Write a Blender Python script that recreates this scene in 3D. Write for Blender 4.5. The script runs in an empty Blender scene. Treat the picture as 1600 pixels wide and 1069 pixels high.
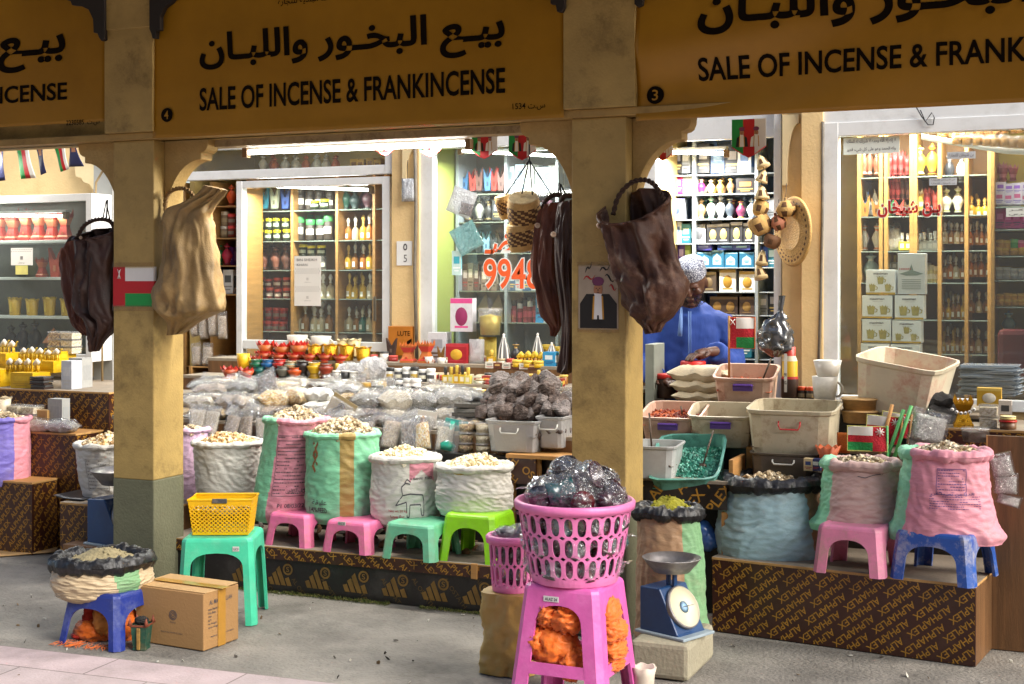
import bpy, bmesh, math, random
from mathutils import Vector, Matrix, noise
R = math.radians
rnd = random.Random(7)
S = bpy.context.scene
COL = S.collection
F, CX, HY, H, TH = 2140.0, 800.0, 440.0, 1.6, R(23)
c_, s_ = math.cos(TH), math.sin(TH)
cam = bpy.data.cameras.new('camera'); camo = bpy.data.objects.new('camera', cam); COL.objects.link(camo)
camo.location = (0, 0, H); camo.rotation_euler = (R(90), 0, TH)
cam.sensor_width = 36; cam.lens = F / 1600 * 36; cam.shift_y = -(534.5 - HY) / 1600; cam.clip_end = 300
S.camera = camo
W_ = bpy.data.worlds.new('World'); S.world = W_; W_.use_nodes = True
nt = W_.node_tree; bg = nt.nodes['Background']; sky = nt.nodes.new('ShaderNodeTexSky'); sky.sky_type = 'NISHITA'
sky.sun_disc = False; sky.sun_elevation = R(42); sky.sun_rotation = R(88); sky.air_density = 1.0; sky.dust_density = 3.0; sky.ozone_density = 0.5
nt.links.new(sky.outputs[0], bg.inputs[0]); bg.inputs[1].default_value = 0.105
sun = bpy.data.lights.new('sun', 'SUN'); sun.energy = 3.0; sun.angle = R(45); sun.color = (1, .95, .87)
suno = bpy.data.objects.new('sun', sun); COL.objects.link(suno)
suno.rotation_euler = Vector((-.80, .18, -.60)).to_track_quat('-Z', 'Y').to_euler()
S.view_settings.view_transform = 'Standard'; S.view_settings.look = 'None'; S.view_settings.exposure = 1.5; S.view_settings.gamma = 1
S.cycles.max_bounces = 10; S.cycles.transparent_max_bounces = 24; S.cycles.diffuse_bounces = 5
S.cycles.caustics_reflective = False; S.cycles.caustics_refractive = False; S.cycles.sample_clamp_indirect = 6
CAM = Vector((0, 0, H))
def ray(px, py):
    a = (px - CX) / F; return Vector((a * c_ - s_, a * s_ + c_, -(py - HY) / F))
def P(px, py, y):
    d = ray(px, py); return CAM + d * (y / d.y)
def PZ(px, py, z):
    d = ray(px, py); return CAM + d * ((z - H) / d.z)
def PX(px, py, x):
    d = ray(px, py); return CAM + d * (x / d.x)
def sc(px, y): return y / ray(px, 0).y / F          # metres per pixel on the plane y
def XW(px, y): return P(px, 440, y).x
def ZW(px, py, y): return P(px, py, y).z
def lin(c):
    if isinstance(c, str): c = [int(c[i:i + 2], 16) / 255 for i in (0, 2, 4)]
    return tuple((x / 12.92 if x <= .04045 else ((x + .055) / 1.055) ** 2.4) for x in c)
_M = {}
def M(name, col, rough=.6, var=.25, scale=6, bump=0, bscale=60, metal=0, spec=.5, dirt=None, damt=.5, dscale=3, coat=0, stretch=None, sheen=0, emit=0):
    """Procedural material: base colour broken by two scales of noise, optional dirt colour, optional bump."""
    if name in _M: return _M[name]
    m = bpy.data.materials.new(name); m.use_nodes = True; t = m.node_tree; N = t.nodes; L = t.links; b = N['Principled BSDF']
    col = lin(col)
    tc = N.new('ShaderNodeTexCoord'); src = tc.outputs['Object']
    if stretch:
        mp = N.new('ShaderNodeMapping'); mp.inputs['Scale'].default_value = stretch; L.new(src, mp.inputs[0]); src = mp.outputs[0]
    n1 = N.new('ShaderNodeTexNoise'); n1.inputs['Scale'].default_value = scale; n1.inputs['Detail'].default_value = 8; n1.inputs['Roughness'].default_value = .65
    L.new(src, n1.inputs['Vector'])
    r = N.new('ShaderNodeValToRGB'); r.color_ramp.elements[0].position = .3; r.color_ramp.elements[1].position = .7
    r.color_ramp.elements[0].color = (*[x * (1 - var) for x in col], 1); r.color_ramp.elements[1].color = (*[min(.95, x * (1 + var * .6)) for x in col], 1)
    L.new(n1.outputs[0], r.inputs[0]); out = r.outputs[0]
    if dirt:
        n2 = N.new('ShaderNodeTexNoise'); n2.inputs['Scale'].default_value = dscale; n2.inputs['Detail'].default_value = 10; n2.inputs['Roughness'].default_value = .75
        L.new(src, n2.inputs['Vector'])
        r2 = N.new('ShaderNodeValToRGB'); r2.color_ramp.elements[0].position = .5; r2.color_ramp.elements[1].position = .72
        r2.color_ramp.elements[0].color = (0, 0, 0, 1); r2.color_ramp.elements[1].color = (damt, damt, damt, 1)
        mx = N.new('ShaderNodeMix'); mx.data_type = 'RGBA'; L.new(n2.outputs[0], r2.inputs[0]); L.new(r2.outputs[0], mx.inputs[0])
        L.new(out, mx.inputs[6]); mx.inputs[7].default_value = (*lin(dirt), 1); out = mx.outputs[2]
    L.new(out, b.inputs['Base Color'])
    mr = N.new('ShaderNodeMapRange'); mr.inputs[3].default_value = max(0, rough - .1); mr.inputs[4].default_value = min(1, rough + .1)
    L.new(n1.outputs[0], mr.inputs[0]); L.new(mr.outputs[0], b.inputs['Roughness'])
    b.inputs['Metallic'].default_value = metal; b.inputs['Specular IOR Level'].default_value = spec; b.inputs['Coat Weight'].default_value = coat
    b.inputs['Sheen Weight'].default_value = sheen
    if emit: L.new(out, b.inputs['Emission Color']); b.inputs['Emission Strength'].default_value = emit
    if bump:
        n3 = N.new('ShaderNodeTexNoise'); n3.inputs['Scale'].default_value = bscale; n3.inputs['Detail'].default_value = 6
        L.new(src, n3.inputs['Vector']); bp = N.new('ShaderNodeBump'); bp.inputs['Strength'].default_value = min(1, bump); bp.inputs['Distance'].default_value = .01
        L.new(n3.outputs[0], bp.inputs['Height']); L.new(bp.outputs[0], b.inputs['Normal'])
    _M[name] = m; return m
def Mgrain(name, cols, scale=70, rough=.6, bump=.8, film=0):
    """Voronoi grains in several colours (resin, spices), optionally seen behind shiny film with its pale glare mixed into the colour."""
    if name in _M: return _M[name]
    m = M(name, cols[0], rough); t = m.node_tree; N = t.nodes; L = t.links; b = N['Principled BSDF']
    tc = N.new('ShaderNodeTexCoord'); v = N.new('ShaderNodeTexVoronoi'); v.inputs['Scale'].default_value = scale; L.new(tc.outputs['Object'], v.inputs['Vector'])
    sp = N.new('ShaderNodeSeparateColor'); L.new(v.outputs['Color'], sp.inputs[0])
    r = N.new('ShaderNodeValToRGB'); r.color_ramp.interpolation = 'CONSTANT'
    for i, c in enumerate(cols):
        e = r.color_ramp.elements[i] if i < 2 else r.color_ramp.elements.new(i / len(cols))
        e.position = i / len(cols); e.color = (*lin(c), 1)
    L.new(sp.outputs[0], r.inputs[0]); L.new(r.outputs[0], b.inputs['Base Color'])
    bp = N.new('ShaderNodeBump'); bp.invert = True; bp.inputs['Strength'].default_value = bump; bp.inputs['Distance'].default_value = .006
    L.new(v.outputs['Distance'], bp.inputs['Height']); L.new(bp.outputs[0], b.inputs['Normal'])
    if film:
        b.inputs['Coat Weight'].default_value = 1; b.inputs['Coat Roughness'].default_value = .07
        hz = N.new('ShaderNodeTexNoise'); hz.inputs['Scale'].default_value = 7; hz.inputs['Detail'].default_value = 5; hz.inputs['Distortion'].default_value = 2.5; L.new(tc.outputs['Object'], hz.inputs['Vector']); hr = N.new('ShaderNodeMapRange'); hr.inputs[1].default_value = .42; hr.inputs[2].default_value = .66; hr.inputs[4].default_value = .34; L.new(hz.outputs[0], hr.inputs[0])  # pale noise patches in base colour stand for film glare and milky folds
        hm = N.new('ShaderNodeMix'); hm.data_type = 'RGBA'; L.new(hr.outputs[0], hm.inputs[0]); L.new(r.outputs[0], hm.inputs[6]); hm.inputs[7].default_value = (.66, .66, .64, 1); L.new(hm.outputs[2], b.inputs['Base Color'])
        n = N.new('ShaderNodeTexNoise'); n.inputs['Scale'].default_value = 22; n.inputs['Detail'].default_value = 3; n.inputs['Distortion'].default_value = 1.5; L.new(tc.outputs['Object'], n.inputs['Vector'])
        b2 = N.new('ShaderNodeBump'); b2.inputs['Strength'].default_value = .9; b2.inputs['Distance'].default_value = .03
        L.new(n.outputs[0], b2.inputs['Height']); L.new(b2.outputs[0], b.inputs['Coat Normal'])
    return m
def Mfilm(name, tint=(1, 1, 1), op=.18, rough=.12, bump=.6, bscale=18, milky=(.85, .87, .9)):
    """Clear plastic: see-through, with sharp crinkled highlights."""
    if name in _M: return _M[name]
    m = bpy.data.materials.new(name); m.use_nodes = True; t = m.node_tree; N = t.nodes; L = t.links; N.clear()
    o = N.new('ShaderNodeOutputMaterial'); tr = N.new('ShaderNodeBsdfTransparent'); tr.inputs[0].default_value = (*tint, 1)
    p = N.new('ShaderNodeBsdfPrincipled'); p.inputs['Base Color'].default_value = (*milky, 1); p.inputs['Roughness'].default_value = rough; p.inputs['Specular IOR Level'].default_value = 1
    g = N.new('ShaderNodeBsdfGlossy'); g.inputs['Roughness'].default_value = rough
    lw = N.new('ShaderNodeFresnel'); ge = N.new('ShaderNodeNewGeometry'); ma = N.new('ShaderNodeMath'); ma.operation = 'MULTIPLY_ADD'; ma.inputs[1].default_value = 1 / 1.5 - 1.5; ma.inputs[2].default_value = 1.5
    L.new(ge.outputs['Backfacing'], ma.inputs[0]); L.new(ma.outputs[0], lw.inputs[0])
    m1 = N.new('ShaderNodeMixShader'); m1.inputs[0].default_value = op; L.new(tr.outputs[0], m1.inputs[1]); L.new(p.outputs[0], m1.inputs[2])
    m2 = N.new('ShaderNodeMixShader'); L.new(lw.outputs[0], m2.inputs[0]); L.new(m1.outputs[0], m2.inputs[1]); L.new(g.outputs[0], m2.inputs[2])
    if bump:
        tc = N.new('ShaderNodeTexCoord'); n = N.new('ShaderNodeTexNoise'); n.inputs['Scale'].default_value = bscale; n.inputs['Detail'].default_value = 3; n.inputs['Distortion'].default_value = 1.2
        L.new(tc.outputs['Object'], n.inputs['Vector']); bp = N.new('ShaderNodeBump'); bp.inputs['Strength'].default_value = bump; bp.inputs['Distance'].default_value = .05
        L.new(n.outputs[0], bp.inputs['Height'])
        for q in (p, g, lw): L.new(bp.outputs[0], q.inputs['Normal'])
    L.new(m2.outputs[0], o.inputs[0]); _M[name] = m; return m
def Mlamp(name, col, st):
    if name in _M: return _M[name]
    m = bpy.data.materials.new(name); m.use_nodes = True; b = m.node_tree.nodes['Principled BSDF']
    b.inputs['Base Color'].default_value = (.9, .9, .9, 1); b.inputs['Emission Color'].default_value = (*col, 1); b.inputs['Emission Strength'].default_value = st
    _M[name] = m; return m
_t = (1 + 5 ** .5) / 2
ICO_V = [Vector(v).normalized() for v in ((-1, _t, 0), (1, _t, 0), (-1, -_t, 0), (1, -_t, 0), (0, -1, _t), (0, 1, _t), (0, -1, -_t), (0, 1, -_t), (_t, 0, -1), (_t, 0, 1), (-_t, 0, -1), (-_t, 0, 1))]
ICO_F = [(0, 11, 5), (0, 5, 1), (0, 1, 7), (0, 7, 10), (0, 10, 11), (1, 5, 9), (5, 11, 4), (11, 10, 2), (10, 7, 6), (7, 1, 8), (3, 9, 4), (3, 4, 2), (3, 2, 6), (3, 6, 8), (3, 8, 9), (4, 9, 5), (2, 4, 11), (6, 2, 10), (8, 6, 7), (9, 8, 1)]
def rotz(a): return Matrix.Rotation(a, 4, 'Z')
def xf(loc, rx=0, ry=0, rz=0, s=1): return Matrix.Translation(Vector(loc)) @ Matrix.Rotation(rz, 4, 'Z') @ Matrix.Rotation(ry, 4, 'Y') @ Matrix.Rotation(rx, 4, 'X') @ Matrix.Scale(s, 4)
class MB:
    def __init__(s): s.v = []; s.f = []; s.m = []; s.s = []
    def add(s, vs, fs, mi=0, smooth=False, T=None):
        k = len(s.v)
        s.v += [tuple(T @ Vector(v)) for v in vs] if T is not None else [tuple(v) for v in vs]
        for i, f in enumerate(fs):
            s.f.append([k + j for j in f]); s.m.append(mi[i] if isinstance(mi, list) else mi); s.s.append(smooth)
        return s
    def box(s, c, size, mi=0, T=None, taper=(1, 1), top=None):
        x, y, z = [q / 2 for q in size]; tx, ty = taper
        vs = [(-x, -y, -z), (x, -y, -z), (x, y, -z), (-x, y, -z), (-x * tx, -y * ty, z), (x * tx, -y * ty, z), (x * tx, y * ty, z), (-x * tx, y * ty, z)]
        vs = [(a + c[0], b + c[1], d + c[2]) for a, b, d in vs]
        ms = [mi] * 6
        if top is not None: ms[1] = top
        return s.add(vs, [(3, 2, 1, 0), (4, 5, 6, 7), (0, 1, 5, 4), (1, 2, 6, 5), (2, 3, 7, 6), (3, 0, 4, 7)], ms, False, T)
    def lathe(s, prof, n=20, c=(0, 0, 0), mi=0, smooth=True, sq=1, rot=0, T=None, wob=None, mf=None):
        vs = []; fs = []; ms = []
        for j, (r, z) in enumerate(prof):
            for i in range(n):
                a = rot + 2 * math.pi * i / n; rr = r * (wob(a, z) if wob else 1)
                vs.append((c[0] + rr * math.cos(a), c[1] + rr * math.sin(a) * sq, c[2] + z))
        for j in range(len(prof) - 1):
            for i in range(n):
                k = (i + 1) % n; fs.append((j * n + i, j * n + k, (j + 1) * n + k, (j + 1) * n + i)); ms.append(mf(rot + 2 * math.pi * (i + .5) / n, j) if mf else mi)
        if prof[0][0] > 1e-5: fs.append(tuple(reversed(range(n)))); ms.append(mi)
        if prof[-1][0] > 1e-5: fs.append(tuple(range((len(prof) - 1) * n, len(prof) * n))); ms.append(mi if not mf else mf(0, len(prof) - 2))
        return s.add(vs, fs, ms, smooth, T)
    def tube(s, pts, r, n=8, mi=0, closed=False, T=None, smooth=True):
        pts = [Vector(p) for p in pts]; vs = []; fs = []; m = len(pts); up = Vector((0, 0, 1)); pr = None
        for i, p in enumerate(pts):
            a = pts[(i + 1) % m] if closed or i < m - 1 else p; b = pts[i - 1] if closed or i > 0 else p
            d = (a - b).normalized() if (a - b).length > 1e-9 else up
            x = (pr - d * pr.dot(d)) if pr else (d.cross(up) if abs(d.dot(up)) < .95 else d.cross(Vector((1, 0, 0))))
            if x.length < 1e-6: x = d.orthogonal()
            x.normalize(); pr = x; y = d.cross(x); rr = r[i] if isinstance(r, (list, tuple)) else r
            for k in range(n):
                t = 2 * math.pi * k / n; vs.append(p + x * (rr * math.cos(t)) + y * (rr * math.sin(t)))
        for i in range(m if closed else m - 1):
            for k in range(n):
                q = (i + 1) % m; fs.append((i * n + k, i * n + (k + 1) % n, q * n + (k + 1) % n, q * n + k))
        if not closed: fs += [tuple(reversed(range(n))), tuple(range((m - 1) * n, m * n))]
        return s.add(vs, fs, mi, smooth, T)
    def grid(s, fn, nu, nv, mi=0, cu=False, smooth=True, T=None, mf=None):
        w = nu if cu else nu + 1; vs = [fn(i / nu, j / nv) for j in range(nv + 1) for i in range(w)]; fs = []; ms = []
        for j in range(nv):
            for i in range(nu):
                k = (i + 1) % w if cu else i + 1; fs.append((j * w + i, j * w + k, (j + 1) * w + k, (j + 1) * w + i)); ms.append(mf((i + .5) / nu, (j + .5) / nv) if mf else mi)
        return s.add(vs, fs, ms, smooth, T)
    def prism(s, out, d, mi=0, T=None, smooth=False):
        """2D outline in x,z (counter-clockwise seen from -y), from y=0 back to y=d."""
        n = len(out); vs = [(x, 0, z) for x, z in out] + [(x, d, z) for x, z in out]
        fs = [tuple(range(n)), tuple(reversed(range(n, 2 * n)))] + [(i, n + i, n + (i + 1) % n, (i + 1) % n) for i in range(n)]
        return s.add(vs, fs, mi, smooth, T)
    def lump(s, p, r, mi=0, j=.3, sx=1, sz=1):
        q = Matrix.Rotation(rnd.random() * 6, 3, Vector((rnd.random() - .5, rnd.random() - .5, rnd.random() - .5)).normalized())
        return s.add([Vector(p) + q @ Vector((v.x * sx, v.y, v.z * sz)) * (r * (1 + rnd.uniform(-j, j))) for v in ICO_V], ICO_F, mi)
    def build(s, name, mats, parent=None, bevel=0, solid=0, sub=0, auto=False):
        me = bpy.data.meshes.new(name); me.from_pydata(s.v, [], s.f)
        if not isinstance(mats, (list, tuple)): mats = [mats]
        for m in mats: me.materials.append(m)
        me.polygons.foreach_set('material_index', [min(i, len(mats) - 1) for i in s.m]); me.polygons.foreach_set('use_smooth', s.s); me.update()
        o = bpy.data.objects.new(name, me); COL.objects.link(o)
        if parent is not None: o.parent = parent
        if sub: q = o.modifiers.new('sub', 'SUBSURF'); q.levels = q.render_levels = sub
        if solid: q = o.modifiers.new('sol', 'SOLIDIFY'); q.thickness = abs(solid); q.offset = -1 if solid > 0 else 0
        if bevel: q = o.modifiers.new('bev', 'BEVEL'); q.width = bevel; q.segments = 2; q.limit_method = 'ANGLE'; q.angle_limit = R(40)
        return o
def tag(o, label, cat, group=None):
    o['label'] = label; o['category'] = cat
    if group: o['group'] = group
    return o
def thing(name, label, cat, loc=(0, 0, 0), rz=0, group=None):
    o = bpy.data.objects.new(name, None); COL.objects.link(o); o.empty_display_size = .05
    o.location = loc; o.rotation_euler = (0, 0, rz); return tag(o, label, cat, group)
def struct(o): o['kind'] = 'structure'; return o
def stuff(o): o['kind'] = 'stuff'; return o
KIDS = {}
def copy_tree(o, parent=None):
    c = o.copy(); COL.objects.link(c)
    if parent is not None: c.parent = parent
    for ch in list(o.children): copy_tree(ch, c)
    return c
ORD = 'first second third fourth fifth sixth seventh eighth ninth tenth eleventh twelfth thirteenth fourteenth'.split()
def nth(i, n):
    if n == 1: return ''
    if i == 0: return 'leftmost '
    if i == n - 1: return 'rightmost '
    if n % 2 and i == n // 2: return 'middle '
    return f'{ORD[i]} from left ' if i < n / 2 else (f'{ORD[n - 1 - i]} from right ')
_ar = {}
for ch, iso, n in (('ا', 0xFE8D, 2), ('ب', 0xFE8F, 4), ('ت', 0xFE95, 4), ('ث', 0xFE99, 4), ('ج', 0xFE9D, 4), ('ح', 0xFEA1, 4), ('خ', 0xFEA5, 4), ('د', 0xFEA9, 2), ('ر', 0xFEAD, 2), ('س', 0xFEB1, 4), ('ش', 0xFEB5, 4), ('ض', 0xFEBD, 4), ('ع', 0xFEC9, 4), ('ق', 0xFED5, 4), ('ك', 0xFED9, 4), ('ل', 0xFEDD, 4), ('م', 0xFEE1, 4), ('ن', 0xFEE5, 4), ('ه', 0xFEE9, 4), ('و', 0xFEED, 2), ('ي', 0xFEF1, 4), ('ى', 0xFEEF, 2), ('إ', 0xFE87, 2), ('ة', 0xFE93, 2), ('ﻻ', 0xFEFB, 2)): _ar[ch] = (iso, n)
def arabic(t):
    t = t.replace('لا', 'ﻻ'); o = []
    def joins_next(c): return c == 'ـ' or (c in _ar and _ar[c][1] == 4)
    def letter(c): return c == 'ـ' or c in _ar
    for i, c in enumerate(t):
        if c in _ar:
            pv = i > 0 and joins_next(t[i - 1]); nx = i + 1 < len(t) and letter(t[i + 1]) and _ar[c][1] == 4
            iso, n = _ar[c]; o.append(chr(iso + (3 if pv and nx else 1 if pv else 2 if nx else 0)))
        else: o.append(c)
    return ''.join(reversed(o))
_tx = {}
def text2d(st, bold=0):
    if (st, bold) in _tx: return _tx[(st, bold)]
    cu = bpy.data.curves.new('t', 'FONT'); cu.body = st; cu.resolution_u = 4; cu.offset = bold; cu.align_x = 'CENTER'
    o = bpy.data.objects.new('t', cu); COL.objects.link(o); dg = bpy.context.evaluated_depsgraph_get()
    me = bpy.data.meshes.new_from_object(o.evaluated_get(dg)); vs = [(v.co.x, v.co.y) for v in me.vertices]; fs = [tuple(p.vertices) for p in me.polygons]
    bpy.data.objects.remove(o); bpy.data.curves.remove(cu); bpy.data.meshes.remove(me)
    x0 = min(v[0] for v in vs); x1 = max(v[0] for v in vs); y0 = min(v[1] for v in vs); y1 = max(v[1] for v in vs)
    _tx[(st, bold)] = ([((x - x0) / (x1 - x0), (y - y0) / (y1 - y0)) for x, y in vs], fs, (x1 - x0) / (y1 - y0)); return _tx[(st, bold)]
def cut2d(vs, fs, step=None, clip=None):
    """Cut a flat mesh along a grid (so it can follow a curved surface) and / or clip it to a rectangle."""
    bm = bmesh.new(); bv = [bm.verts.new((x, y, 0)) for x, y in vs]
    for f in fs:
        try: bm.faces.new([bv[i] for i in f])
        except ValueError: pass
    def bis(co, no, clear=False): bmesh.ops.bisect_plane(bm, geom=bm.verts[:] + bm.edges[:] + bm.faces[:], plane_co=co, plane_no=no, clear_outer=clear)
    if clip:
        x0, x1, y0, y1 = clip
        for co, no in (((x0, 0, 0), (-1, 0, 0)), ((x1, 0, 0), (1, 0, 0)), ((0, y0, 0), (0, -1, 0)), ((0, y1, 0), (0, 1, 0))): bis(co, no, True)
    if step and bm.verts:
        xs = [v.co.x for v in bm.verts]; ys = [v.co.y for v in bm.verts]
        for lo, hi, ax in ((min(xs), max(xs), 0), (min(ys), max(ys), 1)):
            k = lo + step
            while k < hi:
                co = [0, 0, 0]; no = [0, 0, 0]; co[ax] = k; no[ax] = 1; bis(co, no); k += step
    bm.verts.index_update(); v = [(q.co.x, q.co.y) for q in bm.verts]; f = [tuple(w.index for w in q.verts) for q in bm.faces]; bm.free(); return v, f
def write(mb, st, x0, x1, z0, z1, fn=None, mi=0, bold=0, step=None, y=0, shear=0):
    """Lettering that fills the rectangle; fn(x, z) -> point on the surface, or flat at y."""
    vs, fs, _ = text2d(st, bold); vs = [(x0 + a * (x1 - x0) + shear * b, z0 + b * (z1 - z0)) for a, b in vs]
    if step: vs, fs = cut2d(vs, fs, step)
    mb.add([fn(x, z) if fn else (x, y, z) for x, z in vs], fs, mi)
def pattern(mb, st, w, h, ang, size, gx, gy, T=None, y=-.002, bold=.01, stag=.5, mi=0):
    """Repeat printed lettering at an angle over the rectangle 0..w, 0..h."""
    vs, fs, asp = text2d(st, bold); L = size * asp; ca, sa = math.cos(ang), math.sin(ang); D = math.hypot(w, h); V = []; Q = []
    ny = int(D / gy) + 2; nx = int(D / (L + gx)) + 2
    for j in range(-ny, ny):
        for i in range(-nx, nx):
            ox = i * (L + gx) + (j * stag) % (L + gx) ; oy = j * gy; cx = w / 2 + (ox + L / 2) * ca - oy * sa; cz = h / 2 + (ox + L / 2) * sa + oy * ca
            if not (-L / 2 < cx < w + L / 2 and -L / 2 < cz < h + L / 2): continue
            k = len(V); V += [(w / 2 + (ox + a * L) * ca - (oy + b * size) * sa, h / 2 + (ox + a * L) * sa + (oy + b * size) * ca) for a, b in vs]
            Q += [tuple(k + q for q in f) for f in fs]
    V, Q = cut2d(V, Q, None, (.002, w - .002, .002, h - .002))
    mb.add([(x, y, z) for x, z in V], Q, mi, False, T)
def nz(x, y, z): return noise.noise(Vector((x, y, z)))
YP = 5.83      # front face of the pillars
YS = 7.9       # front of the shops
concrete = M('concrete_ground', '837e75', .9, .4, 2.6, .8, 60, dirt='4a463f', damt=.75, dscale=1.7)
mb = MB(); mb.grid(lambda u, v: (-60 + 120 * u, -40 + 100 * v, .004 * nz(u * 400, v * 300, 0) - .004), 60, 50)
g = mb.build('ground', concrete); struct(g)
def Mpave():
    m = M('pink_paving', 'a8999a', .85, .2, 3, .3, 80, dirt='7d7570', damt=.5, dscale=4); t = m.node_tree; N = t.nodes; L = t.links; b = N['Principled BSDF']
    tc = N.new('ShaderNodeTexCoord'); br = N.new('ShaderNodeTexBrick'); br.inputs['Scale'].default_value = 1; br.inputs['Brick Width'].default_value = .62; br.inputs['Row Height'].default_value = .24
    br.inputs['Mortar Size'].default_value = .004; br.inputs['Color1'].default_value = (1, .96, .95, 1); br.inputs['Color2'].default_value = (.86, .88, .85, 1); br.inputs['Mortar'].default_value = (.45, .43, .4, 1)
    L.new(tc.outputs['Object'], br.inputs['Vector']); mx = N.new('ShaderNodeMix'); mx.data_type = 'RGBA'; mx.blend_type = 'MULTIPLY'; mx.inputs[0].default_value = 1
    src = b.inputs['Base Color'].links[0].from_socket; L.new(src, mx.inputs[6]); L.new(br.outputs[0], mx.inputs[7]); L.new(mx.outputs[2], b.inputs['Base Color']); return m
A = PZ(0, 1012, 0); B = PZ(500, 1069, 0); ang = math.atan2(B.y - A.y, B.x - A.x)
mb = MB(); mb.box((1, -1.5, .004), (14, 3, .012)); o = mb.build('paving_strip', Mpave()); o.location = A; o.rotation_euler.z = ang; struct(o)
plaster = M('ochre_plaster', 'a68b50', .7, .22, 5, .25, 90, dirt='4a3a1c', damt=.7, dscale=4.5)
greyband = M('grey_green_paint', '66664f', .75, .3, 6, .4, 70, dirt='3a3526', damt=.7, dscale=6)
wood_and_shade = M('dark_wood_and_shade', '1d130b', .6)  # near-black puts unlit shade into the upper brackets; plain wood on chair legs
zb = ZW(600, 200, YP)
PILW = .256
pil = {}
for nm, pa, pb, lab in (('left', 177, 240, 'ochre plaster pillar with grey base carrying the tan hide bag and flag sticker'), ('mid', 893, 978, 'ochre plaster pillar with grey base behind the pink laundry basket'), ('out', -650, 0, 'ochre plaster pillar beyond the left end')):
    if nm == 'out': x1 = pil['left'] - (pil['mid'] - pil['left']); x0 = x1 - PILW; continue
    x0 = XW(pa, YP); x1 = XW(pb, YP); pil[nm] = x0
    t = thing('pillar', lab, 'pillar', ((x0 + x1) / 2, YP + PILW / 2, 0)); w = x1 - x0; zs = ZW(pa, {'left': 747, 'mid': 795}[nm], YP)
    mb = MB(); mb.box((0, 0, (zs + zb) / 2), (w, PILW, zb - zs)); mb.build('shaft', plaster, t, .006)
    mb = MB(); mb.box((0, 0, zs / 2), (w + .003, PILW + .003, zs)); mb.build('base_band', greyband, t, .006)
    pil[nm + 'x1'] = x1
    # wide strip of the pillar carried up past the beam
    mb = MB(); wa = XW({'left': 163, 'mid': 880}[nm], YP - .05); wb = XW({'left': 238, 'mid': 992}[nm], YP - .05)
    mb.box(((wa + wb) / 2 - (x0 + x1) / 2, -PILW / 2 - .02, zb + .037 + .6), (wb - wa, .06, 1.2)); mb.build('upper_strip', plaster, t, .003)
    if nm == 'left': mb = MB(); mb.box(((wa + wb) / 2 - (x0 + x1) / 2, -PILW / 2 - .026, ZW(200, 45, YP - .05) + .3), (wb - wa, .064, .6)); mb.build('upper_collar', plaster, t, .003)
t = thing('beam', 'long ochre beam spanning the pillars behind the sale banners', 'beam', (-3, YP + .1, zb))
mb = MB(); mb.box((0, .03, .55), (14, .14, 1.1)); mb.build('fascia', plaster, t)
mb = MB(); mb.box((0, -.06, .018), (14, .13, .036)); mb.build('bottom_rail', M('beam_edge', 'a08248', .7, .2, 8, dirt='5a3c18', damt=.6, dscale=5), t, .003)
mb = MB(); mb.box((-.3, .10, -.012), (2.6, .1, .05)); mb.build('lamp_channel', M('rusty_channel', '9a8762', .6, .3, 10, dirt='54391d', damt=.8, dscale=14), t, .003)
def spandrel(lab, x, sgn, y):
    W, Hh, k = .275, .43, .045
    out = [(0, 0), (W, 0), (W - .002, -.03), (W - .012, -.055), (W - .028, -.066), (W - k, -.07), (W - k, -.10)]
    a, b = W - k - .012, Hh - .105
    out += [(W - k - .004 - a * math.sin(R(q)), -Hh + b * math.cos(R(q))) for q in range(0, 91, 6)] + [(0, -Hh)]
    if sgn > 0: out = [(px_, pz_) for px_, pz_ in out][::-1]
    else: out = [(-px_, pz_) for px_, pz_ in out]
    mb = MB(); mb.prism(out, .1); o = mb.build('arch_panel', M('arch_ochre', 'a98c54', .75, .18, 5, .4, 70, dirt='6b5225', damt=.4), None, .003); o.location = (x, y, zb); tag(o, lab, 'arch panel', 'scalloped arch corners under the beam')
spandrel('scalloped arch corner on the left side of the flag pillar above dark bags', pil['left'] - .001, -1, YP + .05)
spandrel('scalloped arch corner above the tan hide bag', pil['leftx1'] + .001, 1, YP + .09)
spandrel('scalloped arch corner above the woven drums at centre pillar', pil['mid'] - .001, -1, YP + .05)
spandrel('scalloped arch corner above the big brown hide bag', pil['midx1'] + .001, 1, YP + .09)
def px_prism(name, pts, y, d, mat, lab, cat, group=None, bevel=.002):
    q = [P(a, b, y) for a, b in pts]; o0 = q[0].copy(); mb = MB(); out = [(p.x - o0.x, p.z - o0.z) for p in q]
    ar = sum(out[i][0] * out[(i + 1) % len(out)][1] - out[(i + 1) % len(out)][0] * out[i][1] for i in range(len(out)))
    if ar < 0: out.reverse()
    mb.prism(out, d); o = mb.build(name, mat, None, bevel); o.location = o0; return tag(o, lab, cat, group)
gb = 'brackets under the upper arches with shade in their colour'
px_prism('bracket', [(163, -80), (163, 62), (158, 64), (154, 58), (152, 52), (146, 51), (145, 30), (138, 15), (125, 9), (112, 8), (110, 2), (104, 0), (60, -40), (40, -80)], YP - .075, .03, wood_and_shade, 'carved bracket in painted shade at left edge of the strip above flag pillar', 'bracket', gb)
px_prism('bracket', [(233, -80), (233, 45), (236, 52), (238, 60), (243, 60), (244, 48), (250, 47), (250, 26), (256, 12), (268, 3), (300, -40), (330, -80)], YP - .075, .03, wood_and_shade, 'carved bracket in painted shade at left edge of the banner numbered 4', 'bracket', gb)
px_prism('bracket', [(882, -80), (882, 10), (878, 19), (870, 18), (868, 7), (860, 6), (860, 0), (840, -40), (820, -80)], YP - .075, .03, wood_and_shade, 'carved bracket tip in painted shade at right edge of the banner numbered 4', 'bracket', gb)
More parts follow.
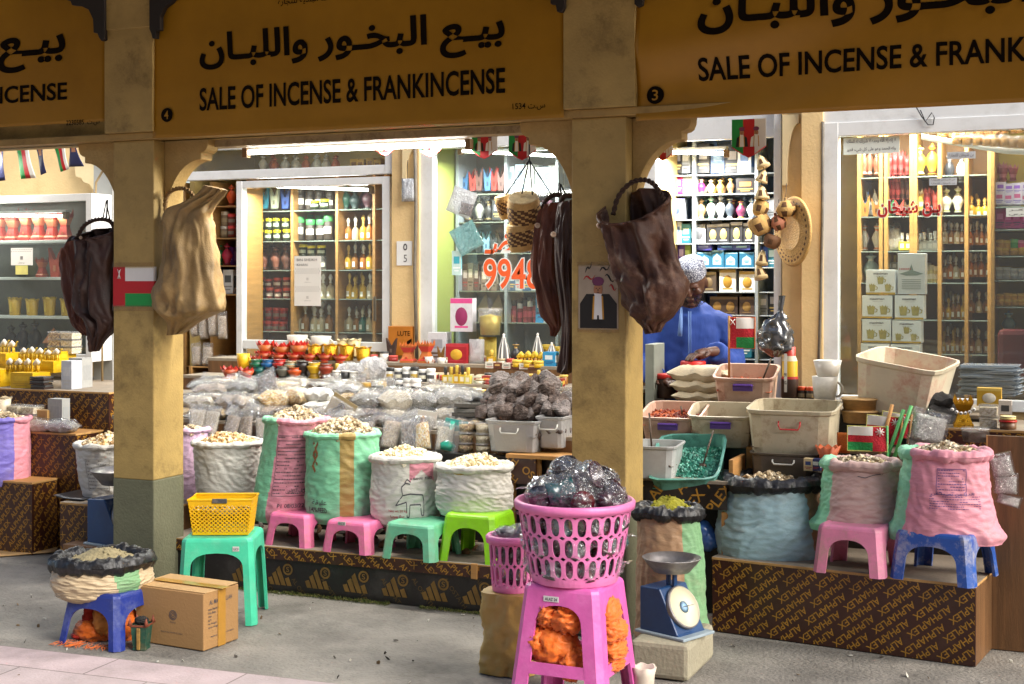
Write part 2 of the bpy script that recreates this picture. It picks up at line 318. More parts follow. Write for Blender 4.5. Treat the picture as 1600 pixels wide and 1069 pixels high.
px_prism('bracket', [(990, -80), (991, 6), (996, 11), (1003, 8), (1005, -4), (1030, -40), (1050, -80)], YP - .075, .03, wood_and_shade, 'carved bracket tip in painted shade at left edge of the banner numbered 3', 'bracket', gb)
bansat = [M('banner_vinyl_a', '9a6e17', .45, .14, 3, spec=.25), M('banner_vinyl_b', 'a2741e', .4, .14, 3, spec=.35)]
ink = M('black_ink', '120a04', .9, .1, spec=.1)
def banner(lab, pa, pb, bot, texts, wav, num, mat, y=YP - .035):
    x0, x1 = XW(pa, y), XW(pb, y); z0 = ZW((pa + pb) / 2, bot, y); z1 = z0 + 1.05; t = thing('banner', lab, 'banner', (x0, y, z0), 0, 'sale banners on the beam')
    def sf(x, z, e=0): return (x, wav(x, z) - e, z)
    mb = MB(); mb.grid(lambda u, v: sf(u * (x1 - x0), v * (z1 - z0)), 90, 50); mb.build('sheet', mat, t, 0, .002)
    mb = MB(); mn = MB()
    def zz(px, py): return ZW(px, py, y) - z0
    def xx(px): return XW(px, y) - x0
    for st, a, b, yb0, yb1, bold in texts:
        mid = (a + b) / 2; write(mb, st, xx(a), xx(b), zz(mid, yb0), zz(mid, yb1), lambda x, z: sf(x, z, .0035), 0, bold, .05)
    mb.build('lettering', ink, t)
    if num:
        st, px, py, r = num; r *= sc(px, y); c = (xx(px), zz(px, py)); mb = MB(); n = 28
        mb.add([sf(c[0] + r * math.cos(6.2832 * i / n), c[1] + r * math.sin(6.2832 * i / n), .006) for i in range(n)], [tuple(range(n))]); mb.build('number_disc', ink, t)
        mb = MB(); write(mb, st, c[0] - r * .35, c[0] + r * .35, c[1] - r * .6, c[1] + r * .6, lambda x, z: sf(x, z, .011), 0, .01); mb.build('number', mat, t)
AR = arabic('بيـع البخـور واللبـان'); EN = 'SALE OF INCENSE & FRANKINCENSE'
banner('ochre sale banner numbered 4 over the centre stall', 239, 882, 200, [(AR, 312, 790, 103, 33, .028), (EN, 312, 791, 160, 122, .018), ('1534 ' + arabic('س.ت'), 802, 853, 173, 161, .006), (arabic('إدارة الخدمات البلدية للتجارة'), 436, 570, 6, -8, .01)], lambda x, z: .006 * math.sin(x * 2.2 + z * 3) + .006 * math.exp(-((z - .05) / .03) ** 2) * (.5 + .5 * math.sin(x * 7)) - .004, ('4', 262, 180, 11), bansat[0])
banner('creased ochre sale banner numbered 3 over the right stall', 993, 1860, 168, [(AR, 1092, 1790, 46, -47, .03), (EN, 1090, 1790, 106, 68, .018)], lambda x, z: .02 * math.sin(z * 15 - x * 4.0 + 1.2 * math.sin(x * 2)) * math.exp(-((x - .35) / .8) ** 2) + .008 * math.sin(z * 9 + x * 2), ('3', 1022, 148, 14), bansat[1])
banner('ochre sale banner ending in 2230585 at left', -520, 166, 209, [(AR, -390, 102, 127, 55, .028), (EN, -388, 105, 172, 146, .018), ('2230585  ' + arabic('س.ت'), 104, 156, 197, 187, .006)], lambda x, z: .004 * math.sin(x * 2 + z * 3), None, bansat[0])
t = thing('light_blocking_canopy', 'unseen roof strip added over the street to darken the banners', 'canopy', (-2.5, 4.95, 3.35))
mb = MB(); mb.box((0, 0, .05), (14, 1.5, .08)); mb.build('roof_sheet', M('canopy_sheet', '4a3a22', .8), t)  # unseen roof strip, added to keep sky light off the banners
cream = M('cream_wall', 'd6b985', .75, .12, 4, .25, 60, dirt='97733c', damt=.3, dscale=3)
white = M('white_aluminium', 'd4d6d6', .35, .06, 5, dirt='8f8b80', damt=.3, dscale=6)
greyrub = M('grey_conduit', '6f685c', .7, .4, 14, dirt='332d25', damt=.6, dscale=20)
glass = Mfilm('window_glass', (.93, .97, .95), .035, .03, 0)
def wall_piece(name, pa, pb, za, zt, y, d, mat, lab, cat='wall', z=None):
    xa, xb = XW(pa, y), XW(pb, y); mb = MB(); mb.box((0, d / 2, (zt - za) / 2), (xb - xa, d, zt - za)); o = mb.build(name, mat, None, .003); o.location = ((xa + xb) / 2, y, za); return tag(o, lab, cat)
ZT = 3.0
wall_piece('shop_wall', -500, 172, 0, ZT, YS + .05, .12, cream, 'cream wall above the incense cabinet at left')
wall_piece('pilaster', 612, 655, 0, ZT, YS - .05, .2, cream, 'cream pilaster with a plaque numbered 5 beside the glass door', 'pilaster')
wall_piece('pilaster', 1222, 1290, 0, ZT, YS - .04, .2, cream, 'cream pilaster behind the round straw hat', 'pilaster')
o = wall_piece('pilaster', 1252, 1286, 0, ZT, YS - .1, .05, cream, 'flat cream post in front of the hat pilaster', 'pilaster')
def corbel(px, py, w, h, lab):
    y = YS - .07; k = sc(px, y); a = w * k; b = h * k; out = [(0, 0), (a, 0), (a, -.05)]
    out += [(a * (1 - .7 * math.sin(R(q))), -.05 - (b * .7) * (1 - math.cos(R(q)))) for q in range(10, 91, 10)] + [(a * .3, -b), (0, -b)]
    mb = MB(); mb.prism(out[::-1], .04); o = mb.build('corbel', M('corbel_cream', 'd8c498', .7, .1), None, .003); o.location = P(px, py, y); tag(o, lab, 'corbel', 'curved corbels on the shop wall')
corbel(1222, 180, 26, 110, 'curved cream corbel above the straw hat')
o = px_prism('corbel', [(115, 240), (165, 240), (165, 300), (144, 296), (140, 288), (130, 285), (127, 278), (118, 276)], YS, .04, M('corbel_cream', 'd8c498', .7, .1), 'stepped cream corbel on the wall near the bunting', 'corbel', 'curved corbels on the shop wall')
corbel(628, 222, 22, 60, 'curved cream corbel above the silver sachet')
def window(name, lab, pa, pb, ptop, zbot, y, fw, mull=(), trans=None, cat='window', frame_px=(10, 10, 14)):
    """Aluminium frame with panes: outer px edges pa..pb, top at row ptop."""
    xa, xb = XW(pa, y), XW(pb, y); zt = ZW((pa + pb) / 2, ptop, y); t = thing(name, lab, cat, ((xa + xb) / 2, y, zbot)); w = xb - xa; h = zt - zbot; x0 = -w / 2
    wl, wr, wt = [k * sc((pa + pb) / 2, y) for k in frame_px]
    mb = MB(); mb.box((x0 + wl / 2, 0, h / 2), (wl, fw, h)); mb.box((-x0 - wr / 2, 0, h / 2), (wr, fw, h)); mb.box((0, 0, h - wt / 2), (w - wl - wr, fw - .006, wt)); mb.box((0, 0, .03), (w - wl - wr, fw - .006, .06))
    for mz, mh in mull: mb.box((0, 0, mz - zbot), (w - wl - wr, fw - .008, mh))
    mb.build('frame', white, t, .003)
    mb = MB(); mb.box((0, 0, h / 2), (w - wl - wr, .006, h - wt - .06)); mb.build('pane', glass, t)
    return t, w, h
ztr = ZW(490, 272, YS); zt0 = ZW(490, 222, YS)
door, dw, dh = window('glass_door', 'white framed sliding glass door showing bottles behind the burners', 373, 612, 280, .45, YS, .06, ((ZW(490, 540, YS), .06),), cat='door', frame_px=(11, 13, 11))
mb = MB(); k = .25 * dw; mb.box((dw * .5 - .105, -.036, dh * .53), (.02, .012, .16)); mb.build('handle', M('door_handle', '77736a', .3, metal=.7), door, .003)
window('transom_window', 'shallow white transom over the sliding door with pots behind', 285, 618, 218, ZW(450, 279, YS) + .006, YS, .07, cat='window', frame_px=(12, 14, 12))
window('shop_window', 'white framed shop window with orange number 9948', 657, 1000, 205, .95, YS, .07, frame_px=(26, 12, 22))
window('shop_window', 'large white framed shop window with red Arabic name', 1288, 1720, 184, .9, YS - .05, .08, frame_px=(24, 12, 22))
wall_piece('sill_wall', 1286, 1740, 0, .9, YS - .06, .1, cream, 'low cream wall under the large right window')
wall_piece('sill_wall', 655, 1002, 0, .95, YS - .02, .1, cream, 'low cream wall under the window with orange number')
wall_piece('sill_wall', 372, 612, 0, .45, YS - .02, .1, cream, 'low cream wall under the sliding door')
wall_piece('header_panel', 1280, 1740, ZW(1450, 187, YS - .08), 2.75, YS - .08, .08, white, 'white header panel over the large right window', 'panel')
wall_piece('header_panel', 655, 1003, ZW(800, 203, YS - .02), ZT, YS - .02, .08, white, 'white header panel over the orange number window', 'panel')
wall_piece('header_panel', 283, 620, zt0 + .008, ZT, YS - .02, .08, white, 'white header panel over the transom of the sliding door', 'panel')
wall_piece('door_jamb', 1209, 1221, 0, ZT, YS - .02, .1, white, 'white door jamb right of the man in blue', 'jamb')
wall_piece('door_jamb', 996, 1024, 0, ZT, YS - .02, .1, white, 'white door jamb left of the man in blue', 'jamb')
wall_piece('header_panel', 1000, 1222, ZW(1100, 218, YS), ZT, YS + .02, .06, white, 'white header panel over the open doorway', 'panel')
mb = MB(); mb.tube([P(648, 200, YS - .065), P(650, 330, YS - .068), P(648, 420, YS - .065), P(651, 560, YS - .065)], .011, 8); o = mb.build('conduit', greyrub); tag(o, 'dirty grey conduit running down the numbered pilaster', 'conduit')
mb = MB(); mb.tube([P(1286, 190, YS - .1), P(1285, 330, YS - .1), P(1283, 450, YS - .1), P(1278, 600, YS - .1)], .008, 8); o = mb.build('conduit', greyrub); tag(o, 'dark cable down the edge of the right window frame', 'cable')
t = thing('sky_blocking_building', 'unseen building added behind the viewer to block low sky', 'building', (-2, -7, 0)); mb = MB(); mb.box((0, -.2, 4), (40, .4, 8)); mb.build('wall', M('far_wall', '6a5c48', .9), t); mb = MB(); mb.box((0, .0, 8.1), (40.4, .9, .2)); mb.build('cornice', plaster, t)  # unseen building, added behind the camera to cut low sky on the fronts
wallin = M('room_wall', 'b29a5e', .8, .1, 3); greenin = M('green_wall', '8f9a4e', .75, .1, 3, dirt='6c7136', damt=.3)
def room(lab, pa, pb, yb, wl=wallin, wr=wallin, back=wallin):
    xa, xb = XW(pa, YS), XW(pb, YS); w = xb - xa; t = thing('shop_room', lab, 'shop room', ((xa + xb) / 2, YS + .1, 0)); d = yb - YS - .1
    for nm, c, sz, m in (('back_wall', (0, d + .03, 1.4), (w, .06, 2.8), back), ('side_wall', (-w / 2 + .02, d / 2, 1.4), (.04, d, 2.8), wl), ('side_wall', (w / 2 - .02, d / 2, 1.4), (.04, d, 2.8), wr), ('ceiling', (0, d / 2, 2.83), (w, d, .06), M('room_ceiling', 'cfcabc', .8))):
        mb = MB(); mb.box(c, sz); mb.build(nm, m, t)
room('bottle shop behind the sliding glass door', 283, 640, 8.75)
room('shop room behind the window with orange number', 642, 1000, 8.9, greenin)
room('shop room behind the man in blue', 1001, 1222, 8.95, back=M('room_back_pale', 'b9c4cc', .7))
room('shop room behind the large right window', 1224, 1760, 9.0, greenin, wallin, M('room_tan', 'a8824a', .75))
def tube_lamp(lab, a, b, r=.010, st=12, power=14, lampz=-.03, energy_dir=(0, 0, -1)):
    a = Vector(a); b = Vector(b); mid = (a + b) / 2; t = thing('tube_lamp', lab, 'lamp', mid, 0, 'lit fluorescent tubes in the shops')
    mb = MB(); mb.tube([a - mid, b - mid], r, 10); mb.build('tube', Mlamp('lit_tube', (1, .98, .93), st), t)
    d = (b - a).normalized(); mb = MB()
    for e in (a - mid, b - mid): mb.box(tuple(e), (.03, .04, .05))
    mb.build('holder', M('lamp_holder', '6b5136', .6), t, .003)
    mb = MB(); mb.box((0, .02, r + .016), ((b - a).length, .05, .018), T=Matrix.Rotation(math.atan2(d.y, d.x), 4, 'Z')); mb.build('batten', white, t)
    l = bpy.data.lights.new('tube_light', 'AREA'); l.shape = 'RECTANGLE'; l.size = (b - a).length; l.size_y = .022; l.energy = power; l.color = (1, .96, .88)
    lo = bpy.data.objects.new('tube_light', l); COL.objects.link(lo); lo.parent = t; lo.location = (0, 0, -r - .012); lo.rotation_euler = (0, 0, math.atan2(d.y, d.x))
tube_lamp('long lit tube under the beam over the centre stall', P(385, 239, YP + .3), P(733, 225, YP + .3), power=16)
tube_lamp('lit tube inside the bottle shop behind the sliding door', P(400, 290, 8.1), P(580, 297, 8.1), power=17)
tube_lamp('lit tube inside the orange number shop', P(720, 236, 8.2), P(900, 245, 8.2), power=18)
tube_lamp('bright lit tube inside the shop with the man in blue', P(1048, 238, 8.25), P(1135, 240, 8.25), power=17)
tube_lamp('lit tube inside the shop with the red Arabic name', P(1330, 160, 8.12), P(1580, 160, 8.12), power=30)
tube_lamp('lit tube inside the white display cabinet of the left stall', P(-40, 337, 7.49), P(103, 337, 7.49), r=.008, st=4, power=1.3)
tube_lamp('lit tube over the left stall counter', P(-160, 236, 7.1), P(-10, 236, 7.1), power=8)
def weave(name, col, dirt='7c6f5c', d=.35, var=.14, rough=.6): return M(name, col, rough, var, 5, .5, 26, dirt=dirt, damt=min(.8, d * 1.6), dscale=5, sheen=.1, stretch=(1, 1, 2))
W_WHITE = weave('sack_white', 'c9c6bd'); W_PINK = weave('sack_pink', 'd08896'); W_DUSK = weave('sack_dusk_pink', 'b99a92'); W_MINT = weave('sack_mint', '7cc49a'); W_TAN = weave('sack_tan', '9b8345')
W_LILAC = weave('sack_lilac', 'c9a9c4'); W_PURPLE = weave('sack_purple', '6d62b4'); W_BROWN = weave('sack_brown', '9c7a58'); W_GREEN = weave('sack_green', '6f9a6c'); W_BLUE = weave('sack_pale_blue', '96b4ba'); W_CREAM = weave('sack_cream', 'b8a483')
BLACKBAG = M('black_polythene', '171617', .42, .3, 12, .9, 30, spec=.5)
RES = [Mgrain('resin_a', ['c9ab78', 'dcc79b', 'b58f5c', 'e3d5b4', '9d7a4c'], 60, .45, .4), Mgrain('resin_b', ['a89473', 'c9b792', '83704f', 'd9cbb0', '6f5f48'], 60, .45, .4), Mgrain('resin_c', ['d8c9a4', 'e4dbc2', 'bfa97c', 'cdbb92', 'eee6d2'], 60, .45, .4)]
GREENP = M('green_powder', '8f8a1e', .95, .3, 20, 1, 80); GREYP = M('grey_green_powder', '8b7f5e', .95, .3, 20, 1, 60)
PRINT = M('faded_print', '4d4a50', .7); PRINTR = M('red_print', 'b34c55', .7); PRINTB = M('purple_print', '50407c', .7)
def interp(tab, v):
    for (a, x), (b, y) in zip(tab, tab[1:]):
        if v <= b: q = (v - a) / (b - a); q = q * q * (3 - 2 * q) * .5 + q * .5; return x + (y - x) * q
    return tab[-1][1]
PR_BARREL = [(0, .72), (.06, .88), (.2, .99), (.5, 1.0), (.8, .94), (1, .96)]
PR_SLUMP = [(0, .9), (.08, 1.0), (.2, .99), (.45, .9), (.75, .8), (1, .8)]
PR_TALL = [(0, .86), (.06, .95), (.4, 1.0), (.8, .93), (1, .92)]
PR_BUCKET = [(0, .62), (.08, .8), (.5, .92), (.9, 1.0), (1, 1.0)]
def sack(label, pl, pr, pb, pt, y, mats, stripe=None, prof=PR_BARREL, heap=RES[0], hh=.12, lump=.011, nl=420, rim=None, rimr=.017, lean=(0, 0), sq=.8, ears=0, prints=(), group=None, fold=0, amp=1.0, film=False, name='sack'):
    pc = (pl + pr) / 2; k = sc(pc, y); B = P(pc, pb, y); Rr = (pr - pl) / 2 * k; h = (pb - pt) * k; face = math.atan2(-B.y, -B.x); seed = rnd.random() * 50
    t = thing(name, label, 'sack', B, 0, group)
    def sf(a, v, e=0):
        wr = .035 * nz(1.1 * math.cos(a) + seed, 1.1 * math.sin(a), v * 2.2) + .026 * (.5 - 1.7 * abs(nz(2.8 * math.cos(a), 2.8 * math.sin(a) + seed, v * 10 + 4.5 * math.sin(a * 1 + seed) + 2 * nz(math.cos(a), v * 3, seed)))) + .016 * nz(5 * math.cos(a) + v * 6, 5 * math.sin(a) + seed, v * 22) + .012 * (1 - abs(nz(1.6 * math.cos(a) + 9, 1.6 * math.sin(a) + seed, v * 9 + 2 * math.cos(a * 2 + seed)))) - .008
        wr *= amp; r = Rr * interp(prof, v) * (1 + wr * 1.5) + e; u = math.sin(a - face)
        r *= 1 + ears * math.exp(-(v / .16) ** 2) * max(0, abs(u) - .45) * 1.6
        ca, sa = math.cos(a - face), math.sin(a - face); q = (r * ca * sq, r * sa); cf, sfn = math.cos(face), math.sin(face)
        sag = -ears * .5 * Rr * math.exp(-(v / .2) ** 2) * max(0, abs(u) - .5)
        return Vector((q[0] * cf - q[1] * sfn + lean[0] * v * h, q[0] * sfn + q[1] * cf + lean[1] * v * h, v * h + sag * .4))
    NU, NV = 144, 64
    mb = MB(); mb.grid(lambda u, v: sf(2 * math.pi * u, v), NU, NV, cu=True, mf=(lambda u, v: stripe(math.sin(2 * math.pi * u - face), v) if stripe and math.cos(2 * math.pi * u - face) > -.6 else 0))
    mb.add([sf(2 * math.pi * i / NU, 0) for i in range(NU)], [tuple(reversed(range(NU)))])
    body = mb.build('sack_body', mats, t)
    if rim is None: rim = mats
    mb = MB()
    def rf(u, v):
        a = 2 * math.pi * u; b = 2 * math.pi * v; w = 1 + .4 * nz(3 * math.cos(a) + seed, 3 * math.sin(a), 1) + .35 * nz(7 * math.cos(a), 7 * math.sin(a) + seed, b * .7) + .5 * (.35 - abs(nz(13 * math.cos(a) + seed, 13 * math.sin(a), b * .3)))
        p = sf(a, 1); c = Vector((lean[0] * h, lean[1] * h, h)); o = (p - c).normalized(); rr = rimr * w; return p + o * (rr * (math.cos(b) * (.9 + fold)) - .002) + Vector((0, 0, rr * math.sin(b) * (1 + fold) + .02 * h * nz(1.5 * math.cos(a), 1.5 * math.sin(a), seed)))
    mb.grid(rf, 120, 12, cu=True, mf=(lambda u, v: stripe(math.sin(2 * math.pi * u - face), 1) if stripe and isinstance(rim, list) else 0)); mb.build('rolled_rim', rim, t)
    if heap:
        c = Vector((lean[0] * h, lean[1] * h, h)); mb = MB(); off = (rnd.uniform(-.12, .12), rnd.uniform(-.1, .1))
        def hp(a, q): p = sf(a, 1); d = c + (p - c) * (q * .97); d.z = h - .02 * q + hh * Rr * 2 * max(0, 1 - (q * 1.02) ** 2) * (1 + .35 * nz(d.x * 14 + seed, d.y * 14, 0)) + .01 * nz(d.x * 40, d.y * 40, seed); return d
        mb.grid(lambda u, v: hp(2 * math.pi * u, 1 - v * .999), 36, 10, cu=True)
        for i in range(nl):
            q = math.sqrt(rnd.random()) * .97; p = hp(rnd.random() * 2 * math.pi, q); mb.lump(p + Vector((0, 0, lump * .25)), lump * rnd.choice((.5, .7, .8, 1, 1.3)), 0, .3)
        stuff(mb.build('heaped_contents', heap, t))
    if prints:
        for i, (st, u0, u1, v0, v1, m, bold) in enumerate(prints):
            mb = MB()
            def fn(x, z): return sf(face + math.asin(max(-.97, min(.97, x))), z, .0025)
            if callable(st): st(mb, fn)
            else: write(mb, st, u0, u1, v0, v1, fn, 0, bold, .05)
            mb.build('printed_text', m, body)
    return t
def lines_print(u0, u1, v0, v1, n, frame=False):
    """Rows of small print, ragged, and an outline box if asked."""
    q = random.Random(int(u0 * 999 + v0 * 77))
    def go(mb, fn):
        for i in range(n):
            z = v1 - (v1 - v0) * (i + .5) / n; x = u0 + .03; hh_ = (v1 - v0) / n * .3
            while x < u1 - .05:
                w = q.uniform(.012, .055); b = min(x + w, u1)
                mb.add([fn(x, z), fn(b, z), fn(b, z + hh_), fn(x, z + hh_)], [(0, 1, 2, 3)]); x += w + .016
                if q.random() < .08: x += .2
        if frame:
            for a, b, c, d in ((u0, u1, v1, v1 + .006), (u0, u1, v0 - .006, v0), (u0, u0 + .012, v0, v1), (u1 - .012, u1, v0, v1)):
                k = 8
                for j in range(k):
                    xa, xb = a + (b - a) * j / k, a + (b - a) * (j + 1) / k; za, zb_ = (c, d) if b - a > .1 else (c + (d - c) * j / k, c + (d - c) * (j + 1) / k)
                    if b - a <= .1: xa, xb = a, b
                    mb.add([fn(xa, za), fn(xb, za), fn(xb, zb_), fn(xa, zb_)], [(0, 1, 2, 3)])
    return go
def strokes(segs, w=.008):
    """Line drawing given as polylines in sack coordinates."""
    def go(mb, fn):
        for pl in segs:
            for (x0, z0), (x1, z1) in zip(pl, pl[1:]):
                n = max(1, int(math.hypot(x1 - x0, z1 - z0) / .06)); dx, dz = x1 - x0, z1 - z0; l = math.hypot(dx, dz) or 1; ox, oz = -dz / l * w, dx / l * w
                for i in range(n):
                    a, b = i / n, (i + 1) / n
                    mb.add([fn(x0 + dx * a - ox, z0 + dz * a - oz), fn(x0 + dx * b - ox, z0 + dz * b - oz), fn(x0 + dx * b + ox, z0 + dz * b + oz), fn(x0 + dx * a + ox, z0 + dz * a + oz)], [(0, 1, 2, 3)])
    return go
def plastic(name, col, worn='b7a58f', d=.3): return M(name, col, .42, .18, 7, .2, 40, dirt=worn, damt=min(.85, d * 1.5), dscale=11)
S_PINK = plastic('stool_pink', 'e0709c', 'b5806a', .45); S_MINT = plastic('stool_mint', '6cba92', '8a8a70', .4); S_LIME = plastic('stool_lime', '8fd41c', '9aa06a', .25); S_TEAL = plastic('stool_teal', '45c49a', '8fb8a0', .2)
S_BLUE = plastic('stool_blue', '1c2f7c', '6f7690', .3); S_WORN = plastic('stool_worn_blue', '25519e', 'b9b3ac', .75); S_MAG = plastic('stool_magenta', 'c85a9e', 'e08fc0', .2); S_DUSTY = plastic('stool_dusty_pink', 'd982a0', 'a98a78', .6)
def stool(label, loc, w, h, splay, mat, rz=0, legw=.06, za=.74, z1=.5, depth=None, bars=(), sticker=None, group='plastic stools'):
    t = thing('plastic_stool', label, 'stool', loc, rz, group); d = depth or w; ch = .022 if w < .4 else .03
    X = lambda z: w / 2 + (1 - z / h) * splay; Y = lambda z: d / 2 + (1 - z / h) * splay; zA, zB = za * h, z1 * h
    mb = MB()
    def ring(z, ins=0):
        x, y = X(z) - ins, Y(z) - ins; c = ch; return [(x - c, -y, z), (x, -y + c, z), (x, y - c, z), (x - c, y, z), (-x + c, y, z), (-x, y - c, z), (-x, -y + c, z), (-x + c, -y, z)]
    lv = [(zA, 0), (h - .018, 0), (h - .008, .003), (h - .002, .009), (h, .018), (h - .003, .03), (h - .003, .034)]; vs = [p for z, i in lv for p in ring(z, i)]; fs = [(j * 8 + i, j * 8 + (i + 1) % 8, (j + 1) * 8 + (i + 1) % 8, (j + 1) * 8 + i) for j in range(len(lv) - 1) for i in range(8)]
    fs.append(tuple(range((len(lv) - 1) * 8, len(lv) * 8))); mb.add(vs, fs); mb.build('seat', mat, t, 0, .006)
    for sx in (-1, 1):
        for sy in (-1, 1):
            mb = MB(); vs = []; fs = []; n = 18
            for j in range(n + 1):
                z = zA * (1 - (1 - j / n) ** 1.6) if j < n else zA
                q = 1 if z <= zB else max(0, 1 - ((z - zB) / (zA - zB)) ** 2.4) ** (1 / 2.4); ox = (X(z) - legw) * q; oy = (Y(z) - legw) * q; x, y = X(z), Y(z)
                vs += [(sx * ox, sy * (y - .012), z), (sx * ox, sy * y, z), (sx * (x - ch), sy * y, z), (sx * x, sy * (y - ch), z), (sx * x, sy * oy, z), (sx * (x - .012), sy * oy, z)]
            for j in range(n):
                for i in range(5): a = j * 6 + i; fs.append((a, a + 1, a + 7, a + 6) if sx * sy < 0 else (a, a + 6, a + 7, a + 1))
            mb.add(vs, fs); mb.build('leg', mat, t, 0, .005)
    for b0, b1 in bars:
        for nm, k in (('x', 0), ('y', 1)):
            for sg in (-1, 1):
                mb = MB(); z0, z1_ = b0 * h, b1 * h; x0, x1 = X(z0) - legw + .002, X(z1_) - legw + .002; yy0, yy1 = Y(z0), Y(z1_)
                q = [(-x0, -yy0, z0), (x0, -yy0, z0), (x1, -yy1, z1_), (-x1, -yy1, z1_)]
                if k == 0: q = [(a, b * -sg, c) for a, b, c in q]
                else: q = [(b * sg, a, c) for a, b, c in q]
                mb.add(q, [(0, 1, 2, 3)]); mb.build('stretcher', mat, t, 0, .006)
    if sticker:
        sxp, szp, sw, sh = sticker; mb = MB(); yy = -Y(szp) - .003; mb.box((sxp, yy, szp), (sw, .002, sh)); o = mb.build('sticker', M('white_sticker', 'c9c9c4', .5), t); mb = MB(); write(mb, 'ALAZ 24', sxp - sw * .4, sxp + sw * .4, szp - sh * .3, szp + sh * .25, y=yy - .002, bold=.02); mb.build('sticker_text', PRINT, o)
    return t
PLY = M('film_faced_ply', '3a1d14', .35, .25, 5, .1, 30, dirt='57453a', damt=.3, dscale=7); PLYD = M('dark_ply', '1b1817', .4, .3, 5, .1, 30, dirt='4b4743', damt=.45, dscale=5)
GOLD = M('dull_gold_print', 'a07426', .5, .3, 12); PLYEDGE = M('ply_edge', 'b58b52', .7, .3, 30); RAW = M('raw_wood', 'a87a42', .7, .3, 3, .2, 60, stretch=(1, 1, 12)); WOODDK = M('brown_grain', '6b4a2a', .5, .4, 3, .2, 60, stretch=(9, 9, .6), dirt='3a2614', damt=.5, dscale=4); DUST = M('dusty_board', '8d8170', .8, .3, 6, .3, 60, dirt='5a4a38', damt=.5)
def counter(label, loc, rz, w, d, h, ang=R(45), size=.045, face=PLY, st='ALPHAPLEX', gx=.05, gy=.09, top=DUST, edge=.012, side=WOODDK, name='plywood_platform', cat='platform', stag=.11, sideprint=False):
    t = thing(name, label, cat, loc, rz); mb = MB(); mb.box((0, .006, (h - edge) / 2), (w, .012, h - edge)); fp = mb.build('front_panel', face, t)
    mb = MB(); pattern(mb, st, w, h - edge, ang, size, gx, gy, Matrix.Translation((-w / 2, -.0015, 0)), 0, .012, stag); mb.build('printed_pattern', GOLD, fp)
    for sg in (-1, 1):
        mb = MB(); mb.box((sg * (w / 2 - .006), d / 2 + .012, (h - edge) / 2), (.012, d - .002, h - edge)); sp = mb.build('side_panel', side, t)
        if sideprint and sg > 0: mb = MB(); pattern(mb, st, d, h - edge, ang, size, gx, gy, Matrix.Translation((w / 2 + .0015, .012, 0)) @ rotz(R(90)), 0, .012, stag); mb.build('printed_pattern', GOLD, sp)
    mb = MB(); mb.box((0, d / 2 + .005, h - edge / 2), (w + .004, d + .014, edge), 1, top=0); mb.build('deck', [top, PLYEDGE], t, .0015)
    return t
yc = 6.02; xa, xb = XW(250, yc), XW(776, yc); zc = ZW(776, 885, yc); zband = ZW(776, 906, yc)
t = thing('plywood_platform', 'low dark plywood platform with triangle logos carrying the four sacks on stools', 'platform', ((xa + xb) / 2, yc, 0)); w = xb - xa
mb = MB(); mb.box((0, .02, zband / 2), (w - .02, .012, zband)); fp = mb.build('front_panel', PLYD, t)
mb = MB()
for i in range(-1, 7):
    k = .082; cx = XW(435 + i * 71, yc) - (xa + xb) / 2 if False else (XW(437, yc) - (xa + xb) / 2 + i * .222); cz = .085
    if not -w / 2 + .08 < cx < w / 2 - .09: continue
    yy = .0115
    for s in range(4):   # striped triangle
        a = -.8 + s * .42; hh0 = (.5, .85, 1.2, .55)[s]; q_ = -.4 * hh0
        mb.add([(cx + x_ * k, yy, cz + z_ * k) for x_, z_ in ((a, -.6), (a + .33, -.6), (a + .33 + q_, -.6 + hh0), (a + q_ * .8, -.6 + hh0 * .8))], [(0, 1, 2, 3)])
    n = 18; r1, r2 = .03, .02; c = (cx + k * .5, cz + k * .42)
    mb.add([(c[0] + r * math.cos(6.283 * j / n), yy - .0004, c[1] + r * math.sin(6.283 * j / n)) for r in (r1, r2) for j in range(n)], [(j, (j + 1) % n, n + (j + 1) % n, n + j) for j in range(n)])
    write(mb, 'S', c[0] - .01, c[0] + .01, c[1] - .014, c[1] + .014, y=yy - .0004, bold=.02)
mb2 = MB(); pattern(mb2, 'AL OSTATH', w - .03, zband - .01, R(-50), .024, .42, .222 * .64, Matrix.Translation((-w / 2 + .015, .0118, .004)), 0, .01, .1)
mb.build('logo_print', M('dim_gold_print', '6e5222', .5, .35, 14), fp); mb2.build('logo_name', M('faint_gold_print', '4f3c1c', .5), fp)
mb = MB(); mb.box((0, .008, (zc + zband) / 2 - .003), (w, .016, zc - zband - .006)); bp = mb.build('front_band', PLY, t)
mb = MB(); pattern(mb, 'ALPHAPLEX', w, zc - zband - .008, R(-42), .03, .03, .05, Matrix.Translation((-w / 2, -.0015, zband + .001)), 0, .012, .1); mb.build('printed_pattern', GOLD, bp)
mb = MB(); mb.box((0, .45, zc - .003), (w + .004, .9, .006), 1, top=0); mb.build('deck', [DUST, PLYEDGE], t)
mb = MB(); mb.box((w / 2 - .006, .45, (zc - .006) / 2), (.012, .85, zc - .008)); mb.build('side_panel', RAW, t)
mb = MB(); mb.box((w / 2 - .115, -.006, (zc + zband) / 2), (.033, .012, zc - zband + .01)); mb.build('wood_patch', RAW, t, .002)
mb = MB()
for i in range(130):
    x = rnd.uniform(xa + .25, xb - .1); y = yc + rnd.uniform(.2, .8); mb.lump((x, y, zc + .012), rnd.uniform(.008, .03), rnd.randrange(3), .4, 1.5, .5)
o = mb.build('scrap_litter', [M('dark_scrap', '3b2d20', .9), M('brown_scrap', '6e4d30', .8), M('grey_scrap', '6e6860', .8)]); stuff(o)
mb = MB()
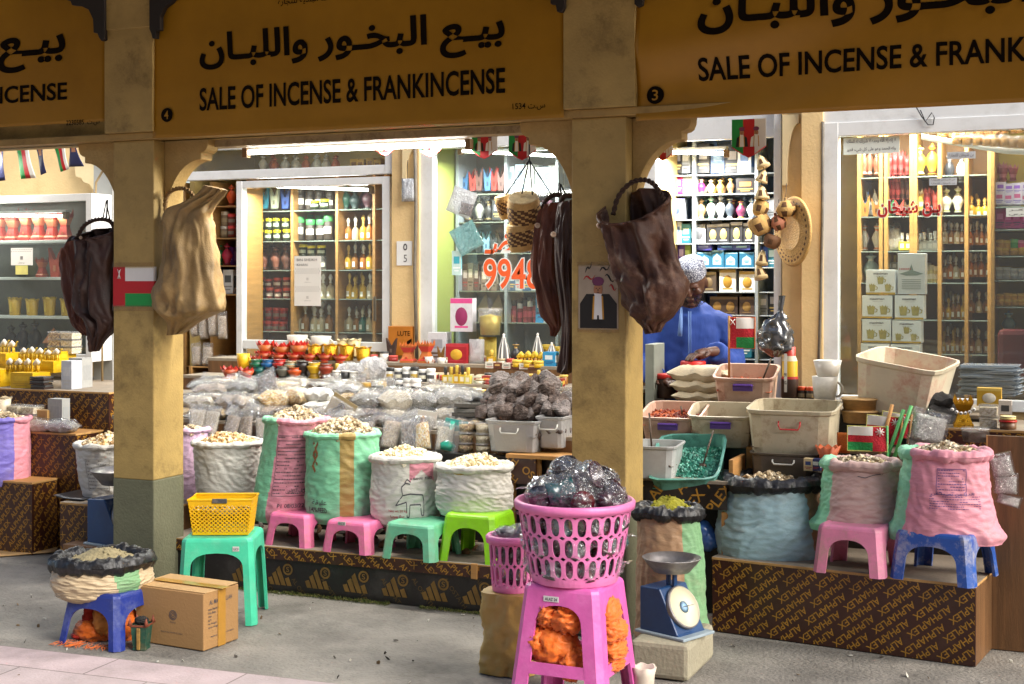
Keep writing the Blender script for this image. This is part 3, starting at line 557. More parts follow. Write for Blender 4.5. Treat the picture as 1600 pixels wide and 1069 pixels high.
for i in range(3800):
    x = rnd.uniform(xa + .2, xb + .02); q = abs(rnd.gauss(0, 1)); y = yc + .004 - .022 * q; h_ = rnd.uniform(.006, .024) * max(.25, 1 - q * .35) * (.55 + .8 * abs(nz(x * 7, 0, 3)))
    if nz(x * 4, 2, 2) < -.28: continue
    a = rnd.random() * 6.28; dx, dy = math.cos(a) * .004, math.sin(a) * .004; l = rnd.uniform(-.01, .01)
    mb.add([(x - dx, y - dy, .001), (x + dx, y + dy, .001), (x + l, y - abs(l), h_)], [(0, 1, 2)], rnd.randrange(2))
o = mb.build('moss', [M('moss_green', '4c5a24', .9), M('moss_dry', '6d6a38', .9)]); stuff(o)
def deck_pt(px, py, z): return PZ(px, py, z)
for lab, px, py, wpx, top, m, sp, stick in (
        ('pink plastic stool under the pink and green sack', 446, 855, 80, 806, S_PINK, .022, None), ('pink plastic stool with a white sticker under the tan striped mint sack', 538, 866, 84, 818, S_PINK, .02, 1),
        ('grubby mint green plastic stool under the white goat sack', 636, 877, 92, 822, S_MINT, .02, None), ('lime green plastic stool under the rightmost white sack', 728, 880, 92, 808, S_LIME, .028, None)):
    p = deck_pt(px, py, zc); k = sc(px, p.y); w = wpx * k * .92; h = (py - top) * k * 1.03
    st = (-w * .1, h * .93, .045, .018) if stick else None
    stool(lab, (p.x, p.y + w / 2 + .03, zc), w, h, sp, m, R(-4 + rnd.uniform(-4, 4)), .055, .72, .42, sticker=st)
def pinkgreen(u, v): return 1 if u < -.62 + .1 * v else 0
sg = 'open sacks of resin in front of the stalls'
sack('pale lilac sack behind the left white sack, filled with grey resin', 268, 330, 800, 672, 6.55, [W_LILAC], None, PR_TALL, RES[1], .08, .012, 300, group=sg)
sack('plain white sack nearest the flag pillar, heaped with golden resin', 303, 409, 800, 692, 6.36, [W_WHITE], None, PR_BUCKET, RES[0], .13, .011, 520, group=sg)
sack('tall pink and green sack with printed ingredients list', 394, 500, 812, 655, 6.28, [W_PINK, W_MINT], pinkgreen, [(0, .86), (.08, 1.0), (.25, 1.0), (.6, .92), (.85, .9), (1, .92)], RES[1], .14, .013, 420, lean=(.1, .02), prints=((lines_print(-.5, .62, .28, .86, 17, True), 0, 0, 0, 0, PRINT, 0), ('P1 08/03/22', -.3, .45, .16, .2, PRINT, .01), ('200201 L2 B', -.32, .5, .1, .135, PRINT, .01), (arabic('علف الدواجن'), -.1, .5, .3, .35, PRINT, .01)), group=sg)
sack('mint green sack with one tan stripe', 478, 594, 814, 678, 6.27, [W_MINT, W_TAN], lambda u, v: 1 if -.08 < u < .3 else 0, [(0, .8), (.08, .95), (.25, 1.0), (.8, .98), (1, .98)], RES[1], .2, .013, 560, prints=(('14% FEED', -.88, -.42, .14, .2, PRINT, .015), (arabic('عليقة'), -.8, -.42, .22, .29, PRINT, .01), (strokes([[(-.78, .93), (-.7, .86), (-.78, .8), (-.7, .74), (-.78, .68), (-.72, .6)], [(-.66, .93), (-.72, .86), (-.66, .8), (-.72, .74), (-.66, .68)]], .02), 0, 0, 0, 0, M('wheat_print', '8a5a34', .7), 0)), group=sg)
sack('white sack printed with a goat outline and red lettering', 580, 690, 820, 715, 6.27, [W_WHITE, W_PINK], lambda u, v: 1 if v > .86 - abs(u - .45) * .5 and .1 < u < .8 and v < .995 else 0, PR_BARREL, RES[2], .14, .012, 480, prints=(
    (strokes([[(-.3, .35), (-.1, .5), (.1, .52), (.45, .5), (.5, .42), (.48, .2), (.42, .2), (.4, .36), (.1, .36), (.08, .18), (.02, .18), (0, .4), (-.3, .35)], [(-.1, .5), (-.14, .62), (-.02, .68), (.1, .66)], [(-.05, .68), (.02, .73), (.12, .69)]], .01), 0, 0, 0, 0, PRINT, 0),
    ('Net wt 20 kg', -.5, .02, .24, .29, PRINTR, .01), ('Low Fat', -.45, -.05, .16, .21, PRINTR, .01), (arabic('الماشية'), .2, .7, .08, .14, PRINT, .01), ('A BAHAI  FEED', .1, .75, .72, .755, PRINT, .01)), group=sg)
sack('white sack at right end of the row beside the pink basket', 681, 802, 806, 729, 6.28, [W_WHITE], None, PR_BARREL, RES[2], .13, .012, 480, group=sg, prints=((strokes([[(-.9, .95), (-.6, .96), (-.4, .93), (-.2, .96)]], .03), 0, 0, 0, 0, M('olive_print', '9c8a3a', .7), 0),))
sack('white sack half hidden behind the flag pillar with faint print', 122, 232, 790, 694, 6.38, [W_WHITE], None, PR_BUCKET, RES[0], .15, .011, 420, prints=((lines_print(-.75, -.1, .3, .8, 9, True), 0, 0, 0, 0, M('light_print', '8a8680', .7), 0),), group=sg)
A = PZ(1113, 985, 0); B = PZ(1524, 1042, 0); d_ = B - A; hr = ZW(1524, 915, B.y); rzr = math.atan2(d_.y, d_.x)
counter('dark plywood platform printed ALPHAPLEX under the two stools at right', (A + B) / 2, rzr, d_.length, 1.0, hr, R(180 + 39), .03, gx=.032, gy=.047, stag=.07)
Rm = Matrix.Translation((A + B) / 2) @ rotz(rzr); hW = d_.length / 2
def on_right(px, py): return PZ(px, py, hr)
p = on_right(1340, 900); k = sc(1340, p.y)
stool('dusty pink plastic stool under the smaller pink sack', (p.x - .02, p.y + .14, hr), 100 * k, 76 * k, .02, S_DUSTY, R(-8), .06, .72, .4)
p = on_right(1478, 912); k = sc(1478, p.y)
stool('worn dusty blue plastic stool under the large pink sack', (p.x - .02, p.y + .15, hr), 118 * k, 78 * k, .022, S_WORN, R(-14), .062, .72, .4)
y1 = 6.25
sack('pale blue sack lined with black polythene', 1120, 1290, 882, 752, y1 + .1, [W_BLUE, W_BROWN], lambda u, v: 1 if u > .78 - .1 * v else 0, [(0, .86), (.1, .98), (.35, 1), (.7, .93), (.9, .86), (1, .86)], RES[1], .06, .012, 200, BLACKBAG, .026, (0, 0), .8, 0, fold=.3, group=sg)
sack('smaller pink sack with green side on the dusty pink stool', 1278, 1414, 826, 724, y1, [W_DUSK, W_MINT], lambda u, v: 1 if u < -.74 else 0, [(0, .92), (.1, 1.0), (.3, .96), (.6, .9), (1, .82)], RES[1], .07, .012, 340, None, .017, (.0, 0), .8, .25, fold=.3, prints=((strokes([[(-.1, .86), (.1, .84), (.3, .88), (.55, .9)]], .006), 0, 0, 0, 0, PRINT, 0),), group=sg)
sack('large pink sack with blue print on the worn blue stool', 1397, 1554, 842, 708, y1 - .1, [W_PINK, W_MINT], lambda u, v: 1 if u < -.76 else 0, [(0, .9), (.1, 1.0), (.3, .95), (.6, .87), (1, .8)], RES[1], .08, .013, 420, None, .018, (.02, 0), .8, .22, fold=.3, prints=((lines_print(-.35, .75, .4, .56, 6), 0, 0, 0, 0, PRINTB, 0), (lines_print(-.2, .45, .58, .86, 9, True), 0, 0, 0, 0, PRINTB, 0), (arabic('الدواجن بعيدا عن'), -.3, .6, .56, .6, PRINTB, .01)), group=sg)
sack('tall brown and green sack of yellow green powder beside the blue scale', 996, 1106, 1004, 800, 5.75, [W_BROWN, W_GREEN], lambda u, v: 1 if u > .42 else 0, [(0, .9), (.08, 1.0), (.5, .97), (.85, .9), (1, .86)], GREENP, .2, .006, 60, BLACKBAG, .02, (-.03, 0), .8, .12, fold=.5, group=sg)
def floor_box(label, A, B, C_, h, mat, name='cardboard_box', cat='box'):
    """Box from three ground corners: A-B the front edge, B-C the right edge."""
    d = B - A; rz = math.atan2(d.y, d.x); w = d.length; dep = (C_ - B).length; t = thing(name, label, cat, (A + B) / 2, rz); return t, w, dep, h
CARD = M('cardboard', 'a07a4c', .8, .12, 5, .15, 80, dirt='6e5230', damt=.3, dscale=5); CARDL = M('cardboard_light', 'b08c5c', .8, .12, 5, .15, 80, dirt='7a5c38', damt=.25, dscale=5); TAPE = M('brown_tape', 'b0802e', .3, .15, 8, coat=.6)
A = PZ(212, 1001, 0); B = PZ(318, 1018, 0); C_ = PZ(371, 998, 0); hb = (1018 - 929) * sc(318, B.y)
t, w, dep, h = floor_box('brown cardboard box with a ring logo on the ground', A, B, C_, hb, CARD)
mb = MB(); mb.box((0, dep / 2, h / 2), (w, dep, h), taper=(1.0, 1.0)); bd = mb.build('carton', CARD, t, .004)
for sgn in (-1, 1): mb = MB(); mb.box((0, dep / 2 + sgn * dep / 4, h + .003), (w + .004, dep / 2 - .004, .004)); o = mb.build('flap', CARDL, t, .001); o.rotation_euler.x = R(sgn * 1.2); o.location.z = -.004 * sgn * 0
mb = MB(); mb.box((w * .06, dep / 2, h + .0085), (w + .006, .05, .002)); mb.box((w / 2 + .0025, dep / 2, h / 2), (.002, .05, h)); mb.build('tape', TAPE, t)
mb = MB()
for r1 in (.022, .016, .009):
    n = 24; mb.add([(w * .06 + r * math.cos(6.283 * j / n), -.0015, h * .56 + r * math.sin(6.283 * j / n)) for r in (r1, r1 - .003) for j in range(n)], [(j, (j + 1) % n, n + (j + 1) % n, n + j) for j in range(n)])
write(mb, 'FRAGILE', w * .02, w * .1, h * .42, h * .445, y=-.0015); write(mb, 'MADE IN SULTANATE OF OMAN', -w * .12, w * .2, h * .235, h * .26, y=-.0015)
mb.build('printed_text', PRINT, bd)
mb = MB(); T = Matrix.Translation((w / 2 + .0015, 0, 0)) @ rotz(R(90))
def wr(st, a, b, z0, z1):
    q = MB(); write(q, st, a * dep, b * dep, z0 * h, z1 * h, bold=.01); mb.add(q.v, q.f, 0, False, T)
wr('AL MARAA  LLAH', .16, .8, .78, .86)
for i, (st, b) in enumerate((('Item Name', .38), ('Pcs Box', .34), ('Qty', .22), ('B/T', .22), ('Nt Weight', .36), ('Gross Weight', .42))): wr(st, .13, b, .68 - i * .065, .72 - i * .065)
wr('MADE IN SULTANATE OF OMAN', .2, .85, .2, .225); mb.build('printed_text', PRINT, bd)
p = PZ(142, 1010, 0); k = sc(142, p.y)
stool('dark blue low plastic stool under the squat black lined sack', (p.x + .01, p.y + .15, 0), 104 * k, 84 * k, .035, S_BLUE, R(-4), .05, .7, .4)
sack('squat sack lined with black polythene on the dark blue stool', 86, 238, 936, 876, p.y + .14, [W_CREAM, W_GREEN], lambda u, v: 1 if .15 + .25 * (1 - v) < u < .72 else 0, [(0, .62), (.2, .9), (.5, 1.0), (.85, .96), (1, .9)], GREYP, .13, .005, 40, BLACKBAG, .032, (-.04, 0), .85, .12, fold=.1, group=sg)
def crumple(mb, c, r, seed, mi=0, n=28, amp=.35, T=None):
    def fn(u, v):
        a = 2 * math.pi * u; b = math.pi * (v - .5); d = Vector((math.cos(a) * math.cos(b), math.sin(a) * math.cos(b), math.sin(b)))
        q = 1 - abs(nz(d.x * 2.2 + seed, d.y * 2.2, d.z * 2.2)) * 2; q2 = 1 - abs(nz(d.x * 5 + seed, d.y * 5, d.z * 5 + 3)) * 2
        return Vector(c) + Vector((d.x * r[0], d.y * r[1], d.z * r[2])) * (1 + amp * (q * .55 + q2 * .3 + .2 * (1 - abs(nz(d.x * 11 + q, d.y * 11 + seed, d.z * 11)) * 2) - .45))
    mb.grid(fn, n + 8, n + 8, mi, True, True, T)
ORANGE = M('orange_cloth', 'd4640a', .6, .25, 8, .4, 60, sheen=.2); REDC = M('red_cloth', 'a82410', .7, .3, 8, .4, 60); YELC = M('amber_cloth', 'c07e34', .7, .3, 6, .4, 60)
pb = p; mb = MB()
for i, (ox, oz, rx, rz_, mi) in enumerate(((-.08, .04, .08, .05, 0), (-.02, .045, .1, .05, 0), (.06, .07, .05, .08, 0), (.0, .1, .05, .07, 2), (-.09, .1, .035, .07, 1), (.03, .06, .04, .08, 2), (-.12, .018, .05, .02, 1))):
    crumple(mb, (p.x + ox, p.y + .1 + .03 * (i % 3), oz), (rx, .06, rz_), i * 3.7, mi, 22)
for i in range(60):
    x = p.x + rnd.uniform(-.16, .1); y = p.y + .04 - rnd.uniform(.01, .06); mb.tube([(x, y, .012), (x + rnd.uniform(-.02, .02), y - .02, .008), (x + rnd.uniform(-.04, .03), y - .045, .003)], .0012, 4, 0)
o = mb.build('bundled_cloth', [ORANGE, REDC, YELC]); tag(o, 'frayed orange and amber cloth stuffed under the dark blue stool', 'cloth')
def zigcup(name, label, cat, loc, prof, mats, n=32, zig=6, amp=.012, mf=None, handle=None, group=None, sq=1, rz=0, rot=0, inner=True, smooth=True):
    """Turned pot or cup whose top edge rises in points; prof = outer (r, z) list."""
    t = thing(name, label, cat, loc, rz, group); mb = MB(); top = prof[-1][1]; pr = prof + ([(prof[-1][0] - .006, top)] + [(max(.002, r - .006), z) for r, z in reversed(prof[len(prof) // 2:])] if inner else [])
    k = len(mb.v); mb.lathe([(r, z) for r, z in pr] + ([(.0001, pr[-1][1])] if inner else []), n, (0, 0, 0), 0, smooth, sq, rot, mf=mf)
    v = mb.v
    if zig:
        for i, (x, y, z) in enumerate(v):
            if abs(z - top) < 1e-5: a = math.atan2(y, x) - rot; q = abs(((a * zig / (2 * math.pi)) % 1) - .5) * 2; v[i] = (x * (1 + .1 * q), y * (1 + .1 * q), z + amp * q)
    mb.build('pot_body', mats, t)
    if handle: mb = MB(); hx, hz, hr_, tr = handle; mb.tube([(hx + hr_ * math.cos(q), 0, hz + hr_ * 1.1 * math.sin(q)) for q in [R(d) for d in range(-100, 101, 20)]], tr, 8); mb.build('handle', mats, t)
    return t
DKGREEN = M('worn_green_clay', '1f4a3a', .6, .4, 20, dirt='7a5230', damt=.7, dscale=20); CLAYRIM = M('clay_trim', '7a3d28', .6, .4, 20)
p = PZ(212, 1017, 0); k = sc(212, p.y)
t = zigcup('incense_burner', 'worn green and brown pointed clay burner beside the cardboard box', 'incense burner', (p.x, p.y + .04, 0), [(15 * k, 0), (14 * k, .01), (18 * k, 36 * k), (20 * k, 37 * k), (20 * k, 40 * k)], [DKGREEN, CLAYRIM], 4, 0, 0, lambda a, j: 1 if j >= 2 and j < 4 else 0, rot=R(45), rz=R(15), smooth=False)
mb = MB()
for a in range(4): q = R(45 + 90 * a); mb.lathe([(.012, 0), (.001, .032)], 5, (19 * k * math.cos(q), 19 * k * math.sin(q), 39 * k), 0)
mb.build('points', CLAYRIM, t); mb = MB(); mb.box((0, -15.6 * k * .72 - .004, 18 * k), (.016, .01, 34 * k)); mb.build('braid', M('gold_braid', '8a6a34', .5, .4, 60), t, .003)
mb = MB(); crumple(mb, (0, 0, 44 * k), (.028, .028, .018), 5); mb.build('charcoal', M('charcoal', '17130f', .9), t)
p1 = PZ(326, 972, 0); k = sc(330, p1.y); p1.y += .12
stool('teal plastic stool under the yellow basket', (p1.x, p1.y, 0), 110 * k, 134 * k, .022, S_TEAL, R(24), .05, .83, .66, sticker=(.09, 118 * k, .03, .022))
def perforated(mb, pos, nu, nv, us, vs, hw, hh, npt=12, stad=True, cu=True, mi=0):
    """Sheet with one rounded hole per cell: pos(u, v) -> point; hw, hh = hole half sizes as share of the cell."""
    for j in range(nv):
        for i in range(nu):
            u0, u1 = us[0] + (us[1] - us[0]) * i / nu, us[0] + (us[1] - us[0]) * (i + 1) / nu; v0, v1 = vs[0] + (vs[1] - vs[0]) * j / nv, vs[0] + (vs[1] - vs[0]) * (j + 1) / nv
            uc, vc = (u0 + u1) / 2, (v0 + v1) / 2; a_, b_ = (u1 - u0) / 2, (v1 - v0) / 2; out = []; inn = []
            for q in range(npt):
                t_ = 2 * math.pi * (q + .5) / npt; cx, sx = math.cos(t_), math.sin(t_); m = max(abs(cx), abs(sx)); out.append(pos(uc + a_ * cx / m, vc + b_ * sx / m)); e = 2.6 if stad else 2
                rr = (abs(cx) ** e + abs(sx) ** e) ** (-1 / e); inn.append(pos(uc + a_ * hw * cx * rr, vc + b_ * hh * sx * rr))
            mb.add(out + inn, [(q, (q + 1) % npt, npt + (q + 1) % npt, npt + q) for q in range(npt)], mi, False)
YEL = plastic('basket_yellow', 'e8b200', 'c79a2a', .2); GREYPL = plastic('basket_clip_grey', '45474a')
h0 = 134 * k; b0 = Vector((p1.x, p1.y, h0 + .001)); kb = sc(320, b0.y); bw, bd_, bh = 84 * kb, 52 * kb, 54 * kb
t = thing('plastic_basket', 'yellow perforated rectangular basket on the teal stool', 'basket', b0, R(24)); tp = 1.16
def wallpos(k_):
    def f(u, v):
        s = 1 + (tp - 1) * v; x, y = bw / 2 * s, bd_ / 2 * s; q = -1 + 2 * u
        return ((q * x, -y, v * bh), (x, q * y, v * bh), (-q * x, y, v * bh), (-x, -q * y, v * bh))[k_]
    return f
for k_ in range(4):
    mb = MB(); n = 13 if k_ % 2 == 0 else 9; perforated(mb, wallpos(k_), n, 7, (0, 1), (.06, .84), .62, .62, 8, False)
    f = wallpos(k_); mb.add([f(0, .84), f(1, .84), f(1, 1), f(0, 1)], [(0, 1, 2, 3)]); mb.add([f(0, 0), f(1, 0), f(1, .06), f(0, .06)], [(0, 1, 2, 3)]); mb.build('wall', YEL, t, 0, -.003)
mb = MB(); mb.box((0, 0, .002), (bw, bd_, .004)); mb.build('bottom', YEL, t)
mb = MB(); q = [(-bw / 2 * tp, -bd_ / 2 * tp), (bw / 2 * tp, -bd_ / 2 * tp), (bw / 2 * tp, bd_ / 2 * tp), (-bw / 2 * tp, bd_ / 2 * tp)]; mb.tube([(x, y, bh) for x, y in q], .006, 8, closed=True, smooth=False); mb.build('rim', YEL, t)
for sg_ in (-1, 1): mb = MB(); mb.box((0, sg_ * (bd_ / 2 * tp + .004), bh - .004), (.07, .008, .022)); mb.build('clip', GREYPL, t, .003)
mb = MB(); mb.grid(lambda u, v: ((u - .5) * bw * 1.02, (v - .5) * bd_ * 1.02, bh * .72 + .012 * nz(u * 6, v * 6, 1)), 12, 10)
for i in range(260): mb.lump(((rnd.random() - .5) * bw, (rnd.random() - .5) * bd_, bh * .73 + rnd.uniform(0, .012)), rnd.uniform(.004, .009))
stuff(mb.build('resin_contents', RES[1], t))
STEEL = M('worn_steel', '8b8785', .4, .3, 14, .2, 40, metal=.6, dirt='574f49', damt=.5, dscale=9); SCALEB = M('scale_blue', '123a66', .4, .25, 8, dirt='2c5476', damt=.5, dscale=6); DIAL = M('dial_cream', 'cfc9ac', .4, .08, 6)
def scale(label, loc, rz, k, dial=True):
    t = thing('weighing_scale', label, 'scale', loc, rz); w, h, d = 80 * k, 76 * k, 70 * k
    mb = MB(); mb.prism([(-w / 2, 0.008), (w / 2 + .004, .008), (w / 2 - .01, .02), (0, h), (-w / 2, h * .98)], d); bd = mb.build('housing', SCALEB, t, .006)
    mb = MB(); mb.box((.01, d / 2, .006), (w + .05, d + .03, .012)); mb.build('foot_plate', M('scale_foot', '8c9aa2', .5, .2, 8), t, .003)
    a = Vector((w / 2 - .01, 0, .02)); b = Vector((0, 0, h)); mid = (a + b) / 2; nrm = Vector((b.z - a.z, 0, a.x - b.x)).normalized(); rd = 33 * k
    T = Matrix.Translation(mid + Vector((0, d / 2, 0))) @ Vector((0, 0, 1)).rotation_difference(nrm).to_matrix().to_4x4()
    mb = MB(); mb.lathe([(rd + .006, -.002), (rd + .006, .016), (rd, .02), (rd, .014), (.0001, .014)], 40, T=T, mf=lambda a_, j: 1 if j >= 2 else 0); dl = mb.build('dial', [STEEL, DIAL], t)
    mb = MB(); mb.lathe([(rd * .3, .0), (.0001, .0005)], 24, (0, 0, .0155), T=T); mb.add([(-.002, -.1 * rd, .0168), (.002, -.1 * rd, .0168), (.0008, rd * .8, .0168), (-.0008, rd * .8, .0168)], [(0, 1, 2, 3)], 1, T=T)
    for i in range(40):
        q = 6.283 * i / 40; r0 = rd * (.84 if i % 5 else .76); ca, sa = math.cos(q), math.sin(q); mb.add([(r0 * ca - .0008 * sa, r0 * sa + .0008 * ca, .0152), (r0 * ca + .0008 * sa, r0 * sa - .0008 * ca, .0152), (rd * .92 * ca + .0008 * sa, rd * .92 * sa - .0008 * ca, .0152), (rd * .92 * ca - .0008 * sa, rd * .92 * sa + .0008 * ca, .0152)], [(0, 1, 2, 3)], 1)
    mb.build('dial_marks', [M('dial_blue', '86a9c4', .4), PRINT], dl)
    mb = MB()
    for ox in (-.012, .02): mb.box((ox - .01, d / 2, h + 10 * k), (.012, .02, 22 * k))
    mb.box((-.005, d / 2, h + 20 * k), (.06, .03, .008)); mb.build('post', SCALEB, t, .002)
    R_ = 47 * k; mb = MB(); mb.lathe([(R_ * .2, 0), (R_ * .62, .006), (R_ * .88, 16 * k), (R_, 24 * k), (R_ + .003, 25 * k), (R_ - .001, 25.5 * k), (R_ * .85, 16 * k), (R_ * .6, .01), (.0001, .005)], 44, (-.005, d / 2, h + 20 * k)); mb.build('pan', STEEL, t)
    return t
A = PZ(1048, 1070, 0)
yb = 5.3; xa, xb = XW(984, yb), XW(1076, yb); zt_ = .147
mb = MB(); mb.grid(lambda u, v: (0, 0, 0), 1, 1)
t = thing('concrete_block', 'pale concrete plinth block at the foot of the pillar under the scale', 'block', ((xa + xb) / 2, yb, 0))
mb = MB(); mb.box((0, .2, zt_ / 2), (xb - xa, .4, zt_)); mb.build('block_body', M('pale_concrete', '97907a', .85, .2, 6, .4, 60, dirt='5f5846', damt=.4, dscale=5), t, .02)
scale('blue dial scale with steel pan on the concrete block', Vector((XW(1032, 5.42), 5.40, zt_ + .001)), R(-22), sc(1046, 5.45) * .97)
ys = 4.84; ps = P(898, 905, ys); k = sc(898, ys)
stool('tall magenta plastic stool stuffed with orange bags, under the laundry basket', (ps.x, ys, 0), 122 * k, ps.z, .05, S_MAG, R(-2), .07, .86, .72, bars=((.33, .42),), sticker=(-.03, ps.z * .905, .06, .02))
PINKB = plastic('basket_pink', 'd270a4', 'c78aa6', .15)
def laundry(label, c, rb, rt, h, nu, rows, mat):
    t = thing('laundry_basket', label, 'basket', c); rad = lambda v: rb + (rt - rb) * v ** .8
    def pos(u, v): a = 2 * math.pi * u; return (rad(v) * math.cos(a), rad(v) * math.sin(a), v * h)
    mb = MB(); b = [.1 + (.9 - .1) * j / rows for j in range(rows + 1)]
    for j in range(rows): perforated(mb, pos, nu, 1, (0, 1), (b[j], b[j + 1]), .66, .86, 14, True)
    for v0, v1 in ((0, .1), (.9, 1)):
        mb.grid(lambda u, v: pos(u, v0 + (v1 - v0) * v), nu * 2, 2, cu=True, smooth=False)
    mb.add([pos(i / nu, 0) for i in range(nu)], [tuple(reversed(range(nu)))]); mb.build('basket_wall', mat, t, 0, -.005)
    mb = MB(); mb.lathe([(rt - .004, h - .022), (rt + .012, h - .024), (rt + .014, h), (rt + .006, h + .008), (rt - .006, h + .006), (rt - .006, h - .02)], 56); mb.build('rim', mat, t)
    return t
kb = sc(893, ys); cb = Vector((ps.x, ys, ps.z + .002)); RT, RB, HB = 89 * kb, 66 * kb, 122 * kb
laundry('big pink laundry basket of bagged burners on the magenta stool', cb, RB, RT, HB, 26, 3, PINKB)
FILM = Mfilm('clear_bag', (.97, .97, .98), .07, .07, .7, 16); FILM2 = Mfilm('clear_bag_b', (.96, .97, .98), .16, .12, .8, 22)
CUPC = [M('glazed_plum', '34121e', .25, .3, 9, coat=.6), M('glazed_teal', '1e4c4e', .25, .3, 9, coat=.6), M('glazed_maroon', '4a1018', .25, .3, 9, coat=.6), M('glazed_dark', '231a1c', .25, .3, 9, coat=.6)]
def bagged(label, loc, r, cup, seed, tilt):
    t = thing('bagged_burner', label, 'incense burner', loc, seed, 'bagged burners in pink baskets'); mb = MB()
    mb.lathe([(r * .7, -r * .8), (r * .6, -r * .3), (r * .42, 0), (r * .72, r * .5), (r * .8, r * .72), (r * .68, r * .7), (r * .35, r * .1), (.0001, 0)], 18, T=Matrix.Rotation(tilt, 4, 'X')); mb.build('glazed_pot', cup, t)
    mb = MB(); crumple(mb, (0, 0, 0), (r * 1.02, r * .92, r * .88), seed, 0, 30, .42); a = seed * 2
    mb.grid(lambda u, v: (r * .8 * math.cos(a) + (v * r * .8) * math.cos(a) + (u - .5) * r * (.2 + v) * -math.sin(a) , r * .8 * math.sin(a) + v * r * .8 * math.sin(a) + (u - .5) * r * (.2 + v) * math.cos(a), r * .25 + r * .2 * nz(u * 4, v * 4, seed)), 8, 6); mb.build('plastic_wrap', FILM, t)
    return t
nm_c = ['plum', 'teal', 'maroon', 'black']
spots = [(-.55, .1, .02, 0, 'left'), (-.15, -.3, .045, 1, ''), (.2, -.35, .02, 2, ''), (.62, .05, .02, 0, ''), (.0, .35, .07, 1, ''), (.4, .3, .06, 3, ''), (-.4, .45, .06, 3, ''), (-.15, .0, .10, 3, ''), (.25, -.05, .09, 0, ''), (-.45, -.3, .03, 3, '')]
wh = ['at the left rim', 'highest at the front', 'at the front rim', 'at the right rim', 'at the back of the heap', 'right behind the heap top', 'left behind the heap top', 'on the left of the heap summit', 'on the right of the heap summit', 'low at the front left']
for i, (a, b, dz, ci, _) in enumerate(spots): bagged(f'clear bagged {nm_c[ci]} burner {wh[i]} of the big pink basket', cb + Vector((a * RT, b * RT, HB + dz)), .066, CUPC[ci], i * 1.7 + .4, R((60, 75, 80, -60, 20, 40, 50, 30, 70, 80)[i]))
for j, (v, rr, n) in enumerate(((.22, .62, 7), (.5, .68, 8), (.78, .72, 8))):
    for i in range(n):
        a = 6.283 * (i + .5 * j) / n
        if math.sin(a) > .55: continue
        ci = (i * 3 + j) % 4; t = bagged(f'clear bagged {nm_c[ci]} burner seen through the slots of the big pink basket', cb + Vector((rr * RT * math.cos(a), rr * RT * math.sin(a), v * HB)), .055, CUPC[ci], i + j * 2.3, R(70 + 20 * i))
y2 = 5.2; k = sc(797, y2); p = P(800, 921, y2)
laundry('small pink laundry basket of bagged burners behind the big one', p, 30 * k, 36 * k, 84 * k, 18, 2, PINKB)
for i, (a, b, v, ci, w_) in enumerate(((-.3, 0, .92, 3, 'topmost left'), (.3, .1, .98, 0, 'topmost right'), (0, -.2, .7, 3, 'below the rim'), (.05, 0, .3, 0, 'lowest'))): bagged(f'clear bagged {nm_c[ci]} burner {w_} in the small pink basket', p + Vector((a * 36 * k, b * 36 * k, v * 84 * k)), .055, CUPC[ci], i * 2.1, R(50 * i))
PAPER = M('tan_paper', 'b08f4a', .55, .18, 4, .7, 16, dirt='7a5a28', damt=.5, dscale=4, coat=.15)
t = thing('paper_bag', 'crumpled tan bag standing under the small pink basket', 'bag', (p.x + .0, p.y - .02, 0)); hb = p.z - .002
wb = 40 * k
def bagf(u, v):
    a = 2 * math.pi * u; e = 3.5; r = (abs(math.cos(a)) ** e + abs(math.sin(a)) ** e) ** (-1 / e); z = v * hb; q = 1 - abs(nz(math.cos(a) * 1.8, math.sin(a) * 1.8 + 3, z * 9)) * 2; q2 = 1 - abs(nz(math.cos(a) * 4, math.sin(a) * 4, z * 22)) * 2
    s = wb * (1.06 - .04 * v) * (1 + .13 * q + .07 * q2 - .08); return (s * r * math.cos(a), .8 * s * r * math.sin(a), z)
mb = MB(); mb.grid(bagf, 60, 40, cu=True); mb.add([bagf(i / 60, 1) for i in range(60)], [tuple(range(60))]); mb.build('bag_body', PAPER, t)
def orange_bag(label, parts, seed):
    t = thing('orange_bag', label, 'bag', (ps.x, ys, 0), 0, 'orange bags inside the magenta stool'); mb = MB()
    for i, (px, py, rx, rz_) in enumerate(parts):
        dy = -.09 if px < 925 else -.02; q = P(px, py, ys + dy); crumple(mb, (q.x - ps.x, dy, q.z), (rx * sc(px, ys), .07, rz_ * sc(px, ys)), seed + i * 5.1, 0, 34, .42)
    mb.build('bag_film', ORANGE, t)
orange_bag('crumpled orange bags bulging from the front opening of the magenta stool', [(866, 1010, 36, 32), (888, 965, 26, 24), (860, 958, 18, 22), (895, 1035, 20, 26), (845, 1000, 22, 26)], 1)
orange_bag('crumpled orange bags bulging from the right opening of the magenta stool', [(948, 958, 20, 26), (956, 985, 22, 22), (956, 1014, 22, 20), (954, 1036, 20, 13)], 40)
p = P(1006, 1085, 5.0); k = sc(1006, 5.0)
zigcup('cup', 'white scalloped cup on the ground beside the concrete block', 'cup', (p.x, 5.0, 0), [(13 * k, 0), (15 * k, .02), (17 * k, p.z + 30 * k), (19 * k, p.z + 42 * k)], M('white_clay', 'c4b8a8', .6, .15, 12, dirt='7a6a58', damt=.4, dscale=14), 32, 6, .008)
def hide_mat(name, c, dirt, d=.6, bump=.5, sheen=.0): return M(name, c, .58, .45, 6, bump * .5, 120, dirt=dirt, damt=d, dscale=7, sheen=sheen)
HIDE_T = hide_mat('tan_hide', '967a4c', '6a5030', .65); HIDE_B = hide_mat('brown_hide', '4d2c1b', '94735c', .75); HIDE_D = hide_mat('dark_hide', '33190e', '52301c', .6); HIDE_R = hide_mat('red_brown_hide', '5a2a14', '7a4424', .6)
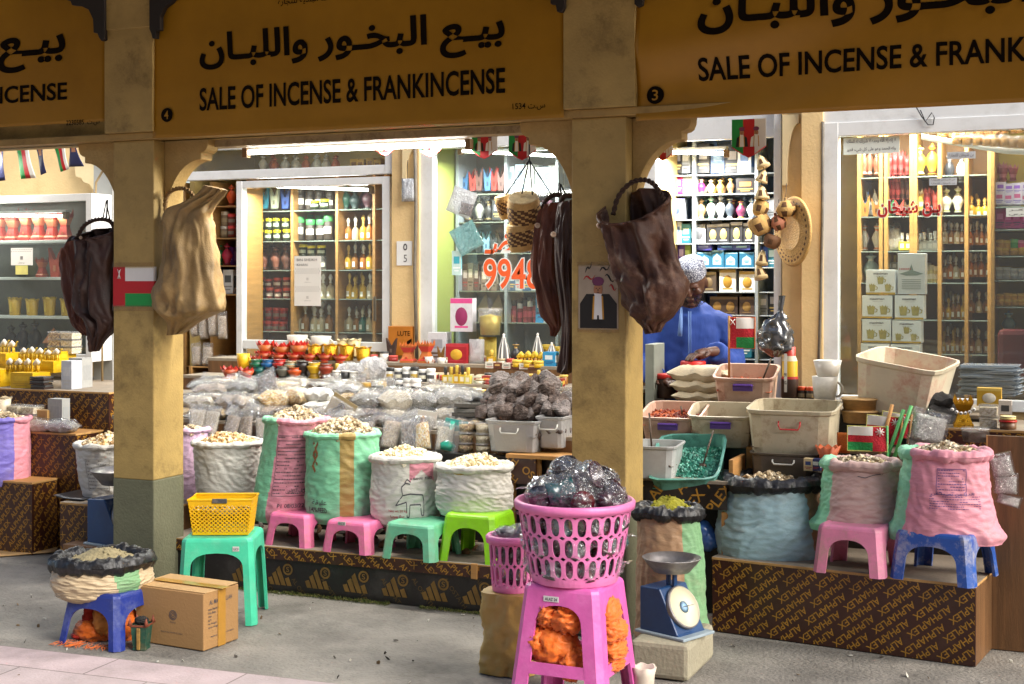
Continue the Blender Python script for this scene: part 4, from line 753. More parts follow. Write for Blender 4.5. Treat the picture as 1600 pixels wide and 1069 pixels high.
ROPE = M('hide_rope', '8a6a3c', .8, .4, 40, .6, 150); ROPED = M('dark_rope', '3a2416', .8, .4, 40, .6, 150); CORD = M('black_cord', '15151a', .6); TAGW = M('pale_skin_patch', 'cdb49a', .6, .2, 20)
def braid(mb, pts, r, mi=0, n=60):
    """Two twisted strands along a smooth path."""
    pts = [Vector(p) for p in pts]; L = len(pts) - 1
    def at(t):
        i = min(int(t * L), L - 1); q = t * L - i; p0, p1, p2, p3 = pts[max(i - 1, 0)], pts[i], pts[i + 1], pts[min(i + 2, L)]
        return .5 * ((2 * p1) + (p2 - p0) * q + (2 * p0 - 5 * p1 + 4 * p2 - p3) * q * q + (3 * p1 - p0 - 3 * p2 + p3) * q ** 3)
    for ph in (0, math.pi):
        path = []
        for i in range(n + 1):
            t = i / n; d = (at(min(1, t + .01)) - at(max(0, t - .01))).normalized(); x = d.cross(Vector((0, 1, 0))); x = x.normalized() if x.length > .01 else Vector((1, 0, 0)); y = d.cross(x); a = ph + i * .9
            path.append(at(t) + x * (r * .55 * math.cos(a)) + y * (r * .55 * math.sin(a)))
        mb.tube(path, r * .62, 6, mi)
def hide_bag(label, pairs, y, mat, seed, depth=.4, tilt=0, open_top=False, handle=None, rope=ROPED, cords=(), patch=None, amp=1.0, group='hide bags hanging from the arcade', ridge=1.0):
    L = [(P(a[0], a[1], y), P(b[0], b[1], y)) for a, b in pairs]; c0 = (L[0][0] + L[0][1]) / 2; t = thing('hide_bag', label, 'bag', c0, 0, group); m = len(L) - 1
    wmax = max((b - a).length for a, b in L)
    def sect(v):
        i = min(int(v * m), m - 1); q = v * m - i
        def cr(k):
            p = [L[max(0, min(m, i + o))][k] for o in (-1, 0, 1, 2)]; return .5 * ((2 * p[1]) + (p[2] - p[0]) * q + (2 * p[0] - 5 * p[1] + 4 * p[2] - p[3]) * q * q + (3 * p[1] - p[0] - 3 * p[2] + p[3]) * q ** 3)
        return cr(0), cr(1)
    def sf(u, v):
        a, b = sect(v); c = (a + b) / 2; hw = (b - a) / 2; th = 2 * math.pi * u; ct, st = math.cos(th), math.sin(th); w = hw.length; dp = min(wmax * .5, w * 1.0) * depth * 1.6
        fold = (1 - abs(nz(ct * 1.6 + seed, v * 2.4, st * .5))) ** 3 * .5 + (1 - abs(nz(ct * 3.2, v * 4.5 + seed + ct * 1.5, st))) ** 4 * .35 - .45
        fold += .18 * nz(ct * 4, v * 16, seed) + .5 * (1 - abs(nz(ct * 2.4 + seed * 2, v * 1.3, st * .3 + 5)) * 2.2); fold *= amp * ridge * 1.25
        wx = .5 * nz(ct * 1.3 + seed, v * 3, st); rg = lambda f, o: 1 - abs(nz(ct * f + o + wx, v * f * 2.1 + wx * 1.5 + seed, st * f * .7 + o)) * 2.4
        ds = wmax * amp * ridge * (.13 * rg(1.0, 0) + .075 * rg(2.2, 7) + .02 * rg(4.8, 3) + .005 * rg(9, 1) - .12) * min(1, .25 + w / wmax)
        p = c + hw * ct + hw.normalized() * (ct * ds * .7) + Vector((0, st * (dp + ds * 1.5), 0))
        if tilt: p.z += tilt * st * math.exp(-(v / .12) ** 2)
        return p - c0
    mb = MB(); mb.grid(sf, 96, 90, cu=True)
    mb.add([sf(i / 96, 1) for i in range(96)], [tuple(range(96))])
    if not open_top: mb.add([sf(i / 96, 0) for i in range(96)], [tuple(reversed(range(96)))])
    mb.build('bag_body', mat, t, 0, .004 if open_top else 0)
    if open_top:
        mb = MB(); mb.tube([sf(i / 40, 0.0) for i in range(40)], .006, 6, closed=True); mb.build('mouth_hem', mat, t)
    if handle:
        mb = MB(); braid(mb, [P(px, py, y + (o[0] if o else 0)) - c0 for px, py, *o in handle], .011); mb.build('rope_handle', rope, t)
    for cd in cords: mb = MB(); mb.tube([P(px, py, y) - c0 for px, py in cd], .004, 6); mb.build('hanging_cord', CORD, t)
    if patch:
        px, py, r = patch; q = P(px, py, y - .03) - c0; mb = MB(); mb.lathe([(r * .7, -.004), (r, 0), (r * 1.1, .012), (r * .8, .014), (r * .3, .004), (.0001, .004)], 16, T=xf(q, R(100), 0, R(40))); mb.build('cut_leg_end', TAGW, t)
    return t
hide_bag('pale tan hide bag hanging on the right side of the flag pillar', [((324, 290), (356, 298)), ((315, 301), (348, 308)), ((290, 316), (336, 322)), ((264, 329), (328, 338)), ((261, 360), (331, 362)), ((259, 400), (335, 402)), ((254, 430), (338, 434)), ((246, 455), (341, 462)), ((250, 478), (343, 484)), ((260, 495), (332, 490)), ((265, 506), (308, 503)), ((263, 524), (283, 522))], YP + .06, HIDE_T, 3, .42, handle=[(262, 345), (258, 318), (266, 300), (282, 294), (297, 300), (305, 314)], rope=ROPE, ridge=1.0)
hide_bag('large brown hide bag with rope handle hanging beside the man in blue', [((938, 334), (1041, 312)), ((941, 348), (1043, 330)), ((951, 385), (1050, 372)), ((960, 420), (1057, 410)), ((966, 440), (1065, 432)), ((972, 460), (1073, 453)), ((978, 478), (1068, 474)), ((990, 495), (1053, 492)), ((1002, 506), (1036, 505)), ((1010, 521), (1030, 518))], YP - .03, HIDE_B, 11, .36, .075, True, [(958, 335), (966, 308), (984, 287), (1005, 281), (1022, 288), (1034, 306), (1040, 320)], ROPED, (), (936, 352, .013), ridge=1.15)
hide_bag('dark hide bag in front, hanging left of the flag pillar', [((119, 371), (178, 362)), ((116, 382), (178, 385)), ((119, 430), (179, 430)), ((122, 480), (180, 480)), ((132, 500), (182, 508)), ((139, 530), (168, 524)), ((142, 549), (152, 548))], YP + .05, HIDE_D, 21, .35, .03, True, [(120, 372), (132, 352), (152, 343), (172, 346), (180, 360)], ROPED, [[(166, 345), (168, 312)], [(160, 346), (166, 314), (172, 345)]], (126, 371, .008))
hide_bag('dark reddish hide bag behind, furthest left of the flag pillar', [((103, 383), (124, 374)), ((97, 402), (126, 400)), ((100, 440), (130, 440)), ((108, 480), (136, 482)), ((116, 505), (142, 510)), ((130, 522), (146, 526))], YP + .17, HIDE_R, 29, .5, handle=[(104, 384), (112, 372), (122, 374)])
hide_bag('red brown hide bag hanging below the woven drums', [((846, 322), (884, 314)), ((838, 345), (878, 342)), ((832, 370), (876, 370)), ((830, 410), (872, 420)), ((836, 450), (876, 460)), ((845, 490), (878, 495)), ((858, 510), (876, 512)), ((860, 525), (868, 526))], YP + .16, HIDE_R, 35, .38, 0, False, [(848, 325), (856, 310), (870, 304), (882, 310)], ROPED, [[(872, 306), (874, 286)]], (839, 352, .012))
hide_bag('dark long hide bag hard against the left edge of the centre pillar', [((874, 318), (899, 312)), ((867, 350), (900, 350)), ((866, 370), (900, 380)), ((869, 420), (900, 425)), ((875, 470), (900, 475)), ((877, 520), (900, 525)), ((873, 565), (896, 575)), ((870, 582), (886, 585))], YP + .08, HIDE_D, 47, .5, 0, False, [(876, 320), (880, 308), (892, 306)], ROPED, [[(878, 308), (874, 286)], [(886, 308), (876, 288)]], (864, 366, .012))
STRAW = M('straw', 'c09a5a', .75, .3, 26, .6, 120, dirt='8a6630', damt=.4, dscale=20); STRAWB = M('brown_straw', '5a3a1c', .8, .4, 26, .6, 120); STRAWL = M('light_straw', 'd8bf8c', .75, .2, 26, .5, 120)
def woven_drum(label, px, py, wpx, hpx, y, axis, pat=True):
    k = sc(px, y); t = thing('woven_drum', label, 'basket', P(px, py, y), 0, 'woven drum baskets on cords'); r = wpx / 2 * k; h = hpx * k; T = xf((0, 0, 0), *axis)
    mb = MB(); n = 14; pr = []
    for j in range(n + 1): z = -h / 2 + h * j / n; e = .003 * (j % 2); pr.append((r * (1 - .12 * abs(z / h * 2) ** 2) + e, z))
    mb.lathe(pr, 28, T=T, mf=lambda a, j: 1 if pat and 2 < j < 11 and (int(a * 28 / 6.283) + j) % 3 else 0); mb.build('woven_side', [STRAW, STRAWB], t)
    for z, sg_ in ((-h / 2, -1), (h / 2, 1)):
        mb = MB(); q = [(r * .9, 0)] ; rr = r * .88
        while rr > .006: q += [(rr, .004), (rr - .004, .0015)]; rr -= .008
        q.append((.0001, .002)); mb.lathe([(a, z + sg_ * b) for a, b in q], 28, T=T); mb.build('coiled_lid', STRAWL, t)
    return t
yd = YP + .2
woven_drum('upper woven drum with dark zigzag bands on black cords', 819, 330, 52, 46, yd, (R(28), R(8), 0))
woven_drum('lower woven drum with dark chequer hanging under the other drum', 815, 370, 46, 40, yd + .02, (R(14), R(-4), 0))
woven_drum('half hidden small woven drum left of the other two', 789, 323, 26, 34, yd + .12, (R(20), R(-10), 0))
for i, q in enumerate(([(826, 252), (790, 305)], [(826, 252), (815, 305)], [(828, 252), (832, 306)], [(828, 252), (862, 305)], [(827, 200), (827, 252)])):
    mb = MB(); mb.tube([P(a, b, yd) for a, b in q], .0035, 6); o = mb.build('cord', CORD); tag(o, ['black cord to the small hidden drum', 'black cord to the left of the upper drum', 'black cord to the right of the upper drum', 'black cord slanting right towards the hide bags', 'black cord from the arch down to the drum knot'][i], 'cord', 'black cords holding the woven drums')
k = sc(1240, YS - .2); yh = YS - .2; t = thing('straw_hat', 'wide brimmed round straw hat hanging on the cream pilaster', 'hat', P(1239, 362, yh)); rr = 53 * k
mb = MB(); T = xf((0, 0, 0), R(90), 0, 0) ; T = rotz(R(-48)) @ Matrix.Rotation(R(90), 4, 'X'); pr = []
for j in range(15): q = .52 + .48 * j / 14; pr.append((rr * q, .004 * (j % 2) + .02 * (1 - q)))
mb.lathe(pr, 60, T=T, mf=lambda a, j: 2 if j in (6, 9, 10) and int(a * 60 / 6.283) % 2 else 0); mb.build('brim', [STRAW, STRAWL, STRAWB], t, 0, .008)
mb = MB(); mb.lathe([(rr * .53, .01), (rr * .5, -.03), (rr * .4, -.06), (.001, -.07)], 40, T=T); mb.build('crown_inside', M('hat_inside', '7a5220', .8, .4, 20, .5, 80), t, 0, .004)
def bobble(label, px, py, wpx, hpx, y, kind, mat, group='small woven pieces strung beside the hat'):
    k = sc(px, y); t = thing('woven_pouch', label, 'woven pouch', P(px, py, y), 0, group); r = wpx / 2 * k; h = hpx * k; mb = MB(); T = xf((0, 0, 0), R(rnd.uniform(-15, 15)), R(rnd.uniform(-25, 25)), 0)
    pr = {'ball': [(.001, -h / 2), (r * .7, -h * .42), (r, -h * .1), (r * .95, h * .12), (r * .6, h * .4), (r * .2, h * .46), (r * .16, h * .62)], 'cup': [(r * .55, -h / 2), (r * .85, -h * .3), (r, h * .1), (r * .92, h * .4), (r * .75, h * .5), (r * .5, h * .44)], 'bell': [(r, -h / 2), (r * .95, -h * .35), (r * .6, h * .1), (r * .35, h * .35), (r * .1, h * .5)]}[kind]
    mb.lathe(pr, 20, T=T, mf=lambda a, j: 1 if j % 2 and int(a * 10 / 6.283) % 2 else 0); mb.build('woven_body', [mat, STRAWB], t)
    mb = MB(); mb.tube([T @ Vector((0, 0, h * .4)), (0, 0, h * .9), (.003, 0, h * 1.4)], .002, 5); mb.build('string', CORD, t)
    return t
yb_ = YS - .28; wp = ['striped bell shaped woven piece topmost on the string near the doorway', 'striped woven bell second from the top of the string near the doorway', 'striped woven bell third from the top of the string near the doorway']
for i, (px, py, w, h, kd) in enumerate(((1190, 252, 22, 20, 'bell'), (1192, 275, 20, 20, 'bell'), (1190, 300, 24, 22, 'bell'))): bobble(wp[i], px, py, w, h, yb_, kd, STRAWL)
for lab, px, py, w, h, kd, m in (('shallow lidded straw basket on the string left of the hat', 1188, 326, 26, 24, 'cup', STRAW), ('wide coiled straw pouch at the left edge of the hat', 1188, 352, 36, 30, 'cup', STRAW), ('rounded reddish woven ball in front of the hat crown', 1216, 348, 24, 26, 'ball', M('pink_straw', 'b5765a', .8, .3, 20, .5, 90)), ('leather box shaped pouch below the woven ball', 1206, 378, 28, 20, 'cup', M('brown_pouch', '6e4a2c', .7, .3, 10)), ('small striped bell under the coiled pouch', 1191, 402, 20, 24, 'bell', STRAWL), ('small striped bell lowest on the string above the black bag', 1187, 424, 22, 24, 'bell', STRAWL), ('coiled straw ball behind the reddish ball', 1228, 326, 32, 28, 'ball', STRAW)): bobble(lab, px, py, w, h, yb_ + .02, kd, m)
FR, FG, FWH = M('flag_red', 'b3141c', .55, .1, 8), M('flag_green', '0f8a3c', .55, .1, 8), M('flag_white', 'd8d5d0', .55, .06, 8)
SKIN_P, NAVY, GOLDP, PURP, BLK = M('printed_skin', 'a3714f', .5), M('printed_navy', '20264e', .5), M('printed_gold', 'b8862a', .5), M('printed_purple', '6b2f52', .5), M('printed_black', '15120f', .5)
PRM = [FR, FG, FWH, SKIN_P, NAVY, GOLDP, PURP, BLK]
def ell(mb, cx, cz, a, b, y, mi, n=18, t0=0, t1=6.2832): mb.add([(cx + a * math.cos(t0 + (t1 - t0) * i / n), y, cz + b * math.sin(t0 + (t1 - t0) * i / n)) for i in range(n)], [tuple(range(n))], mi)
def poly(mb, pts, y, mi): mb.add([(x, y, z) for x, z in pts], [tuple(range(len(pts)))], mi)
def bust(mb, cx, cz, s, y, robe, tur):
    """Printed head and shoulders of a man in turban and robe, about 2.6 s tall."""
    poly(mb, [(cx - s * .75, cz - s * 1.4), (cx + s * .75, cz - s * 1.4), (cx + s * .62, cz - s * .3), (cx + s * .25, cz - s * .05), (cx - s * .25, cz - s * .05), (cx - s * .62, cz - s * .3)], y, robe)
    poly(mb, [(cx - s * .26, cz - s * 1.4), (cx + s * .26, cz - s * 1.4), (cx + s * .2, cz - s * .05), (cx - s * .2, cz - s * .05)], y - .0006, 2)
    for q in (-1, 1): poly(mb, [(cx + q * s * .26, cz - s * 1.4), (cx + q * s * .36, cz - s * 1.4), (cx + q * s * .3, cz - s * .1), (cx + q * s * .2, cz - s * .05)][::q], y - .0008, 5)
    ell(mb, cx, cz + s * .28, s * .27, s * .38, y - .001, 3); ell(mb, cx, cz + s * .08, s * .24, s * .2, y - .0013, 2, 14, math.pi, 2 * math.pi)
    for q in (-1, 1): ell(mb, cx + q * s * .1, cz + s * .36, s * .05, s * .025, y - .0014, 7, 8)
    ell(mb, cx, cz + s * .13, s * .1, s * .02, y - .0015, 7, 8); ell(mb, cx, cz + s * .76, s * .36, s * .25, y - .0013, tur); ell(mb, cx, cz + s * .6, s * .3, s * .1, y - .0012, 7); ell(mb, cx, cz + s * .26, s * .03, s * .07, y - .0014, 7, 8)
y = YP - .002; z0, z1 = ZW(208, 479, y), ZW(208, 417, y); xa, xb = XW(177, y), XW(240, y); w = xb - xa; h = z1 - z0
t = thing('flag_sticker', 'red white and green flag taped round the left pillar', 'flag', (xa, y, z0)); mb = MB(); r0 = w * .3
for a, b, c, d, mi in ((0, r0, 0, h, 0), (r0, w, h * .64, h, 2), (r0, w, h * .33, h * .64, 0), (r0, w, 0, h * .33, 1)): mb.box(((a + b) / 2, 0, (c + d) / 2), (b - a, .002, d - c), mi)
sw = .02
for c, d, mi in ((h * .64, h, 2), (h * .33, h * .64, 0), (0, h * .33, 1)): mb.box((w + .0022, sw / 2, (c + d) / 2), (.002, sw, d - c), mi)
pn = mb.build('flag_print', PRM, t)
mb = MB(); q = [(-.35, -.5, .35, .5), (.35, -.5, -.35, .5)]
for a, b, c, d in q: mb.tube([(r0 / 2 + a * .03, -.002, h * .82 + b * .05), (r0 / 2 + c * .03, -.002, h * .82 + d * .05)], .0018, 4)
mb.tube([(r0 / 2, -.003, h * .82 - .025), (r0 / 2 + .003, -.003, h * .82 + .02)], .003, 5); mb.build('emblem', FWH, pn)
mb = MB()
for zz_ in (h + .008, -.008): mb.box((w / 2, -.0022, zz_), (w + .01, .0012, .03))
mb.build('tape', Mfilm('clear_tape', (.97, .93, .82), .03, .2, 0), t)
z0, z1 = ZW(935, 515, y), ZW(935, 414, y); xa, xb = XW(904, y), XW(966, y); w = xb - xa; h = z1 - z0
t = thing('poster', 'portrait poster of a turbaned man in black robe taped to the centre pillar', 'poster', (xa, y, z0)); mb = MB(); mb.box((w / 2, 0, h / 2), (w, .002, h)); pp = mb.build('paper', M('poster_paper', 'a3937e', .4, .25, 6), t)
mb = MB(); Wd = w * .94
poly(mb, [(w * .04, h * .02), (w * .97, h * .02), (w * .97, h * .4), (w * .78, h * .55), (w * .2, h * .55), (w * .04, h * .4)], -.0018, 7); bust(mb, w * .5, h * .54, w * .42, -.0024, 7, 6)
poly(mb, [(w * .5 - .004, h * .06), (w * .5 + .006, h * .06), (w * .5 + .004, h * .22), (w * .5 - .004, h * .22)], -.0045, 7); mb.build('portrait', PRM, pp)
mb = MB(); q = random.Random(3)
for i in range(13):
    a = q.uniform(.08, .9) * w; b = q.choice((q.uniform(.6, .97),)) * h
    if abs(a - w * .5) < w * .22 and b < h * .93: continue
    s = q.uniform(.03, .06); th = q.uniform(-.5, 1.2); mb.tube([(a + s * (i_ / 5 - .5) * math.cos(th) , -.0024, b + s * (i_ / 5 - .5) * math.sin(th) + .012 * math.sin(i_ * 1.3)) for i_ in range(6)], [.001, .003, .004, .0034, .002, .0008], 4, i % 2)
mb.build('calligraphy', [FR, BLK], pp)
mb = MB()
for c in ((w / 2, h + .004, w, .02), (w / 2, -.004, w, .02)): mb.box((c[0], -.0035, c[1]), (c[2] + .01, .001, c[3]))
mb.build('tape', Mfilm('clear_tape', (.97, .93, .82), .03, .2, 0), t)
def pennant(label, px, py, wpx, hpx, y, tilt=0, n=2, shape='shield'):
    k = sc(px, y); w, h = wpx * k, hpx * k; t = thing('bunting_pennant', label, 'bunting', P(px, py, y), 0, 'bunting pennants with printed portraits')
    for i, mi in enumerate((1, 0, 2)):
        pass
    mb = MB(); xs = [-w / 2, -w / 6, w / 6, w / 2]; bz = {-w / 2: -h * .72, -w / 6: -h * .93, w / 6: -h * .93, w / 2: -h * .72}
    for i, mi in enumerate((1, 0, 2)):
        a, b = xs[i], xs[i + 1]; pts = [(a, 0), (a, bz[a])] + ([(0, -h)] if i == 1 else []) + [(b, bz[b]), (b, 0)]; mb.prism([(p, q) for p, q in pts], .0015, mi)
    bd = mb.build('cloth', PRM, t); mb = MB()
    if n == 2: bust(mb, -w * .2, -h * .42, w * .24, -.002, 7, 6); bust(mb, w * .22, -h * .42, w * .24, -.002, 2, 6)
    else: bust(mb, 0, -h * .4, w * .34, -.002, 7, 6)
    v = [q for q in mb.v]; mb.build('portrait', PRM, bd)
    mb = MB(); mb.tube([(-w / 2, -.001, bz[-w / 2]), (-w / 6, -.001, bz[-w / 6]), (0, -.001, -h), (w / 6, -.001, bz[w / 6]), (w / 2, -.001, bz[w / 2])], .0022, 5); mb.build('red_hem', FR, bd)
    t.rotation_euler = (0, R(tilt), 0); return t
yp = YP + .32
for lab, px, py, w, h in (('shield pennant with two busts at the right end of the long tube', 757, 202, 44, 46), ('narrow shield pennant half behind the arch beside the drum cords', 816, 200, 46, 50), ('big shield pennant with two busts beside the straw pieces', 1170, 186, 54, 60), ('shield pennant peeping below the tube near the pilaster', 672, 207, 38, 38), ('shield pennant peeping below the middle of the tube', 602, 210, 34, 33), ('shield pennant tip in the arch left of the doorway lamp', 1036, 213, 30, 38)): pennant(lab, px, py, w, h, yp if px != 1170 else YP + .4)
mb = MB(); mb.tube([P(px, py, yp) for px, py in ((560, 208), (640, 206), (760, 201), (830, 199), (900, 196))], .002, 5); tag(mb.build('bunting_string', CORD), 'thin string carrying the pennants behind the long tube', 'string')
def small_flag(label, pts, y, kind):
    q = [P(a, b, y) for a, b in pts]; o0 = q[0]; t = thing('bunting_flag', label, 'bunting', o0, 0, 'flag bunting at the top left')
    mb = MB(); a, b, c, d = [p - o0 for p in q]
    def at(u, v): return a * (1 - u) * (1 - v) + b * u * (1 - v) + c * u * v + d * (1 - u) * v + Vector((0, .006 * math.sin(v * 5 + u * 2), 0))
    mb.grid(at, 9, 8, mf=(lambda u, v: (1 if u < .3 else 0 if u < .62 else 2)) if kind == 'flag' else (lambda u, v: 4 if v > .35 or abs(u - .5) > .3 else (3 if v > .12 else 6)) if kind == 'man' else (lambda u, v: 4)); mb.build('cloth', PRM, t, 0, .0015)
yf = 7.2
small_flag('red white and green flag hanging third in the left bunting', [(24, 226), (42, 226), (56, 278), (34, 280)], yf, 'flag')
small_flag('second red white and green flag of the left bunting', [(83, 226), (100, 226), (108, 264), (96, 269)], yf, 'flag')
small_flag('narrow portrait flag between the two striped flags', [(55, 226), (65, 226), (72, 270), (65, 274)], yf, 'man')
small_flag('wide navy portrait flag at right end of the left bunting', [(108, 224), (116, 224), (131, 260), (109, 261)], yf, 'man')
small_flag('navy portrait flag cut by the left edge of the view', [(-10, 230), (4, 230), (8, 282), (-6, 284)], yf, 'man')
mb = MB(); mb.tube([P(-60, 236, yf), P(10, 226, yf), P(60, 224, yf), P(120, 222, yf), P(180, 215, yf)], .003, 5); tag(mb.build('bunting_string', CORD), 'string of the flag bunting at the top left', 'string')
ym = 7.72; pm = P(1076, 440, ym); k = sc(1079, ym); rzm = math.atan2(-pm.y, -pm.x) + R(90)
man = thing('person', 'man in a blue robe and patterned white cap bending over the counter', 'person', (pm.x, pm.y, 0), rzm)
mb = MB()
def ball(c, r, T=None, n=20, f=None):
    def fn(u, v):
        a = 2 * math.pi * u; b = math.pi * (v - .5); d = Vector((math.cos(a) * math.cos(b), math.sin(a) * math.cos(b), math.sin(b))); p = Vector((d.x * r[0], d.y * r[1], d.z * r[2]))
        if f: p = f(p, d)
        return (T @ p if T else p) + Vector(c)
    mb.grid(fn, n * 2, n, cu=True)
HT = rotz(R(-14)) @ Matrix.Rotation(R(30), 4, 'X'); HC = Vector((.02, -.12, 1.605))
def headf(p, d):
    if d.z < -.1 and d.y < 0: p.x *= 1 - .22 * min(1, -d.z); p.y *= 1.0 + .04 * -d.z
    if d.y > 0 and d.z < 0: p.y *= .85
    return p
ball(HC, (.078, .098, .122), HT, 28, headf)
def hp(x, y, z): return HC + HT @ Vector((x, y, z))
ball(hp(0, -.104, -.022), (.016, .02, .03), HT, 8); ball(hp(0, -.112, -.036), (.02, .014, .011), HT, 8)   # nose
for sx in (-1, 1):
    ball(hp(sx * .032, -.088, .012), (.028, .016, .009), HT, 8); ball(hp(sx * .079, .005, -.02), (.012, .02, .034), HT, 8); ball(hp(sx * .045, -.075, -.03), (.026, .02, .022), HT, 8); ball(hp(sx * .03, -.086, -.004), (.016, .012, .009), HT, 8)
ball(hp(0, -.092, -.068), (.026, .014, .007), HT, 8); ball(hp(0, -.09, -.08), (.024, .014, .008), HT, 8); ball(hp(0, -.082, -.108), (.026, .02, .018), HT, 8)
mb.tube([hp(0, .02, -.06), (.0, -.04, 1.47), (0, .0, 1.40)], [.058, .056, .075], 16)
def limb(pts, r): mb.tube([Vector(p) for p in pts], r, 14)
LZ = ZW(1086, 566, 7.32); lid = Matrix.Translation((pm.x, pm.y, 0)) @ rotz(rzm); inv = lid.inverted(); HP = inv @ P(1092, 556, 7.34)
limb([(0, .01, 1.42), (0, .02, 1.2), (0, .03, 1.0), (0, .03, .9)], [.1, .13, .12, .13])
WR = HP + Vector((.055, .06, .02))
limb([(.13, -.0, 1.385), (.2, .0, 1.33), (.245, -.03, 1.12), WR + Vector((.04, .04, .0)), WR], [.05, .052, .043, .03, .026])
limb([(-.13, 0, 1.385), (-.2, .0, 1.32), (-.25, -.06, 1.1), (-.2, -.24, 1.06), (-.15, -.33, 1.05)], [.05, .052, .043, .032, .026])
limb([(-.1, .03, .92), (-.1, .02, .5), (-.1, .04, .08)], [.085, .058, .04]); limb([(.1, .03, .92), (.1, .02, .5), (.1, .04, .08)], [.085, .058, .04])
for sx in (-.1, .1): limb([(sx, .07, .04), (sx, -.05, .035), (sx, -.15, .025)], [.035, .036, .028])
def hand(w, fw, side, spread=.22):
    fw = Vector(fw).normalized(); lat = Vector((fw.y, -fw.x, 0)).normalized() * side; up = Vector((0, 0, 1)); pc = w + fw * .05
    limb([w, w + fw * .03, pc + fw * .03], [.024, .03, .03])
    for i, (o, ln, cr) in enumerate(((-.028, .072, .2), (-.0095, .08, .12), (.0095, .076, .12), (.027, .06, .2))):
        b = pc + lat * o + fw * .025; d = (fw + lat * (o * 9 * spread)).normalized()
        limb([b, b + d * ln * .45 + up * .008, b + d * ln * .78 - up * .002, b + d * ln - up * .014], [.0115, .0105, .0095, .0075])
    b = pc - lat * .026 - fw * .03; limb([b, b - lat * .03 + fw * .02, b - lat * .036 + fw * .05 - up * .008], [.013, .0115, .009])
hand(WR, (-.75, -.5, -.22), 1, .5); hand(Vector((-.15, -.33, 1.05)), (.5, -.8, -.1), -1)
body = mb.build('body', M('dark_skin', '4a2c1e', .5, .15, 20, .15, 150, spec=.45), man); q = body.modifiers.new('remesh', 'REMESH'); q.mode = 'VOXEL'; q.voxel_size = .0055; q.use_smooth_shade = True
q = body.modifiers.new('smooth', 'SMOOTH'); q.factor = .5; q.iterations = 3
mb = MB(); prof = [(.24, .12), (.225, .5), (.205, .9), (.2, 1.15), (.215, 1.3), (.2, 1.4), (.13, 1.455), (.075, 1.49), (.07, 1.47)]
vs = lambda r, z: r * (1.08 if 1.2 < z < 1.42 else 1)
mb.lathe([(r, z) for r, z in prof] + [(.06, 1.40), (.0001, 1.3)], 40, sq=.66, c=(0, .0, 0), wob=lambda a, z: 1 + .03 * math.sin(a * 9 + z * 3) * (1 if z < 1.2 else .4))
E1 = Vector((.25, -.03, 1.13)); CU = WR + Vector((.035, .035, .002))
limb([(.1, 0, 1.37), (.19, 0, 1.345), (.235, -.01, 1.24), E1, (E1 + CU) / 2 + Vector((0, 0, -.012)), CU], [.085, .088, .082, .075, .07, .06])
limb([(-.1, 0, 1.37), (-.19, 0, 1.345), (-.235, -.03, 1.24), (-.25, -.07, 1.12), (-.2, -.24, 1.075), (-.17, -.29, 1.06)], [.085, .088, .082, .075, .07, .062])
robe = mb.build('robe', M('blue_robe', '1a3c88', .8, .15, 5, 1, 11, stretch=(1, 1, .22)), man); q = robe.modifiers.new('remesh', 'REMESH'); q.mode = 'VOXEL'; q.voxel_size = .011; q.use_smooth_shade = True
tx = bpy.data.textures.new('folds', 'CLOUDS'); tx.noise_scale = .08; q = robe.modifiers.new('folds', 'DISPLACE'); q.texture = tx; q.strength = .022; q.mid_level = .5; q.texture_coords = 'LOCAL'; q = robe.modifiers.new('smooth', 'SMOOTH'); q.iterations = 2
mb = MB(); mb.tube([(0, -.155, 1.43), (.0, -.172, 1.3), (0, -.165, 1.12)], .004, 6); mb.tube([(.012, -.153, 1.43), (.012, -.17, 1.3), (.012, -.163, 1.12)], .003, 6); mb.build('placket', M('robe_trim', '5876ac', .7), robe)
mb = MB(); mb.tube([(-.04, -.14, 1.45), (-.045, -.19, 1.36), (-.05, -.185, 1.29)], [.006, .012, .014], 8); mb.build('tassel', M('robe_trim', '5876ac', .7), robe)
def Mcap():
    m = M('embroidered_cap', 'c9c9cc', .8, .1, 10); t_ = m.node_tree; N = t_.nodes; L = t_.links; v = N.new('ShaderNodeTexVoronoi'); v.feature = 'DISTANCE_TO_EDGE'; v.inputs['Scale'].default_value = 85; tc = N.new('ShaderNodeTexCoord'); L.new(tc.outputs['Object'], v.inputs['Vector'])
    r = N.new('ShaderNodeValToRGB'); r.color_ramp.elements[0].color = (.05, .06, .11, 1); r.color_ramp.elements[1].color = (.5, .53, .6, 1); r.color_ramp.elements[0].position = .05; r.color_ramp.elements[1].position = .22; L.new(v.outputs['Distance'], r.inputs[0]); L.new(r.outputs[0], N['Principled BSDF'].inputs['Base Color']); return m
mb = MB(); T = Matrix.Translation(HC) @ HT; mb.lathe([(.082, .035), (.085, .04), (.081, .1), (.079, .116), (.075, .122), (.05, .131), (.0001, .132)], 40, sq=1.16, T=T @ Matrix.Translation((0, .004, 0))); mb.build('cap', Mcap(), man)
mb = MB()
for sx in (-1, 1): mb.lathe([(.001, -.006), (.011, 0), (.001, .006)], 12, sq=.6, T=Matrix.Translation(hp(sx * .031, -.102, .0)) @ HT)
mb.build('eyes', M('eye_dark', '120c0a', .3), man)
mb = MB()
for i in range(260):
    a = rnd.uniform(-1.3, 1.3); b = rnd.uniform(-.125, -.06); p = hp(.07 * math.sin(a), -.088 * math.cos(a) - .003, b); mb.lump(p, .003, 0, .4)
stuff(mb.build('beard', M('black_beard', '1b1614', .9), man))
UM = {}
def mcol(c, **k):
    k.setdefault('rough', .45); k.setdefault('var', .12); return M('paint_' + c + ''.join(f'_{a}{b}' for a, b in sorted(k.items()) if a not in ('var',)), c, **k)
GLASSY = dict(rough=.12, coat=.8)
def GOLDM(): return M('gold_foil', 'c89522', .28, .25, 30, .3, 60, metal=.75)
